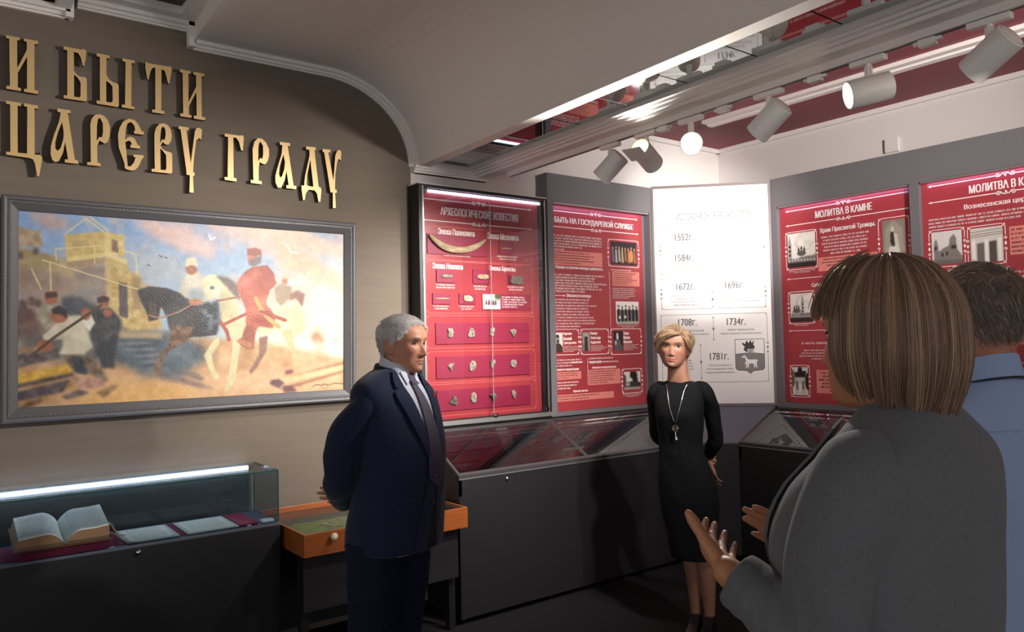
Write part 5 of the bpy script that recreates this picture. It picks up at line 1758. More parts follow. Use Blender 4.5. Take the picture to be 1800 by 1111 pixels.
# ------------------------------------------------------------------ desk showcases in front of the boards
def desk(name, label, loc, rz, width, dep, bays, locks, lid_label=None, m_in=M_cloth, end=True):
    """base cabinet with a sloping glazed lid; local x along the front, y to the wall"""
    t = thing(name, label, 'display case', loc, rz)
    zf, zb = 0.850, 1.076
    s = (zb - zf) / dep
    b = MB()
    b.prism([(0.0, 0.035), (0.0, zf - 0.022), (0.004, zf - 0.022), (0.004, 0.73), (dep - 0.02, 0.73), (dep - 0.02, 0.035)], 0.0, width, 'x')
    b.prism([(0, 0.7305), (0, zf - 0.022), (dep, zb - 0.022), (dep, 0.7305)], 0.0, 0.018, 'x')
    b.prism([(0, 0.7305), (0, zf - 0.022), (dep, zb - 0.022), (dep, 0.7305)], width - 0.018, width, 'x')
    b.box(0.018, width - 0.018, dep - 0.02, dep, 0.73, zb - 0.022)
    obj('cabinet', b, M_dgrey, t)
    lf = MB()
    th = 0.018

    def slab(x0, x1, y0, y1, mb):
        mb.prism([(y0, zf - th + s * y0), (y1, zf - th + s * y1), (y1, zf + s * y1), (y0, zf + s * y0)], x0, x1, 'x')
    slab(0, width, 0, 0.020, lf)
    slab(0, width, dep - 0.022, dep, lf)
    xs = [0.0] + bays + [width]
    for i, x in enumerate(xs):
        w_ = 0.016
        slab(max(0, x - w_ * (1 if 0 < i else 0)), min(width, x + w_ * (1 if i < len(xs) - 1 else 0)), 0.020, dep - 0.022, lf)
    obj('lid_frame', lf, mat('dark lid frame', '3d3a3c', 0.35), t)
    st = MB()
    st.box(0, width, -0.002, 0.0, zf - 0.026, zf - 0.0195)
    obj('edge_strip', st, M_alu, t)
    for i in range(len(xs) - 1):
        g = MB()
        slab(xs[i] + 0.0165, xs[i + 1] - 0.0165, 0.0205, dep - 0.0225, g)
        go = obj('lid_glass', g, M_lid, t)
        area('lid_light', t, ((xs[i] + xs[i + 1]) / 2, dep - 0.045, zb - 0.06), (R_(15), 0, 0), xs[i + 1] - xs[i] - 0.1, 0.01, 3.0, (0.40, 0.66, 1.0))
        obj('light_strip', MB().box(xs[i] + 0.03, xs[i + 1] - 0.03, dep - 0.05, dep - 0.024, zb - 0.058, zb - 0.046), M_alu, t)
    obj('lining', MB().box(0.0185, width - 0.0185, 0.0045, dep - 0.0205, 0.7305, 0.738), m_in, t)
    for x in locks:
        obj('lock', MB().lathe([(0, 0), (0.010, 0), (0.011, 0.004), (0.008, 0.010), (0, 0.011)], Matrix.Translation((x, 0, zf - 0.055)) @ Matrix.Rotation(R_(90), 4, 'X'), 14), M_chrome, t, smooth=True)
    for x in np.linspace(0.05, width - 0.05, 4):
        for y_ in (0.05, dep - 0.07):
            obj('foot', MB().lathe([(0.016, 0), (0.016, 0.006), (0.008, 0.010), (0.008, 0.035)], Matrix.Translation((x, y_, 0)), 12), M_chrome, t)
    return t


D1 = desk('desk_showcase', 'long dark desk showcase with sloping glass lid under the archaeology and service boards', (2.45, 3.763, 0), 0, 2.06, 0.395, [1.005], [0.34, 1.72], m_in=M_mred)
D2 = desk('desk_showcase', 'dark desk showcase with sloping glass lid on the right, below the church boards', (4.722, 3.53, 0), R_(-90), 3.0, 0.468, [1.0, 2.0], [0.6, 1.6], m_in=mat('slate felt', '4c5058', 0.9))
# solid corner unit between them
cu_ = thing('corner_cabinet', 'plain dark corner cabinet with a sloping blue grey top, behind the woman in black', 'cabinet', (0, 0, 0))
fa, fb = (4.513, 3.763), (4.722, 3.533)
ba, bb = (4.553, 4.150), (5.185, 3.533)
b = MB()
lo, hi = 0.035, 0.838
b.add([(*fa, lo), (*fb, lo), (*bb, lo), (*ba, lo), (4.513, 4.150, lo), (*fa, hi), (*fb, hi), (*bb, hi), (*ba, hi), (4.513, 4.150, hi)],
      [(0, 4, 3, 2, 1), (0, 1, 6, 5), (1, 2, 7, 6), (2, 3, 8, 7), (3, 4, 9, 8), (4, 0, 5, 9), (5, 6, 7, 8, 9)])
obj('cabinet', b, M_dgrey, cu_)
b = MB()
b.add([(*fa, hi + .0005), (*fb, hi + .0005), (*bb, hi + .0005), (*ba, hi + .0005), (*fa, hi + .012), (*fb, hi + .012), (*bb, 1.083), (*ba, 1.083)],
      [(0, 3, 2, 1), (0, 1, 5, 4), (1, 2, 6, 5), (2, 3, 7, 6), (3, 0, 4, 7), (4, 5, 6, 7)])
obj('sloping_top', b, mat('blue grey laminate', '6a6d78', 0.45, bump=(200, 0.03)), cu_)
for p in ((4.60, 3.74), (4.705, 3.62), (5.1, 3.58), (4.60, 4.08)):
    obj('foot', MB().lathe([(0.016, 0), (0.016, 0.006), (0.008, 0.010), (0.008, 0.035)], Matrix.Translation((*p, 0)), 12), M_chrome, cu_)

# things lying in the desk showcases
zt = 0.7385


def flat(name, pts, m, label, cat, z=zt, th=0.003, group=None):
    cx, cy = pts[0]
    mb = MB().prism([(x - cx, y_ - cy) for x, y_ in pts], 0, th, 'z')
    return tag(obj(name, mb, m, loc=(cx, cy, z)), label, cat, group)


def rect(cx, cy, w, d, a=0):
    ca_, sa = math.cos(R_(a)), math.sin(R_(a))
    return [(cx + x * ca_ - y_ * sa, cy + x * sa + y_ * ca_) for x, y_ in ((-w / 2, -d / 2), (w / 2, -d / 2), (w / 2, d / 2), (-w / 2, d / 2))]


flat('leaflet', rect(2.62, 3.86, 0.20, 0.12, 8), mat('pink paper', 'c9787c', 0.6), 'pink paper leaflet in the front left corner of the long desk showcase', 'leaflet')
flat('leaflet', rect(2.95, 3.88, 0.22, 0.14, -12), mat('rose paper', 'b5606a', 0.6), 'rose paper leaflet near the middle of the left bay of the long desk showcase', 'leaflet')
flat('archive_photo', rect(3.22, 3.98, 0.18, 0.12, 10), mat('grey photo paper', '8c8a88', 0.4), 'grey archive photograph at the right of the left bay of the long desk showcase', 'photograph')
flat('paper_strip', rect(2.85, 4.06, 0.10, 0.05, 60), M_pageold, 'small pale paper strip at the back of the left bay of the long desk showcase', 'paper')
an = MB()
an.tube([(-0.05, 0, 0.008), (-0.015, 0.012, 0.012), (0.02, 0.0, 0.012), (0.05, -0.03, 0.008)], [0.004, 0.006, 0.007, 0.004], 8, sub=4, round_ends=True)
an.tube([(0.02, 0.0, 0.012), (0.045, 0.035, 0.008)], [0.006, 0.003], 8, round_ends=True)
tag(obj('bent_nail', an, M_chrome, smooth=True, loc=(3.03, 3.815, zt)), 'bright bent iron nail at the front of the left bay of the long desk showcase', 'nail')
kn = MB()
kn.tube([(-0.09, 0, 0.012), (-0.02, 0, 0.012)], [0.010, 0.011], 10, round_ends=True)
kn.prism([(-0.02, -0.012), (0.12, -0.004), (0.14, 0.004), (-0.02, 0.012)], 0.009, 0.014, 'z', mi=1)
kn.box(-0.024, -0.018, -0.022, 0.022, 0.005, 0.02, mi=1)
o = obj('dagger', kn, [mat('worn handle', '4a4038', 0.6), M_steel], loc=(3.36, 3.93, zt))
o.rotation_euler = (0, 0, R_(-55))
tag(o, 'small grey dagger lying beside the divider, left bay of the long desk showcase', 'dagger')
rs = np.random.RandomState(9)
sh_ = MB()
for k in range(7):
    a = k / 7 * 2 * math.pi
    sh_.tube([(0.0, 0.0, 0.012), (0.035 * math.cos(a), 0.028 * math.sin(a), 0.026), (0.068 * math.cos(a + .3), 0.050 * math.sin(a + .3), 0.012 + 0.01 * rs.rand())], [0.016, 0.022, 0.006], 8, sub=4, round_ends=True)
tag(obj('folded_cloth', sh_, mat('cream linen', 'e4dcc4', 0.8, bump=(60, 0.3)), smooth=True, loc=(3.80, 3.885, zt + 0.012)), 'crumpled cream cloth flower lying in the right bay of the long desk showcase', 'cloth')
o = stoneish('metal_fragment', [(-50, 10), (-20, 24), (20, 14), (54, 18), (30, -12), (-10, -20), (-40, -12)], 0.016, M_stone2, (3.66, 4.02, zt), 'dark jagged metal fragment behind the cream cloth in the long desk showcase', 'metal fragment', None, 70, 0)
o.rotation_euler = (R_(-90), 0, R_(20))
o = stoneish('shell_fragment', [(-30, 10), (0, 18), (34, 6), (20, -14), (-20, -14)], 0.012, mat('pale shell', 'c9c4b4', 0.6), (3.95, 3.88, zt), 'small pale shell fragment to the right of the cream cloth', 'shell', None, 71, 0)
o.rotation_euler = (R_(-90), 0, R_(-10))
flat('printed_sheet', rect(4.24, 3.94, 0.30, 0.22, 0), M_paper, 'printed white sheet at the right end of the long desk showcase', 'paper')
flat('dark_photograph', rect(4.90, 3.36, 0.16, 0.24, 30), mat('dark photo paper', '2f2f33', 0.4), 'dark photograph lying in the left corner of the right desk showcase', 'photograph')
flat('white_sheet', rect(4.83, 3.14, 0.16, 0.20, 12), M_paper, 'white sheet at the front of the right desk showcase', 'paper')
flat('grey_folder', rect(5.06, 3.10, 0.20, 0.26, -35), mat('grey card', 'a6a6a2', 0.7), 'grey card folder lying further back in the right desk showcase', 'folder')

# ------------------------------------------------------------------ people: builders
def remesh(mb, voxel, smooth=6, fac=0.5, name='body'):
    """fuse overlapping closed pieces into one continuous surface"""
    me = mb.mesh(name) if isinstance(mb, MB) else mb
    o = bpy.data.objects.new('tmp', me)
    COL.objects.link(o)
    r = o.modifiers.new('r', 'REMESH')
    r.mode = 'VOXEL'
    r.voxel_size = voxel
    if smooth:
        s = o.modifiers.new('s', 'SMOOTH')
        s.iterations = smooth
        s.factor = fac
    bpy.context.view_layer.update()
    out = bpy.data.meshes.new_from_object(o.evaluated_get(bpy.context.evaluated_depsgraph_get()))
    out.name = name
    bpy.data.objects.remove(o)
    bpy.data.meshes.remove(me)
    out.materials.clear()
    return out


def coords(me):
    c = np.zeros(len(me.vertices) * 3)
    me.vertices.foreach_get('co', c)
    return c.reshape(-1, 3)


def setco(me, c):
    me.vertices.foreach_set('co', c.ravel())
    me.update()


HZ = np.array([0.000, 0.010, 0.028, 0.050, 0.070, 0.095, 0.115, 0.140, 0.170, 0.195, 0.213, 0.226, 0.232])
HF = np.array([0.068, 0.082, 0.087, 0.088, 0.089, 0.090, 0.089, 0.094, 0.090, 0.073, 0.048, 0.020, 0.004])
HB = np.array([-0.02, 0.000, 0.030, 0.058, 0.076, 0.088, 0.094, 0.099, 0.098, 0.086, 0.064, 0.034, 0.010])
HW = np.array([0.020, 0.036, 0.050, 0.059, 0.065, 0.070, 0.074, 0.077, 0.077, 0.070, 0.055, 0.030, 0.006])


def head_grid(nz=84, nphi=110, wide=1.0, jaw=1.0, grow=0.0, feat=True, nose=1.0, sex='m', cran=1.0):
    """head facing -y, chin at z=0, crown at .232; returns (nz,nphi,3) and the parameter arrays"""
    t = np.linspace(0, 1, nz)
    z = 0.232 * (0.5 - 0.5 * np.cos(t * math.pi)) * 0.6 + 0.232 * t * 0.4
    f, b, w = np.interp(z, HZ, HF), np.interp(z, HZ, HB), np.interp(z, HZ, HW)
    ker = np.array([1, 2, 3, 2, 1.0])
    ker /= ker.sum()
    f, b, w = [np.convolve(np.pad(q, 2, mode='edge'), ker, 'valid') for q in (f, b, w)]
    w = w * wide
    w = np.where(z < 0.06, w * (1 + (jaw - 1) * (0.06 - z) / 0.06), w)
    phi = np.linspace(0, 2 * math.pi, nphi, endpoint=False)
    c, s = np.cos(phi)[None], np.sin(phi)[None]
    e = 2 / 2.25
    xx = w[:, None] * np.sign(c) * np.abs(c) ** e
    mid = (np.minimum(0.008, b * 0.3))[:, None]
    yy = np.where(s < 0, mid - (f[:, None] + mid) * np.abs(s) ** e, mid + (b[:, None] - mid) * np.abs(s) ** e)
    zz = np.repeat(z[:, None], nphi, 1)
    zz = np.where(zz > 0.150, 0.150 + (zz - 0.150) * cran, zz)
    if grow:
        L = np.sqrt(xx ** 2 + yy ** 2) + 1e-6
        k = 1 + grow / np.maximum(L, 0.03)
        xx, yy = xx * k, yy * k
        zz = zz + grow * np.clip((zz - 0.15) / 0.08, 0, 1)
    if feat:
        G = lambda x, z0, sx_, sz_: np.exp(-((np.abs(xx) - x) / sx_) ** 2 - ((zz - z0) / sz_) ** 2)
        fr = (yy < 0).astype(float)
        d = np.zeros_like(xx)
        prof = np.interp(zz, [0.058, 0.066, 0.072, 0.078, 0.100, 0.122, 0.134], [0, 0.012, 0.024, 0.025, 0.013, 0.003, 0.0]) * nose
        wid = np.interp(zz, [0.066, 0.078, 0.12], [0.0120, 0.0100, 0.0062]) * (1.0 if sex == 'm' else 0.88)
        d += prof * np.exp(-(xx / wid) ** 2)
        d += 0.007 * G(0.013, 0.072, 0.006, 0.006) * nose
        d -= (0.0095 if sex == 'm' else 0.0075) * G(0.031, 0.116, 0.016, 0.011)
        d += (0.005 if sex == 'm' else 0.0025) * np.exp(-((np.abs(xx) - 0.028) / 0.022) ** 2 - ((zz - 0.134) / 0.008) ** 2)
        d += 0.0045 * G(0.043, 0.088, 0.016, 0.016)
        d += 0.0060 * np.exp(-(xx / 0.019) ** 2 - ((zz - 0.0515) / 0.0042) ** 2)
        d += 0.0070 * np.exp(-(xx / 0.016) ** 2 - ((zz - 0.0405) / 0.0048) ** 2)
        d -= 0.0045 * np.exp(-(xx / 0.024) ** 2 - ((zz - 0.0462 - (7.0 if sex == 'f' else -3.0) * xx * xx) / 0.0017) ** 2)
        d -= 0.0025 * np.exp(-(xx / 0.014) ** 2 - ((zz - 0.032) / 0.004) ** 2)
        d += 0.0065 * np.exp(-(xx / 0.017) ** 2 - ((zz - 0.014) / 0.011) ** 2)
        if sex == 'm':
            d -= 0.0025 * np.exp(-((np.abs(xx) - 0.026 - (0.07 - zz) * 0.25) / 0.004) ** 2) * np.exp(-((zz - 0.058) / 0.016) ** 2)
        yy = yy - d * fr
    return np.stack([xx, yy, zz], -1), phi, z


def add_head(mb, M, **kw):
    g, _, _ = head_grid(**kw)
    n = g.shape[0]
    mb.rings([g[i] for i in range(n)], True, 0, True, M)
    # ears
    wide = kw.get('wide', 1.0)
    for s in (-1, 1):
        E = M @ Matrix.Translation((s * 0.0725 * wide, 0.012, 0.100)) @ Matrix.Rotation(s * R_(-24), 4, 'Z') @ Matrix.Rotation(R_(-12), 4, 'X')
        mb.ball((0, 0.002, 0), (0.005, 0.014, 0.026), 12, M=E)
        pts = [(s * 0.003, 0.017 * math.cos(a) + 0.003, 0.029 * math.sin(a) + 0.002) for a in np.linspace(R_(215), R_(-60), 9)]
        mb.tube(pts, 0.0042, 7, sub=3, M=E, round_ends=True)
        mb.ball((s * 0.001, -0.004, -0.026), (0.0045, 0.007, 0.008), 8, M=E)
    return mb


def hand(mb, M, curl=(0.3, 0.35, 0.4, 0.45), spread=0.06, thumb=((0.75, 0.62, -0.22), 0.25), s=1.0, side=1):
    """hand at the wrist frame M: +y to the fingers, +x*side to the thumb, +z the back of the hand"""
    S = M @ Matrix.Diagonal((s * side, s, s, 1))
    secs = [(0.0, 0.024, 0.018, 0), (0.02, 0.028, 0.018, 0), (0.045, 0.036, 0.0165, 0.002), (0.07, 0.041, 0.014, 0.001), (0.088, 0.041, 0.011, 0), (0.096, 0.037, 0.008, 0)]
    ang = np.linspace(0, 2 * math.pi, 20, endpoint=False)
    R = []
    for y, a, b, ox in cr(np.array(secs), 3):
        R.append(np.stack([ox + a * np.sign(np.cos(ang)) * np.abs(np.cos(ang)) ** 0.75, np.full(20, y), b * np.sign(np.sin(ang)) * np.abs(np.sin(ang)) ** 0.85], 1))
    mb.rings(R, M=S)
    fl = [((0.030, 0.088), (0.044, 0.026, 0.021), 0.0088), ((0.0105, 0.093), (0.048, 0.030, 0.022), 0.0090), ((-0.0095, 0.090), (0.044, 0.028, 0.022), 0.0086), ((-0.028, 0.082), (0.034, 0.021, 0.019), 0.0076)]
    for k, ((x, y), L, r) in enumerate(fl):
        yawf = (1.5 - k) * spread
        a = 0.0
        p = np.array((x * 0.9, y - 0.024, 0.001))
        pts, rad = [p, np.array((x, y, 0.0))], [r * 1.05, r * 1.08]
        q = pts[-1]
        for j, l in enumerate(L):
            a -= curl[k] * (0.8, 1.15, 0.8)[j]
            dirv = np.array((math.sin(yawf) * math.cos(a), math.cos(yawf) * math.cos(a), math.sin(a)))
            m = q + dirv * l * 0.5
            q = q + dirv * l
            pts += [m, q]
            rad += [r * (0.96, 0.9, 0.84)[j], r * (1.0, 0.92, 0.74)[j]]
        mb.tube(pts, rad, 10, sub=2, M=S, round_ends=True)
    d, c = np.array(thumb[0], float), thumb[1]
    d /= np.linalg.norm(d)
    p0 = np.array((0.018, 0.018, -0.004))
    p1 = p0 + d * 0.034
    d2 = d + np.array((-0.25, 0.35, 0)) * c * 2
    d2 /= np.linalg.norm(d2)
    p2 = p1 + d2 * 0.032
    d3 = d2 + np.array((-0.2, 0.3, 0)) * c * 2
    d3 /= np.linalg.norm(d3)
    p3 = p2 + d3 * 0.026
    mb.tube([p0, p1, (p1 + p2) / 2, p2, (p2 + p3) / 2, p3], [0.016, 0.0135, 0.0108, 0.0108, 0.0105, 0.0078], 10, sub=3, M=S, round_ends=True)
    return mb


class Torso:
    """stack of sections (cx, cy, cz, half width, front depth, back depth), all facing ang"""

    def __init__(self, rows, ang, p=2.3, sub=5):
        self.r = cr(np.array(rows, float), sub)
        self.ang, self.p = ang, p
        self.F = np.array((math.sin(ang), -math.cos(ang), 0))
        self.Lt = np.array((math.cos(ang), math.sin(ang), 0))

    def rings(self, n=44, grow=0.0):
        phi = np.linspace(0, 2 * math.pi, n, endpoint=False)
        out = []
        for cx, cy, cz, a, bf, bb in self.r:
            l = (a + grow) * np.sign(np.cos(phi)) * np.abs(np.cos(phi)) ** (2 / self.p)
            s = np.sin(phi)
            d = np.where(s > 0, bf + grow, bb + grow) * np.sign(s) * np.abs(s) ** (2 / self.p)
            out.append(np.array((cx, cy, cz)) + l[:, None] * self.Lt + d[:, None] * self.F)
        return out

    def pt(self, z, l, off=0.0, back=False):
        zs = self.r[:, 2]
        o = np.argsort(zs)
        cx, cy, a, bf, bb = [np.interp(z, zs[o], self.r[o, k]) for k in (0, 1, 3, 4, 5)]
        q = min(0.999, abs(l) / a)
        d = (bb if back else bf) * (1 - q ** self.p) ** (1 / self.p) + off
        return np.array((cx, cy, z)) + l * self.Lt + (-d if back else d) * self.F

    def patch(self, mb, A, B, off, th=0.004, nu=6, sub=4, back=False, mi=0):
        """solid sheet between two edges A and B given as (z, l) lists"""
        A, B = cr(np.array(A, float), sub), cr(np.array(B, float), sub)
        n = len(A)
        g, h_ = [], []
        for i in range(n):
            for j in range(nu + 1):
                z, l = A[i] + (B[i] - A[i]) * j / nu
                g.append(self.pt(z, l, off, back))
                h_.append(self.pt(z, l, off - th, back))
        N = len(g)
        F = []
        k = nu + 1
        for i in range(n - 1):
            for j in range(nu):
                a = i * k + j
                F.append((a, a + 1, a + k + 1, a + k))
                F.append((N + a, N + a + k, N + a + k + 1, N + a + 1))
        rim = [i * k for i in range(n)] + [(n - 1) * k + j for j in range(1, k)] + [i * k + nu for i in range(n - 2, -1, -1)] + [j for j in range(nu - 1, 0, -1)]
        for i in range(len(rim)):
            a, b = rim[i], rim[(i + 1) % len(rim)]
            F.append((a, b, N + b, N + a))
        return mb.add(np.array(g + h_), F, mi)


def limb(mb, pts, rad, n=16, sub=5, flat=None):
    return mb.tube(pts, rad, n, sub=sub, round_ends=True, flat=flat)


def band(mb, path, w, th, up=(0, 0, 1), sub=5, closed=False, flare=0.0, mi=0, centre=None):
    """flat strip along path; width along up, leaning outward by flare"""
    P = np.array(path, float)
    W_ = np.full(len(P), w, float) if np.isscalar(w) else np.array(w, float)
    if sub:
        if closed:
            P = cr(np.concatenate([P[-1:], P, P[:2]]), sub)[sub:-sub]
            W_ = np.full(len(P), W_.mean())
        else:
            P, W_ = cr(P, sub), cr(W_[:, None], sub)[:, 0]
    c = P.mean(0) if centre is None else np.array(centre)
    R = []
    for p, w_ in zip(P, W_):
        o = p - c
        o[2] = 0
        o /= np.linalg.norm(o) + 1e-9
        u = np.array(up, float) + o * flare
        u /= np.linalg.norm(u)
        R.append([p, p + o * th, p + o * th + u * w_, p + u * w_])
    return mb.rings(R, True, mi)


def wrinkle(me, amp, f, seed=0, mask=None):
    c = coords(me)
    rs = np.random.RandomState(seed)
    nv = np.zeros(len(c) * 3)
    me.vertices.foreach_get('normal', nv)
    nv = nv.reshape(-1, 3)
    d = np.zeros(len(c))
    for k in range(7):
        v = rs.randn(3) * f * (0.7 + 0.25 * k)
        v[2] *= 0.6
        w2 = rs.randn(3) * f * 0.4
        d += np.sin(c @ v + 1.3 * np.sin(c @ w2 + rs.rand() * 6) + rs.rand() * 6) / (1 + 0.5 * k)
    if mask is not None:
        d = d * mask(c)
    setco(me, c + nv * (d * amp / 2.2)[:, None])


def strands(name, lines_, r0, r1, cols, m, parent):
    """hair as slim three-sided strands; lines_ (N,K,3), cols (N,3)"""
    Lw = np.asarray(lines_, float)
    N, K, _ = Lw.shape
    T = np.gradient(Lw, axis=1)
    T /= np.linalg.norm(T, axis=2)[..., None] + 1e-12
    ref = np.random.RandomState(1).randn(N, 1, 3)
    a = np.cross(T, ref)
    a /= np.linalg.norm(a, axis=2)[..., None] + 1e-12
    b = np.cross(T, a)
    r = np.linspace(r0, r1, K)[None, :, None]
    V = np.stack([Lw + r * (math.cos(q) * a + math.sin(q) * b) for q in (0, 2.094, 4.189)], 2)
    V = V.reshape(-1, 3)
    base = (np.arange(N)[:, None, None] * K + np.arange(K - 1)[None, :, None]) * 3
    j = np.arange(3)[None, None]
    F = np.stack([base + j, base + (j + 1) % 3, base + 3 + (j + 1) % 3, base + 3 + j], -1).reshape(-1, 4)
    me = bpy.data.meshes.new(name)
    me.vertices.add(len(V))
    me.vertices.foreach_set('co', V.ravel())
    me.loops.add(F.size)
    me.loops.foreach_set('vertex_index', F.ravel().astype(np.int32))
    me.polygons.add(len(F))
    me.polygons.foreach_set('loop_start', np.arange(len(F)) * 4)
    me.polygons.foreach_set('use_smooth', [True] * len(F))
    me.update(calc_edges=True)
    colmesh(me, np.repeat(cols, K * 3, 0))
    return obj(name, me, m, parent)


def xf(M, P):
    A = np.array(M)
    P = np.asarray(P, float)
    return P @ A[:3, :3].T + A[:3, 3]


def skin_colours(me, M, base, sex, brow, zlo=None):
    """lips, brows and blush are the skin's own colours"""
    c = coords(me)
    A = np.linalg.inv(np.array(M))
    h_ = c @ A[:3, :3].T + A[:3, 3]
    x, y, z = h_.T
    col = np.tile(np.array(base, float), (len(c), 1))
    face = (y < -0.02) & (np.abs(x) < 0.08) & (z > -0.02) & (z < 0.24)
    G = lambda x0, z0, sx_, sz_: np.exp(-((np.abs(x) - x0) / sx_) ** 2 - ((z - z0) / sz_) ** 2) * face

    def mixc(w, cc):
        w = np.clip(w, 0, 1)[:, None]
        return col * (1 - w) + np.array(cc) * w
    col = mixc(0.35 * G(0.045, 0.082, 0.02, 0.018), (0.76, 0.42, 0.35))
    lip = (0.66, 0.33, 0.31) if sex == 'f' else (0.62, 0.40, 0.34)
    lw = np.exp(-(x / (0.025 if sex == 'f' else 0.022)) ** 4 - ((z - 0.0462 - (5.0 if sex == 'f' else -2.0) * x * x) / 0.0080) ** 4) * face
    col = mixc(0.75 * lw, lip)
    col = mixc(0.8 * np.exp(-(x / (0.029 if sex == 'f' else 0.024)) ** 4 - ((z - 0.0462 - (7.0 if sex == 'f' else -3.0) * x * x) / 0.0015) ** 2) * face, (0.34, 0.16, 0.15))  # shade of the crease between the lips, painted into the skin
    bz = 0.1345 + 0.16 * (0.030 - np.abs(np.abs(x) - 0.030)) * 0.35 - 0.0055 * (np.abs(x) < 0.014)
    bw = np.exp(-((np.abs(x) - 0.030) / 0.0175) ** 4 - ((z - bz) / (0.0042 if sex == 'm' else 0.0030)) ** 2) * face
    col = mixc(0.92 * bw, brow)
    col = mixc(0.6 * G(0.0075, 0.0635, 0.004, 0.0025), (0.25, 0.12, 0.10))  # nostril shade painted into the skin
    return colmesh(me, col)


def eyes(M, parent, iris, lash=True, open_=1.0, size=1.0, gaze=0.0):
    for s in (-1, 1):
        E = M @ Matrix.Translation((s * 0.0315, -0.0665, 0.1155)) @ Matrix.Scale(size, 4)
        ng, nz = 22, 13
        mb = MB()
        R, cols = [], []
        for t in np.linspace(-1.4, 1.4, nz):
            ph = np.linspace(0, 2 * math.pi, ng, endpoint=False)
            R.append(np.stack([0.0148 * math.cos(t) * np.cos(ph), 0.0125 * math.cos(t) * np.sin(ph), np.full(ng, 0.0063 * open_ * math.sin(t))], 1))
        mb.rings(R)
        me = mb.mesh('eye')
        c = coords(me)
        r = np.hypot(c[:, 0] - gaze, c[:, 2] * 1.0)
        cols = np.where((r < 0.0066)[:, None], np.array(iris), np.array((0.80, 0.77, 0.74)))
        cols = np.where((r < 0.0026)[:, None], np.array((0.03, 0.03, 0.03)), cols)
        colmesh(me, cols)
        o = obj('eye', me, mat('eyeball', 'ffffff', 0.15, attr=True), parent, smooth=True)
        setco(me, xf(E, c))
        l = MB()
        top = [(x, -0.0128 * math.sqrt(max(0, 1 - (x / 0.0155) ** 2)) - 0.0008, 0.0062 * open_ * math.sqrt(max(0, 1 - (x / 0.0165) ** 2)) + 0.0004) for x in np.linspace(-0.0155, 0.0155, 9)]
        bot = [(x, y, -z * 0.9) for x, y, z in top]
        l.tube(top, [0.0008, 0.0016, 0.0020, 0.0021, 0.0021, 0.0021, 0.0020, 0.0016, 0.0008], 6, sub=2, M=E)
        if lash:
            l.tube(bot, 0.0008, 6, sub=2, M=E)
        obj('eyelash_line', l, mat('dark lashes', '2a1a16', 0.6), parent, smooth=True)


def scalp(M, mask, grow, **kw):
    """cap over the part of the head where mask(x,y,z) holds"""
    g, phi, z = head_grid(feat=False, grow=grow, **kw)
    n, k, _ = g.shape
    V = g.reshape(-1, 3)
    keep = mask(V[:, 0], V[:, 1], V[:, 2])
    F = []
    for i in range(n - 1):
        for j in range(k):
            q = (i * k + j, i * k + (j + 1) % k, (i + 1) * k + (j + 1) % k, (i + 1) * k + j)
            if all(keep[list(q)]):
                F.append(q)
    mb = MB()
    mb.add(V, F, 0, M)
    top = g[-1].mean(0)
    mb.add(np.concatenate([g[-1], [top + np.array((0, 0, 0.001))]]), [(j, (j + 1) % k, k) for j in range(k)], 0, M)
    return mb, V[keep], keep


def short_hair(name, M, mask, flow, n, length, cols_fn, m, parent, grow=0.006, r=0.0007, lift=0.35, seed=0, K=5, **kw):
    cap, pts, _ = scalp(M, mask, grow * 0.6, **kw)
    rs = np.random.RandomState(seed)
    idx = rs.randint(0, len(pts), n)
    # weight the poles down: sample by ring density
    P = pts[idx] + rs.randn(n, 3) * 0.003
    nrm = P / np.array((0.075, 0.1, 0.11)) ** 2 - np.array((0, 0, 0.11)) / np.array((0.075, 0.1, 0.11)) ** 2
    nrm /= np.linalg.norm(nrm, axis=1)[:, None]
    fl = flow(P, rs)
    fl = fl - nrm * np.sum(fl * nrm, 1)[:, None]
    fl /= np.linalg.norm(fl, axis=1)[:, None] + 1e-9
    L = length * (0.7 + 0.6 * rs.rand(n))
    out = np.zeros((n, K, 3))
    for j in range(K):
        t = (j / (K - 1)) * L
        out[:, j] = P + fl * t[:, None] + nrm * (lift * t - t * t / 0.19 + 0.0)[:, None]
    out = xf(M, out.reshape(-1, 3)).reshape(n, K, 3)
    cols = cols_fn(P, rs)
    capme = cap.mesh('hair')
    cc = coords(capme)
    colmesh(capme, np.tile(cols.mean(0) * 0.8, (len(cc), 1)))
    ho = obj('hair', capme, m, parent, smooth=True)
    so = strands('hair_strands', out, r, r * 0.3, cols, m, ho)
    tag(so, kind='stuff')
    return ho


def shoe(mb, heel, toe, w=0.045, h=0.07, lift=0.0):
    a, b = np.array(heel, float), np.array(toe, float)
    d = b - a
    L = np.linalg.norm(d[:2])
    d2 = d / L
    s = np.array((-d2[1], d2[0], 0))
    R = []
    for t, ww, hh in ((0.0, 0.6, 0.75), (0.08, 0.82, 0.95), (0.3, 0.85, 1.0), (0.5, 0.92, 0.72), (0.75, 1.0, 0.50), (0.93, 0.75, 0.36), (1.0, 0.4, 0.22)):
        c = a + d * t
        lf = lift * max(0, 1 - t * 1.7)
        R.append([c + s * w * ww + (0, 0, 0.002 + lf), c + s * w * ww * 1.0 + (0, 0, 0.02 + lf), c + s * w * ww * 0.7 + (0, 0, h * hh + lf), c - s * w * ww * 0.7 + (0, 0, h * hh + lf),
                  c - s * w * ww + (0, 0, 0.02 + lf), c - s * w * ww + (0, 0, 0.002 + lf)])
    mb.rings(R)
    if lift:
        mb.tube([a + d * 0.08 + (0, 0, lift + 0.01), a + d * 0.05 + (0, 0, 0.001)], [0.014, 0.006], 10)
    return mb


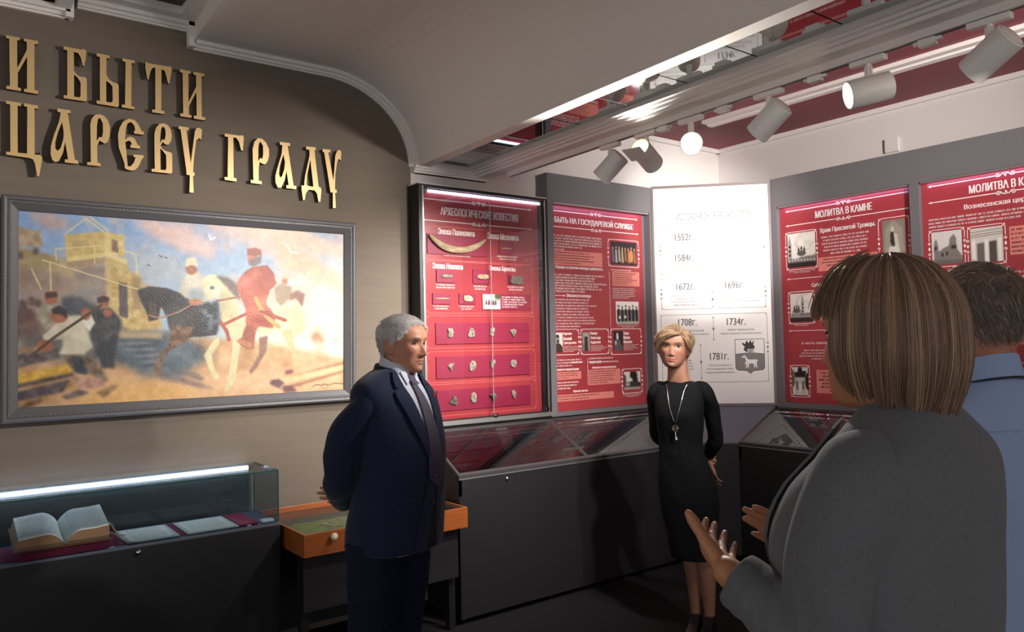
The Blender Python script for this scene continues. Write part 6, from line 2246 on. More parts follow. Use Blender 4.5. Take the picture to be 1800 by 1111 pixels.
M_skin = mat('skin tan', 'ffffff', 0.5, attr=True, bump=(240, 0.06), var=(30, 0.06), spec=0.35)
M_hairm = mat('hair fibres', 'ffffff', 0.45, attr=True, spec=0.4)
YAW = math.atan2(-0.6046, 0.7965)


def person(label, px, py):
    return thing('person', label, 'person', (px, py, 0), YAW)

# ------------------------------------------------------------------ person 1: man in the navy suit, hands behind his back
A1 = R_(60)
m1 = person('silver-haired man in a navy suit and violet tie, hands clasped behind his back', 1.494, 2.760)
SKIN1 = (0.71, 0.50, 0.395)
H1 = Matrix.Translation((0.037, 0.0, 1.497)) @ Matrix.Rotation(R_(62), 4, 'Z') @ Matrix.Rotation(R_(3), 4, 'X')
KW1 = dict(wide=1.04, jaw=1.22, sex='m', nose=1.12, cran=0.86)
b = MB()
add_head(b, H1, **KW1)
def frame(o, y_, z_):
    """wrist frame from the finger direction and the back-of-hand direction"""
    y_ = Vector(y_).normalized()
    z_ = Vector(z_)
    z_ = (z_ - y_ * z_.dot(y_)).normalized()
    x_ = y_.cross(z_)
    return Matrix(((x_.x, y_.x, z_.x, o[0]), (x_.y, y_.y, z_.y, o[1]), (x_.z, y_.z, z_.z, o[2]), (0, 0, 0, 1)))


lat, fwd = np.array((math.cos(A1), math.sin(A1), 0)), np.array((math.sin(A1), -math.cos(A1), 0))
nk = Torso([(0.015, 0, 1.40, 0.085, 0.065, 0.065), (0.018, 0, 1.47, 0.066, 0.062, 0.064), (0.026, 0, 1.53, 0.062, 0.060, 0.066), (0.034, 0, 1.60, 0.060, 0.050, 0.066)], A1)
b.rings(nk.rings())
bt_ = Torso([(-0.01, 0, 0.80, 0.15, 0.12, 0.12), (0.02, 0, 1.1, 0.16, 0.125, 0.11), (0.01, 0, 1.35, 0.16, 0.09, 0.09), (0.012, 0, 1.44, 0.12, 0.07, 0.07)], A1)
b.rings(bt_.rings())
shR, elR, wrR = (-0.080, -0.142, 1.400), (-0.190, -0.115, 1.105), (-0.215, 0.045, 0.990)
shL, elL, wrL = (0.098, 0.150, 1.400), (0.02, 0.265, 1.12), (-0.150, 0.155, 1.005)
for s_, e_, w_ in ((shR, elR, wrR), (shL, elL, wrL)):
    limb(b, [tuple(np.array(s_) * 0.85 + np.array(e_) * 0.15), tuple((np.array(s_) + e_) / 2), e_, tuple((np.array(e_) + w_) / 2), w_], [0.034, 0.040, 0.036, 0.034, 0.026])
hand(b, frame((-0.148, 0.140, 0.992), (-0.86, -0.42, 0.03), (0.40, -0.85, 0.0)), curl=(0.18, 0.22, 0.28, 0.36), spread=0.02, side=1)
hand(b, frame((-0.214, 0.05, 0.985), (0.75, 0.45, -0.35), (0.3, 0.7, 0.5)), curl=(0.6, 0.6, 0.65, 0.7))
for k in (-1, 1):
    hp = np.array((-0.015, 0, 0.86)) + lat * 0.085 * k
    limb(b, [hp, hp + (-0.02, 0, -0.40), hp + (-0.055, 0, -0.80)], [0.07, 0.05, 0.042])
bm = remesh(b, 0.0032, 4, 0.5, 'body')
skin_colours(bm, H1, SKIN1, 'm', (0.30, 0.25, 0.22))
obj('body', bm, M_skin, m1, smooth=True)
eyes(H1, m1, (0.22, 0.20, 0.20), open_=0.72)


def mask1(x, y, z):
    fl_ = np.interp(np.abs(x), [0, 0.03, 0.05, 0.064, 0.075, 0.09], [0.192, 0.194, 0.184, 0.165, 0.14, 0.13])
    front = (y < -0.030) & (z > fl_)
    temple = (y >= -0.030) & (y < 0.002) & (z > np.interp(y, [-0.030, -0.022, -0.018, -0.002, 0.002], [0.150, 0.140, 0.112, 0.108, 0.132]))
    back = (y >= 0.002) & (z > np.interp(y, [0.002, 0.030, 0.036, 0.075], [0.134, 0.130, 0.075, 0.050]))
    return front | temple | back


def flow1(P, rs):
    x, y, z = P.T
    top = np.clip((z - 0.17) / 0.03, 0, 1)[:, None]
    f_ = np.stack([x * 2.0, -np.ones_like(x), 0.2 + 0 * x], 1) * top + np.stack([0.15 * x, 0.35 + 0 * x, -np.ones_like(x)], 1) * (1 - top)
    return f_ + rs.randn(*P.shape) * 0.16


def cols1(P, rs):
    n = len(P)
    g = 0.84 + 0.16 * rs.rand(n)
    g = g - 0.14 * ((P[:, 1] > 0.02) & (P[:, 2] < 0.14))
    return np.stack([g, g * 0.985, g * 0.97], 1)


short_hair('hair', H1, mask1, flow1, 6500, 0.013, cols1, M_hairm, m1, grow=0.009, r=0.0010, lift=0.28, seed=4, wide=1.04, cran=0.86)

M_navy = mat('navy suiting', '16203a', 0.82, bump=(420, 0.12), var=(70, 0.08), sheen=0.15, spec=0.2)
M_navy2 = mat('navy trousers', '111a2e', 0.85, bump=(420, 0.1), spec=0.2)
J1 = Torso([(-0.005, 0.0, 0.815, 0.205, 0.170, 0.172), (0.0, 0.0, 0.90, 0.206, 0.172, 0.170), (0.012, 0, 1.02, 0.200, 0.170, 0.150), (0.022, 0, 1.12, 0.197, 0.166, 0.140), (0.024, 0, 1.22, 0.200, 0.156, 0.142), (0.016, 0, 1.32, 0.204, 0.140, 0.142),
            (0.004, 0, 1.40, 0.206, 0.120, 0.130), (-0.004, 0, 1.452, 0.186, 0.094, 0.108), (0.0, 0, 1.492, 0.124, 0.068, 0.090), (0.010, 0, 1.515, 0.078, 0.055, 0.076)], A1)
jm = MB()
jm.rings(J1.rings())


def sleeve(mb, s_, e_, w_, r=(0.064, 0.071, 0.066, 0.060, 0.050), bow=(0, 0, 0), inw=None):
    s_, e_, w_ = map(np.array, (s_, e_, w_))
    inw = np.array(inw)
    mb.tube([s_ + inw * 0.080 + (0, 0, -0.006), s_ + inw * 0.035 + (0, 0, 0.006), s_ + (0, 0, -0.035), s_ * 0.5 + e_ * 0.5 + np.array(bow), e_, (e_ + w_) / 2], (r[0] * 0.58, r[0] * 0.86) + r[:4], 20, sub=6, round_ends=True)
    mb.tube([e_, (e_ + w_) / 2, w_], [r[2] * 0.9, r[3], r[4]], 20, sub=6)


je = remesh(jm, 0.007, 8, 0.5, 'suit_jacket')
wrinkle(je, 0.0022, 26, 3)
jk = obj('suit_jacket', je, M_navy, m1, smooth=True)
for a_ in ((shR, elR, (-0.213, 0.040, 0.985), (-0.028, -0.01, 0.0), lat), (shL, elL, wrL, (0, 0, 0), -lat)):
    sv = MB()
    sleeve(sv, *a_[:3], bow=a_[3], inw=a_[4])
    se = remesh(sv, 0.007, 7, 0.5, 'sleeve')
    wrinkle(se, 0.0030, 28, 4)
    wrinkle(se, 0.0085, 38, 5, lambda c: np.clip(1 - np.abs(c[:, 2] - 1.10) / 0.20, 0, 1))
    obj('sleeve', se, M_navy, jk, smooth=True)
# shirt front, tie, lapels, pocket flap, buttons
sf = MB()
J1.patch(sf, [(1.150, -0.006), (1.28, -0.034), (1.40, -0.052), (1.492, -0.058)], [(1.150, 0.008), (1.28, 0.040), (1.40, 0.055), (1.492, 0.058)], 0.007, 0.01, nu=8)
ne = [(0.020 + 0.072 * math.sin(a) * math.cos(A1) * 1.0 - 0.0 + 0.070 * math.cos(a) * math.sin(A1), 0.072 * math.sin(a) * math.sin(A1) - 0.070 * math.cos(a) * math.cos(A1), 1.508 - 0.028 * math.cos(a)) for a in np.linspace(R_(14), R_(346), 16)]
band(sf, ne, 0.042, 0.005, sub=3, flare=-0.22, centre=(0.02, 0, 1.5))
J1.patch(sf, [(1.500, -0.050), (1.480, -0.045), (1.452, -0.040)], [(1.503, -0.004), (1.478, -0.010), (1.450, -0.038)], 0.016, 0.005)
J1.patch(sf, [(1.500, 0.050), (1.480, 0.045), (1.452, 0.040)], [(1.503, 0.004), (1.478, 0.010), (1.450, 0.038)], 0.016, 0.005)
obj('shirt', sf, mat('pale blue shirt', 'c3c6d8', 0.75, bump=(400, 0.05)), m1, smooth=False)
te = MB()
J1.patch(te, [(1.492, -0.016), (1.476, -0.019), (1.452, -0.012)], [(1.492, 0.016), (1.476, 0.019), (1.452, 0.012)], 0.020, 0.012)
J1.patch(te, [(1.456, -0.015), (1.36, -0.026), (1.22, -0.036), (1.105, -0.042), (1.060, 0.000)], [(1.456, 0.015), (1.36, 0.026), (1.22, 0.036), (1.105, 0.042), (1.060, 0.004)], 0.016, 0.006)
obj('tie', te, mat('violet tie', '3b324a', 0.6, bump=(500, 0.2), var=(160, 0.2), stretch=(1, 1, 1)), m1)
lp = MB()
for s_ in (-1, 1):
    J1.patch(lp, [(1.125, s_ * 0.004), (1.28, s_ * 0.036), (1.40, s_ * 0.056), (1.455, s_ * 0.066)], [(1.125, s_ * 0.024), (1.28, s_ * 0.086), (1.395, s_ * 0.120), (1.425, s_ * 0.118)], 0.0135, 0.007)
    J1.patch(lp, [(1.452, s_ * 0.063), (1.480, s_ * 0.070), (1.507, s_ * 0.070)], [(1.440, s_ * 0.105), (1.470, s_ * 0.098), (1.500, s_ * 0.082)], 0.015, 0.007)
nb = [(0.006 + 0.086 * math.sin(a) * math.cos(A1) + 0.082 * math.cos(a) * math.sin(A1), 0.086 * math.sin(a) * math.sin(A1) - 0.082 * math.cos(a) * math.cos(A1), 1.484 - 0.014 * math.cos(a)) for a in np.linspace(R_(58), R_(302), 12)]
band(lp, nb, 0.040, 0.007, sub=3, flare=-0.38, centre=(0.006, 0, 1.5))
obj('lapels', lp, M_navy, m1)
fp = MB()
J1.patch(fp, [(0.820, -0.030), (0.95, -0.012), (1.06, -0.004), (1.13, -0.004)], [(0.820, -0.090), (0.95, -0.07), (1.06, -0.05), (1.13, -0.03)], 0.010, 0.006)
obj('front_edge', fp, M_navy, m1)
go = MB()
J1.patch(go, [(0.825, -0.028), (0.95, -0.011), (1.07, -0.003)], [(0.825, 0.040), (0.95, 0.022), (1.07, 0.012)], 0.006, 0.004)
obj('gap_patch', go, mat('black gap patch', '0b0c12', 0.9), m1)  # dark patch laid on the closed jacket to draw its open gap
pf = MB()
J1.patch(pf, [(1.015, -0.175), (1.02, -0.14), (1.024, -0.10)], [(0.975, -0.176), (0.980, -0.14), (0.984, -0.10)], 0.010, 0.005)
obj('pocket_flap', pf, M_navy, m1)
for z in (1.10, 1.00):
    bb_ = MB().ball(J1.pt(z, -0.018, 0.014), 0.008, 10)
    obj('button', bb_, mat('dark button', '11141c', 0.3), m1)
pin = MB().ball(J1.pt(1.40, 0.085, 0.016), (0.006, 0.006, 0.008), 8)
obj('lapel_pin', pin, mat('red enamel', 'b03040', 0.3), m1)
ts = MB()
for k in (-1, 1):
    hp = np.array((-0.026, 0, 0.86)) + lat * 0.088 * k
    ts.tube([hp, hp + (0, 0, -0.15), hp + (-0.026, 0, -0.42), hp + (-0.05, 0, -0.66), hp + (-0.065, 0, -0.835)], [0.112, 0.108, 0.088, 0.080, 0.082], 24, sub=5)
tm = remesh(ts, 0.008, 6, 0.5, 'trousers')
wrinkle(tm, 0.004, 22, 8)
obj('trousers', tm, M_navy2, m1, smooth=True)
for k in (-1, 1):
    hp = np.array((-0.09, 0, 0.0)) + lat * 0.088 * k
    s1 = MB()
    shoe(s1, hp - fwd * 0.09, hp + fwd * 0.20)
    obj('shoe', s1, mat('black leather', '0c0c0e', 0.3), m1, bevel=0.008)

# ------------------------------------------------------------------ person 2: woman in the black dress
A2 = R_(-25)
m2 = person('short-haired blonde woman in a black dress with a long pendant, hands behind her back', 3.352, 2.859)
H2 = Matrix.Translation((-0.058, 0.0, 1.449)) @ Matrix.Rotation(R_(-18), 4, 'Z') @ Matrix.Rotation(R_(4), 4, 'Y') @ Matrix.Scale(1.02, 4)
KW2 = dict(wide=1.10, jaw=1.10, sex='f', nose=0.50, cran=0.76)
lat, fwd = np.array((math.cos(A2), math.sin(A2), 0)), np.array((math.sin(A2), -math.cos(A2), 0))
b = MB()
add_head(b, H2, **KW2)
nk = Torso([(-0.026, 0.01, 1.28, 0.10, 0.05, 0.06), (-0.026, 0.01, 1.345, 0.085, 0.048, 0.058), (-0.027, 0.008, 1.38, 0.063, 0.050, 0.054), (-0.030, 0.006, 1.43, 0.055, 0.050, 0.052), (-0.034, 0.004, 1.52, 0.050, 0.044, 0.052)], A2)
b.rings(nk.rings())
b.rings(Torso([(0.005, 0, 0.60, 0.10, 0.07, 0.07), (0.0, 0, 0.75, 0.13, 0.08, 0.09), (-0.025, 0, 1.03, 0.105, 0.07, 0.065), (-0.026, 0, 1.2, 0.115, 0.08, 0.07), (-0.025, 0.0, 1.32, 0.11, 0.05, 0.06)], A2).rings())
shL, elL, wrL = (0.112, -0.050, 1.330), (0.176, 0.035, 1.050), (0.150, 0.125, 0.920)
shR, elR, wrR = (-0.150, 0.065, 1.330), (-0.120, 0.165, 1.060), (0.085, 0.165, 0.930)
for s_, e_, w_ in ((shL, elL, wrL), (shR, elR, wrR)):
    limb(b, [tuple(np.array(s_) * 0.85 + np.array(e_) * 0.15), tuple((np.array(s_) + e_) / 2), e_, tuple((np.array(e_) + w_) / 2), w_], [0.026, 0.028, 0.028, 0.026, 0.020])
# right hand grips the left wrist, the left hand hangs below it
hand(b, Matrix(((0.1, 0.95, -0.25, 0.080), (0.0, -0.22, -0.95, 0.150), (1.0, -0.20, 0.1, 0.925), (0, 0, 0, 1))), curl=(0.75, 0.8, 0.8, 0.85), spread=0.02, s=0.9, side=1, thumb=((0.7, 0.75, -0.3), 0.3))
hand(b, Matrix(((-0.55, 0.22, -0.80, 0.152), (0.80, 0.05, -0.60, 0.120), (0.1, -0.97, -0.10, 0.915), (0, 0, 0, 1))), curl=(0.25, 0.3, 0.35, 0.4), spread=0.05, s=0.9, side=1)
legs = [[(0.0, 0.04, 0.60), (0.012, 0.04, 0.45), (0.034, 0.045, 0.33), (0.040, 0.05, 0.22), (0.040, 0.05, 0.085), (0.036, 0.03, 0.055)], [(0.07, 0.0, 0.60), (0.075, 0.0, 0.45), (0.092, 0.0, 0.33), (0.100, 0.0, 0.22), (0.104, 0.0, 0.085), (0.100, -0.02, 0.055)]]
for lg in legs:
    limb(b, lg, [0.062, 0.050, 0.050, 0.040, 0.028, 0.028])
    f0 = np.array(lg[-1])
    limb(b, [f0 + (0, 0.01, 0.01), f0 + fwd * 0.07 + (0, 0, -0.022), f0 + fwd * 0.15 + (0, 0, -0.038)], [0.028, 0.030, 0.022], flat=((0, 0, 1), 0.7))
bm = remesh(b, 0.0030, 3, 0.5, 'body')
skin_colours(bm, H2, (0.56, 0.40, 0.325), 'f', (0.30, 0.21, 0.16))
obj('body', bm, M_skin, m2, smooth=True)
eyes(H2, m2, (0.16, 0.13, 0.11), open_=1.0, size=1.12, gaze=0.0012)


def mask2(x, y, z):
    fl_ = np.interp(x, [-0.09, -0.06, -0.03, 0.0, 0.03, 0.055, 0.08], [0.125, 0.142, 0.160, 0.176, 0.188, 0.172, 0.13])
    front = (y < -0.03) & (z > fl_)
    side = (y >= -0.03) & (y < 0.03) & (z > np.interp(y, [-0.03, -0.018, 0.012, 0.03], [0.135, 0.120, 0.122, 0.115]))
    back = (y >= 0.03) & (z > np.interp(y, [0.03, 0.05, 0.08], [0.085, 0.045, 0.04]))
    return front | side | back


def flow2(P, rs):
    x, y, z = P.T
    f_ = np.stack([np.where(y < 0.02, -0.9 - 0 * x, x * 4), np.where(y < 0.02, -0.25, 0.5 + 0 * x), -0.15 - 3.5 * np.clip(0.19 - z, 0, 0.1) * 4], 1)
    left = (x > 0.040)
    f_[left] = np.stack([0.3 + 0 * x[left], 0.25 + 0 * x[left], -1.2 + 0 * x[left]], 1)
    return f_ + rs.randn(*P.shape) * 0.12


def cols2(P, rs):
    n = len(P)
    k = rs.rand(n)[:, None]
    c_ = np.array((0.44, 0.34, 0.26)) * (1 - k) + np.array((0.72, 0.59, 0.46)) * k
    return c_


short_hair('hair', H2, mask2, flow2, 5200, 0.036, cols2, M_hairm, m2, grow=0.011, r=0.0011, lift=0.30, seed=14, K=6, wide=1.08, cran=0.76)
rs2 = np.random.RandomState(3)
sets = [([(0.046, -0.070, 0.187), (0.000, -0.099, 0.180), (-0.050, -0.090, 0.160), (-0.086, -0.056, 0.124)], [(0.030, -0.050, 0.206), (-0.025, -0.078, 0.198), (-0.068, -0.066, 0.174), (-0.094, -0.030, 0.130)], 900),
        ([(0.046, -0.070, 0.187), (0.070, -0.045, 0.176), (0.088, -0.016, 0.152), (0.092, -0.002, 0.134)], [(0.026, -0.020, 0.214), (0.070, 0.000, 0.196), (0.097, 0.026, 0.160), (0.099, 0.036, 0.122)], 900)]
LS = []
for A_, B_, n_ in sets:
    A_, B_ = cr(np.array(A_), 4), cr(np.array(B_), 4)
    for i in range(n_):
        t = rs2.rand()
        q = A_ + (B_ - A_) * t + rs2.randn(3) * 0.0022
        q = q + np.linspace(0, 1, len(q))[:, None] * rs2.randn(3) * 0.004
        u0 = rs2.rand() * 0.25
        q = np.stack([np.interp(np.linspace(u0, 1.0 - 0.15 * rs2.rand(), 12), np.linspace(0, 1, len(q)), q[:, k]) for k in range(3)], 1)
        LS.append(q)
LS = np.array(LS)
kk = np.clip(0.4 + 0.35 * rs2.randn(len(LS)), 0, 1)[:, None]
so = strands('fringe', xf(H2, LS.reshape(-1, 3)).reshape(LS.shape), 0.0011, 0.0005, np.array((0.42, 0.32, 0.24)) * (1 - kk) + np.array((0.74, 0.61, 0.48)) * kk, M_hairm, m2)
tag(so, kind='stuff')

M_dress = mat('black crepe', '08090d', 0.85, bump=(380, 0.1), sheen=0.0, spec=0.2)
D2r = [(0.023, 0.0, 0.405, 0.122, 0.085, 0.095), (0.018, 0, 0.55, 0.140, 0.095, 0.105), (0.010, 0, 0.72, 0.162, 0.105, 0.120), (-0.004, 0, 0.85, 0.152, 0.098, 0.112), (-0.022, 0, 0.98, 0.122, 0.086, 0.088), (-0.026, 0, 1.05, 0.120, 0.086, 0.082),
       (-0.027, 0, 1.13, 0.128, 0.100, 0.085), (-0.027, 0, 1.20, 0.134, 0.112, 0.088), (-0.026, 0, 1.28, 0.142, 0.088, 0.088), (-0.026, 0.004, 1.335, 0.140, 0.060, 0.076), (-0.026, 0.008, 1.366, 0.092, 0.050, 0.064), (-0.026, 0.008, 1.376, 0.074, 0.049, 0.060)]
DR = Torso(D2r, A2)
dm = MB()
dm.rings(DR.rings())
de = remesh(dm, 0.006, 7, 0.5, 'dress')
wrinkle(de, 0.0022, 34, 12)
wrinkle(de, 0.0040, 46, 13, lambda c: np.clip(1 - np.abs(c[:, 2] - 0.98) / 0.12, 0, 1))
dro = obj('dress', de, M_dress, m2, smooth=True)
for a_ in ((shL, elL, (0.152, 0.112, 0.945), (0.004, 0, 0), -lat), (shR, elR, (0.03, 0.165, 0.965), (0, 0, 0), lat)):
    sv = MB()
    sleeve(sv, *a_[:3], r=(0.046, 0.045, 0.042, 0.039, 0.032), bow=a_[3], inw=a_[4])
    se = remesh(sv, 0.005, 6, 0.5, 'sleeve')
    wrinkle(se, 0.0030, 46, 6)
    obj('sleeve', se, M_dress, dro, smooth=True)
nl = MB()
neck = [DR.pt(1.36, 0.060, 0.006), DR.pt(1.33, 0.045, 0.008), DR.pt(1.24, 0.026, 0.008), DR.pt(1.15, 0.002, 0.006)]
neck2 = [DR.pt(1.36, -0.060, 0.006), DR.pt(1.33, -0.050, 0.008), DR.pt(1.24, -0.030, 0.008), DR.pt(1.15, -0.004, 0.006)]
for q in (neck, neck2):
    nl.tube(q, 0.0019, 6, sub=6)
obj('chain', nl, M_chrome, m2, smooth=True)
pd = MB()
p0 = DR.pt(1.125, -0.001, 0.010)
Mp = Matrix.Translation(tuple(p0)) @ Matrix.Rotation(A2, 4, 'Z')
for r_, z_ in ((0.014, 0.0), (0.006, 0.0)):
    pd.tube([(r_ * math.cos(a), 0, z_ + r_ * 1.25 * math.sin(a)) for a in np.linspace(0, 2 * math.pi, 17)[:-1]], 0.0022, 6, M=Mp, closed=True)
pd.tube([(0, 0, -0.017), (0, 0, -0.062)], 0.0025, 6, M=Mp)
pd.box(0, 0.010, -0.0015, 0.0015, -0.060, -0.053, M=Mp)
pd.box(0, 0.008, -0.0015, 0.0015, -0.050, -0.045, M=Mp)
obj('key_pendant', pd, M_chrome, m2)
er = MB()
er.ball((0.0835, 0.004, 0.064), (0.003, 0.003, 0.006), 8, M=H2)
obj('earring', er, M_chrome, m2)
for lg in legs:
    f0 = np.array(lg[-1])
    s1 = MB()
    shoe(s1, (f0[0] - fwd[0] * 0.035, f0[1] - fwd[1] * 0.035, 0.0), (f0[0] + fwd[0] * 0.185, f0[1] + fwd[1] * 0.185, 0.0), w=0.040, h=0.082, lift=0.02)
    obj('shoe', s1, mat('black leather', '0c0c0e', 0.3), m2, bevel=0.006)

# ------------------------------------------------------------------ person 3: woman in the grey jacket, seen from behind, gesturing
A3 = R_(220)
m3 = person('woman with a brown bob and grey jacket seen from behind, gesturing with open hands', 1.188, 0.607)
H3 = Matrix.Translation((-0.002, 0.0, 1.488)) @ Matrix.Rotation(R_(222), 4, 'Z') @ Matrix.Scale(0.98, 4)
KW3 = dict(wide=1.0, jaw=1.0, sex='f', nose=0.7, cran=0.88)
lat, fwd = np.array((math.cos(A3), math.sin(A3), 0)), np.array((math.sin(A3), -math.cos(A3), 0))
b = MB()
add_head(b, H3, **KW3)
b.rings(Torso([(0.022, -0.01, 1.40, 0.085, 0.06, 0.06), (0.020, -0.01, 1.46, 0.066, 0.056, 0.056), (0.016, -0.006, 1.52, 0.056, 0.052, 0.054), (0.012, 0, 1.60, 0.054, 0.046, 0.054)], A3).rings())
b.rings(Torso([(0.02, 0, 0.80, 0.15, 0.11, 0.11), (0.015, 0, 1.1, 0.13, 0.10, 0.09), (0.015, 0, 1.3, 0.14, 0.09, 0.085), (0.02, -0.005, 1.41, 0.11, 0.06, 0.06)], A3).rings())
shL, elL, wrL = (-0.108, -0.110, 1.405), (-0.142, -0.085, 1.150), (-0.250, 0.030, 1.236)
shR, elR, wrR = (0.112, 0.140, 1.395), (0.110, 0.215, 1.150), (-0.008, 0.215, 1.182)
for s_, e_, w_ in ((shL, elL, wrL), (shR, elR, wrR)):
    limb(b, [tuple(np.array(s_) * 0.85 + np.array(e_) * 0.15), tuple((np.array(s_) + e_) / 2), e_, tuple((np.array(e_) + w_) / 2), w_], [0.032, 0.036, 0.034, 0.031, 0.024])

# left hand: open, palm up and turned in, thumb standing up on the far left
HL3 = frame((-0.250, 0.030, 1.236), (0.10, 0.97, 0.03), (-0.55, 0.11, -0.80))
hand(b, HL3, curl=(0.22, 0.20, 0.20, 0.22), spread=0.02225, thumb=((0.85, 0.36, -0.36), 0.05), s=0.92, side=1)
# right hand: open, fingers together pointing up and to the left
HR3 = frame((-0.012, 0.222, 1.180), (-0.72, 0.46, 0.52), (0.45, 0.60, 0.10))
hand(b, HR3, curl=(0.14, 0.12, 0.12, 0.14), spread=-0.02, thumb=((0.6, 0.8, -0.2), 0.2), s=0.92, side=-1)
for k in (-1, 1):
    hp = np.array((0.02, 0, 0.86)) + lat * 0.08 * k
    limb(b, [hp, hp + (0, 0, -0.42), hp + (0, 0, -0.80)], [0.08, 0.052, 0.034])
bm = remesh(b, 0.0030, 4, 0.5, 'body')
skin_colours(bm, H3, (0.70, 0.48, 0.35), 'f', (0.40, 0.29, 0.22))
obj('body', bm, M_skin, m3, smooth=True)
eyes(H3, m3, (0.2, 0.18, 0.15))

# bob haircut: shell plus strands, all hanging from the crown
rs = np.random.RandomState(5)


def bob(th, u, out=0.0, wob=0.0, zend=0.012):
    """th azimuth from the face (rad), u 0..1 from crown to tip, head coordinates"""
    rx, ry, rz = 0.092 + out, 0.105 + out, 0.106 + out
    cz_ = 0.132
    tt = np.asarray(u) * 1.0
    drop = 0.60
    al = np.clip(tt / drop, 0, 1) * R_(92)
    v = np.clip((tt - drop) / (1 - drop), 0, 1)
    rad = np.sin(al) * (1 + 0.04 * np.sin(v * math.pi) - 0.22 * v ** 2.2)
    z = cz_ + rz * np.cos(al) * (tt < drop) - v * (cz_ - zend) + np.where(tt < drop, 0, rz * math.cos(R_(92)))
    x = rx * rad * np.sin(th)
    y = 0.008 - ry * rad * np.cos(th)
    return x, y, z


sh = MB()
ths = np.linspace(R_(62), R_(298), 60)
grid = []
for th in ths:
    u = np.linspace(0.02, 1, 26)
    ze = 0.034 + 0.022 * math.cos(th)
    grid.append(np.stack(bob(th, u, -0.004, zend=ze), 1))
R1 = [g for g in grid]
Lr = [np.concatenate([g, (g * np.array((0.93, 0.93, 1)) + np.array((0, 0.001, 0)))[::-1]]) for g in R1]
sh.rings(Lr, cap=True, closed=True, M=H3)
# cap over the crown and the forehead
cap, _, _ = scalp(H3, lambda x, y, z: (z > np.interp(y, [-0.1, -0.05, 0.0], [0.165, 0.15, 0.13])), 0.006, cran=0.86)
sh.add(np.concatenate(cap.v), cap.f)
shm = sh.mesh('hair')
colmesh(shm, np.tile((0.44, 0.35, 0.28), (len(shm.vertices), 1)))
hair3 = obj('hair', shm, M_hairm, m3, smooth=True)
N, K = 8200, 14
LN = np.zeros((N, K, 3))
CL = np.zeros((N, 3))
for i in range(N):
    th = R_(58 + 244 * rs.rand())
    u0 = rs.rand() ** 1.3 * 0.5
    u = np.linspace(u0, 0.94 + 0.07 * rs.rand(), K)
    clump = math.sin(th * 19) * 0.5 + math.sin(th * 37 + 1) * 0.5
    o_ = rs.rand() * 0.006 + 0.002 * clump - 0.001
    thv = th + 0.10 * (rs.rand() - 0.5) * u + 0.10 * np.clip(u - 0.7, 0, 1) * math.sin(th * 9)
    x, y, z = bob(thv, u, o_, zend=0.014 + 0.022 * math.cos(th) + 0.024 * rs.rand() + 0.005 * math.sin(th * 13))
    LN[i] = np.stack([x, y, z], 1)
    k = np.clip(0.48 + 0.18 * math.sin(th * 23 + 0.7) + 0.14 * math.sin(th * 51) + 0.30 * rs.randn(), 0, 1)
    CL[i] = np.array((0.42, 0.33, 0.27)) * (1 - k) + np.array((0.72, 0.59, 0.48)) * k
# fringe sweeping forward over the forehead
Nf = 700
LF = np.zeros((Nf, K, 3))
for i in range(Nf):
    th = R_(-62 + 124 * rs.rand())
    u = np.linspace(0.10 + 0.20 * rs.rand(), 0.46 + 0.10 * rs.rand(), K)
    x, y, z = bob(th + 0.25 * u * (1 if th > 0 else -1), u, 0.004 + 0.006 * rs.rand() + 0.012 * (rs.rand() ** 4))
    LF[i] = np.stack([x, y, z], 1)
kf = rs.rand(Nf)[:, None]
CF = np.array((0.40, 0.32, 0.25)) * (1 - kf) + np.array((0.66, 0.55, 0.44)) * kf
LL = np.concatenate([LN, LF])
so = strands('hair_strands', xf(H3, LL.reshape(-1, 3)).reshape(LL.shape), 0.0008, 0.0004, np.concatenate([CL, CF]), M_hairm, hair3)
tag(so, kind='stuff')

M_gjack = mat('grey wool jacket', '606367', 0.85, bump=(320, 0.10), var=(140, 0.08), sheen=0.15, spec=0.2)
J3r = [(0.030, 0.0, 0.84, 0.200, 0.150, 0.155), (0.022, 0, 0.95, 0.186, 0.138, 0.140), (0.010, 0, 1.08, 0.172, 0.140, 0.118), (0.010, 0, 1.18, 0.188, 0.165, 0.120), (0.010, 0, 1.28, 0.198, 0.180, 0.122), (0.012, 0, 1.36, 0.201, 0.145, 0.122),
       (0.018, -0.004, 1.42, 0.196, 0.092, 0.106), (0.020, -0.008, 1.462, 0.140, 0.072, 0.086), (0.020, -0.010, 1.490, 0.092, 0.060, 0.070), (0.020, -0.010, 1.500, 0.070, 0.052, 0.060)]
J3 = Torso(J3r, A3)
jm = MB()
jm.rings(J3.rings())
je = remesh(jm, 0.006, 7, 0.5, 'jacket')
wrinkle(je, 0.0030, 20, 21)
jk3 = obj('jacket', je, M_gjack, m3, smooth=True)
for k, a_ in enumerate(((shL, elL, (-0.241, 0.020, 1.230), (-0.012, 0.0, 0), -lat), (shR, elR, (0.002, 0.215, 1.176), (0.012, 0, 0), lat))):
    sv = MB()
    sleeve(sv, *a_[:3], r=(0.070, 0.067, 0.060, 0.054, 0.045), bow=a_[3], inw=a_[4])
    se = remesh(sv, 0.005, 7, 0.5, 'sleeve')
    wrinkle(se, 0.0025, 24, 24)
    wrinkle(se, 0.0080, 44, 22, lambda c: np.exp(-((c[:, 2] - 1.17) / 0.07) ** 2))
    obj('sleeve', se, M_gjack, jk3, smooth=True)
cl = MB()
nb = [(0.016 + 0.068 * math.sin(a) * math.cos(A3) + 0.064 * math.cos(a) * math.sin(A3), -0.010 + 0.068 * math.sin(a) * math.sin(A3) - 0.064 * math.cos(a) * math.cos(A3), 1.478 - 0.020 * math.cos(a)) for a in np.linspace(R_(40), R_(320), 16)]
band(cl, nb, 0.030, 0.008, sub=3, flare=-0.40, centre=(0.018, -0.01, 1.5))
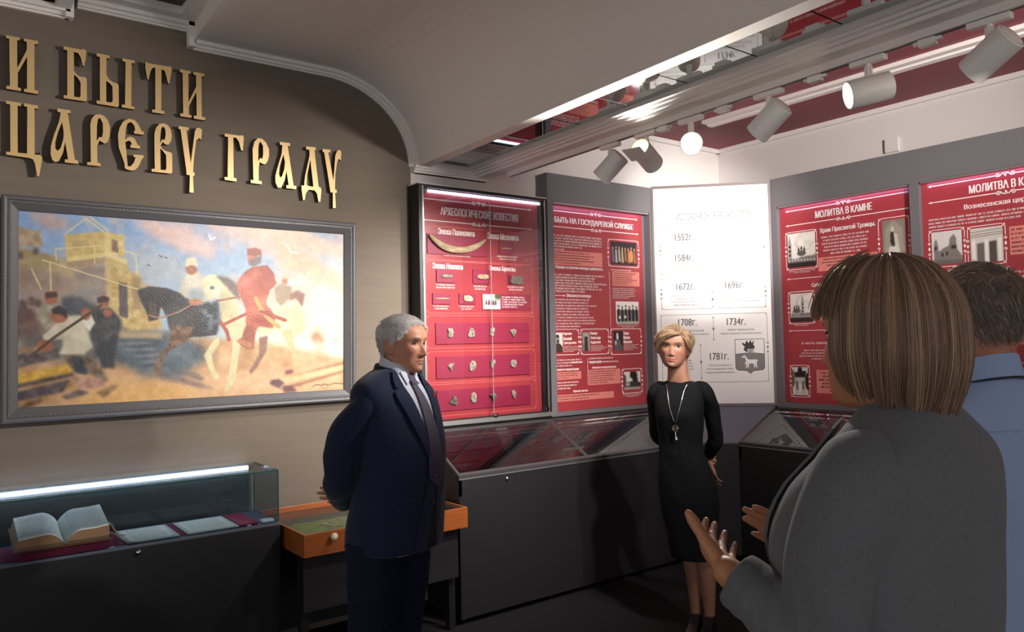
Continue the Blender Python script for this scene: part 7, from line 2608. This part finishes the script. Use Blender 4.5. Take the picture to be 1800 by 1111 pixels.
for s_ in (-1, 1):
    J3.patch(cl, [(1.12, s_ * 0.006), (1.28, s_ * 0.04), (1.40, s_ * 0.06), (1.475, s_ * 0.060)], [(1.12, s_ * 0.02), (1.28, s_ * 0.10), (1.40, s_ * 0.125), (1.462, s_ * 0.100)], 0.013, 0.006)
obj('collar', cl, M_gjack, m3)
ts = MB()
for k in (-1, 1):
    hp = np.array((0.03, 0, 0.88)) + lat * 0.085 * k
    ts.tube([hp, hp + (0, 0, -0.2), hp + (0, 0, -0.45), hp + (0, 0, -0.855)], [0.105, 0.098, 0.08, 0.075], 22, sub=5)
tm = remesh(ts, 0.009, 5, 0.5, 'trousers')
obj('trousers', tm, mat('dark trousers', '1f2126', 0.85), m3, smooth=True)
for k in (-1, 1):
    hp = np.array((0.03, 0, 0.0)) + lat * 0.085 * k
    s1 = MB()
    shoe(s1, hp - fwd * 0.06, hp + fwd * 0.18, w=0.038, h=0.06)
    obj('shoe', s1, mat('black leather', '0c0c0e', 0.3), m3, bevel=0.006)

# ------------------------------------------------------------------ person 4: man in the pale blue shirt, seen from behind
A4 = R_(198)
m4 = person('man with short hair and pale blue shirt, seen from behind at the right edge', 1.896, 0.758)
H4 = Matrix.Translation((0.0, 0.0, 1.522)) @ Matrix.Rotation(R_(205), 4, 'Z') @ Matrix.Rotation(R_(2), 4, 'X')
KW4 = dict(wide=0.97, jaw=1.08, sex='m')
lat, fwd = np.array((math.cos(A4), math.sin(A4), 0)), np.array((math.sin(A4), -math.cos(A4), 0))
b = MB()
add_head(b, H4, **KW4)
b.rings(Torso([(0.0, -0.005, 1.40, 0.085, 0.065, 0.065), (0.0, -0.005, 1.48, 0.068, 0.062, 0.064), (0.0, 0, 1.54, 0.064, 0.060, 0.068), (0.0, 0, 1.62, 0.062, 0.050, 0.070)], A4).rings())
b.rings(Torso([(0.0, 0, 0.80, 0.15, 0.10, 0.10), (0.0, 0, 1.1, 0.15, 0.10, 0.09), (0.0, 0, 1.35, 0.16, 0.09, 0.085), (0.0, -0.005, 1.43, 0.12, 0.06, 0.06)], A4).rings())
sh4 = [(np.array((0.0, 0, 1.42)) + lat * 0.185 * k, np.array((0.0, 0, 1.12)) + lat * 0.23 * k - fwd * 0.02, np.array((0.0, 0, 0.88)) + lat * 0.22 * k + fwd * 0.08) for k in (-1, 1)]
for i, (s_, e_, w_) in enumerate(sh4):
    limb(b, [s_, (s_ + e_) / 2, e_, (e_ + w_) / 2, w_], [0.034, 0.040, 0.036, 0.034, 0.026])
    hand(b, frame(tuple(w_), (0.0, 0.05, -1.0), tuple(lat * (1 if i else -1))), curl=(0.3, 0.34, 0.38, 0.42), side=1 if i else -1)
for k in (-1, 1):
    hp = np.array((0.0, 0, 0.86)) + lat * 0.085 * k
    limb(b, [hp, hp + (0, 0, -0.42), hp + (0, 0, -0.80)], [0.075, 0.055, 0.042])
bm = remesh(b, 0.0038, 4, 0.5, 'body')
skin_colours(bm, H4, (0.66, 0.43, 0.34), 'm', (0.3, 0.25, 0.2))
obj('body', bm, M_skin, m4, smooth=True)
eyes(H4, m4, (0.2, 0.18, 0.15), open_=0.8)


def mask4(x, y, z):
    front = (y < -0.02) & (z > 0.175)
    side = (y >= -0.02) & (y < 0.015) & (z > np.interp(y, [-0.02, 0.0, 0.015], [0.12, 0.10, 0.115]))
    back = (y >= 0.015) & (z > np.interp(y, [0.015, 0.04, 0.075], [0.10, 0.060, 0.048]))
    return front | side | back


def flow4(P, rs):
    x, y, z = P.T
    f_ = np.stack([x * 6 + 0.5 * np.sin(y * 60), np.where(z > 0.19, -0.8, 0.5), np.where(z > 0.2, 0.1, -1.0)], 1)
    return f_ + rs.randn(*P.shape) * 0.12


def cols4(P, rs):
    n = len(P)
    low = np.clip((0.11 - P[:, 2]) / 0.05, 0, 1)
    g = 0.42 + 0.16 * rs.rand(n) + 0.10 * low + 0.22 * (rs.rand(n) < 0.14)
    return np.stack([g * 1.05, g * 0.92, g * 0.82], 1)


short_hair('hair', H4, mask4, flow4, 6500, 0.018, cols4, M_hairm, m4, grow=0.006, r=0.0008, lift=0.10, seed=24, wide=0.97)
M_blue = mat('pale blue shirt cotton', '93a8d0', 0.8, bump=(420, 0.08), var=(220, 0.05))
S4r = [(0.0, 0.0, 0.80, 0.200, 0.150, 0.140), (0.0, 0, 0.95, 0.190, 0.150, 0.125), (0.0, 0, 1.10, 0.190, 0.145, 0.120), (0.0, 0, 1.25, 0.202, 0.138, 0.125), (0.0, 0, 1.36, 0.206, 0.118, 0.120), (0.0, -0.002, 1.425, 0.190, 0.094, 0.104),
       (0.0, -0.004, 1.468, 0.138, 0.072, 0.084), (0.0, -0.004, 1.494, 0.090, 0.060, 0.072), (0.0, -0.004, 1.508, 0.074, 0.055, 0.066)]
ST4 = Torso(S4r, A4)
jm = MB()
jm.rings(ST4.rings())
for k, (s_, e_, w_) in zip((1, -1), sh4):
    sleeve(jm, s_, e_, w_, r=(0.076, 0.070, 0.060, 0.052, 0.040), inw=lat * k)
je = remesh(jm, 0.007, 7, 0.5, 'shirt')
wrinkle(je, 0.0030, 22, 31)
wrinkle(je, 0.0040, 34, 32, lambda c: np.clip(1 - np.abs(c[:, 2] - 1.0) / 0.25, 0, 1))
obj('shirt', je, M_blue, m4, smooth=True)
cl = MB()
nb = [(0.0 + 0.078 * math.sin(a) * math.cos(A4) + 0.072 * math.cos(a) * math.sin(A4), -0.004 + 0.078 * math.sin(a) * math.sin(A4) - 0.072 * math.cos(a) * math.cos(A4), 1.490 - 0.018 * math.cos(a)) for a in np.linspace(R_(16), R_(344), 18)]
band(cl, nb, 0.050, 0.006, sub=3, flare=-0.20, centre=(0.0, -0.004, 1.5))
obj('collar', cl, M_blue, m4)
cs = MB()
nb2 = [(x * 1.075, y * 1.075, z - 0.004) for x, y, z in nb]
cs.tube(nb2, 0.0022, 5, sub=3)
obj('collar_edge', cs, mat('navy piping', '1e2440', 0.7), m4)
ys = MB()
ys.tube([ST4.pt(1.395, l, 0.001, True) for l in np.linspace(-0.17, 0.17, 9)], 0.0013, 5, sub=2)
obj('yoke_seam', ys, M_blue, m4)
ts = MB()
for k in (-1, 1):
    hp = np.array((0.0, 0, 0.88)) + lat * 0.088 * k
    ts.tube([hp, hp + (0, 0, -0.2), hp + (0, 0, -0.45), hp + (0, 0, -0.855)], [0.11, 0.10, 0.085, 0.08], 22, sub=5)
tm = remesh(ts, 0.009, 5, 0.5, 'trousers')
obj('trousers', tm, mat('charcoal trousers', '2a2b30', 0.85), m4, smooth=True)
for k in (-1, 1):
    hp = np.array((0.0, 0, 0.0)) + lat * 0.088 * k
    s1 = MB()
    shoe(s1, hp - fwd * 0.08, hp + fwd * 0.20)
    obj('shoe', s1, mat('black leather', '0c0c0e', 0.3), m4, bevel=0.008)

bpy.data.objects.remove(_to)
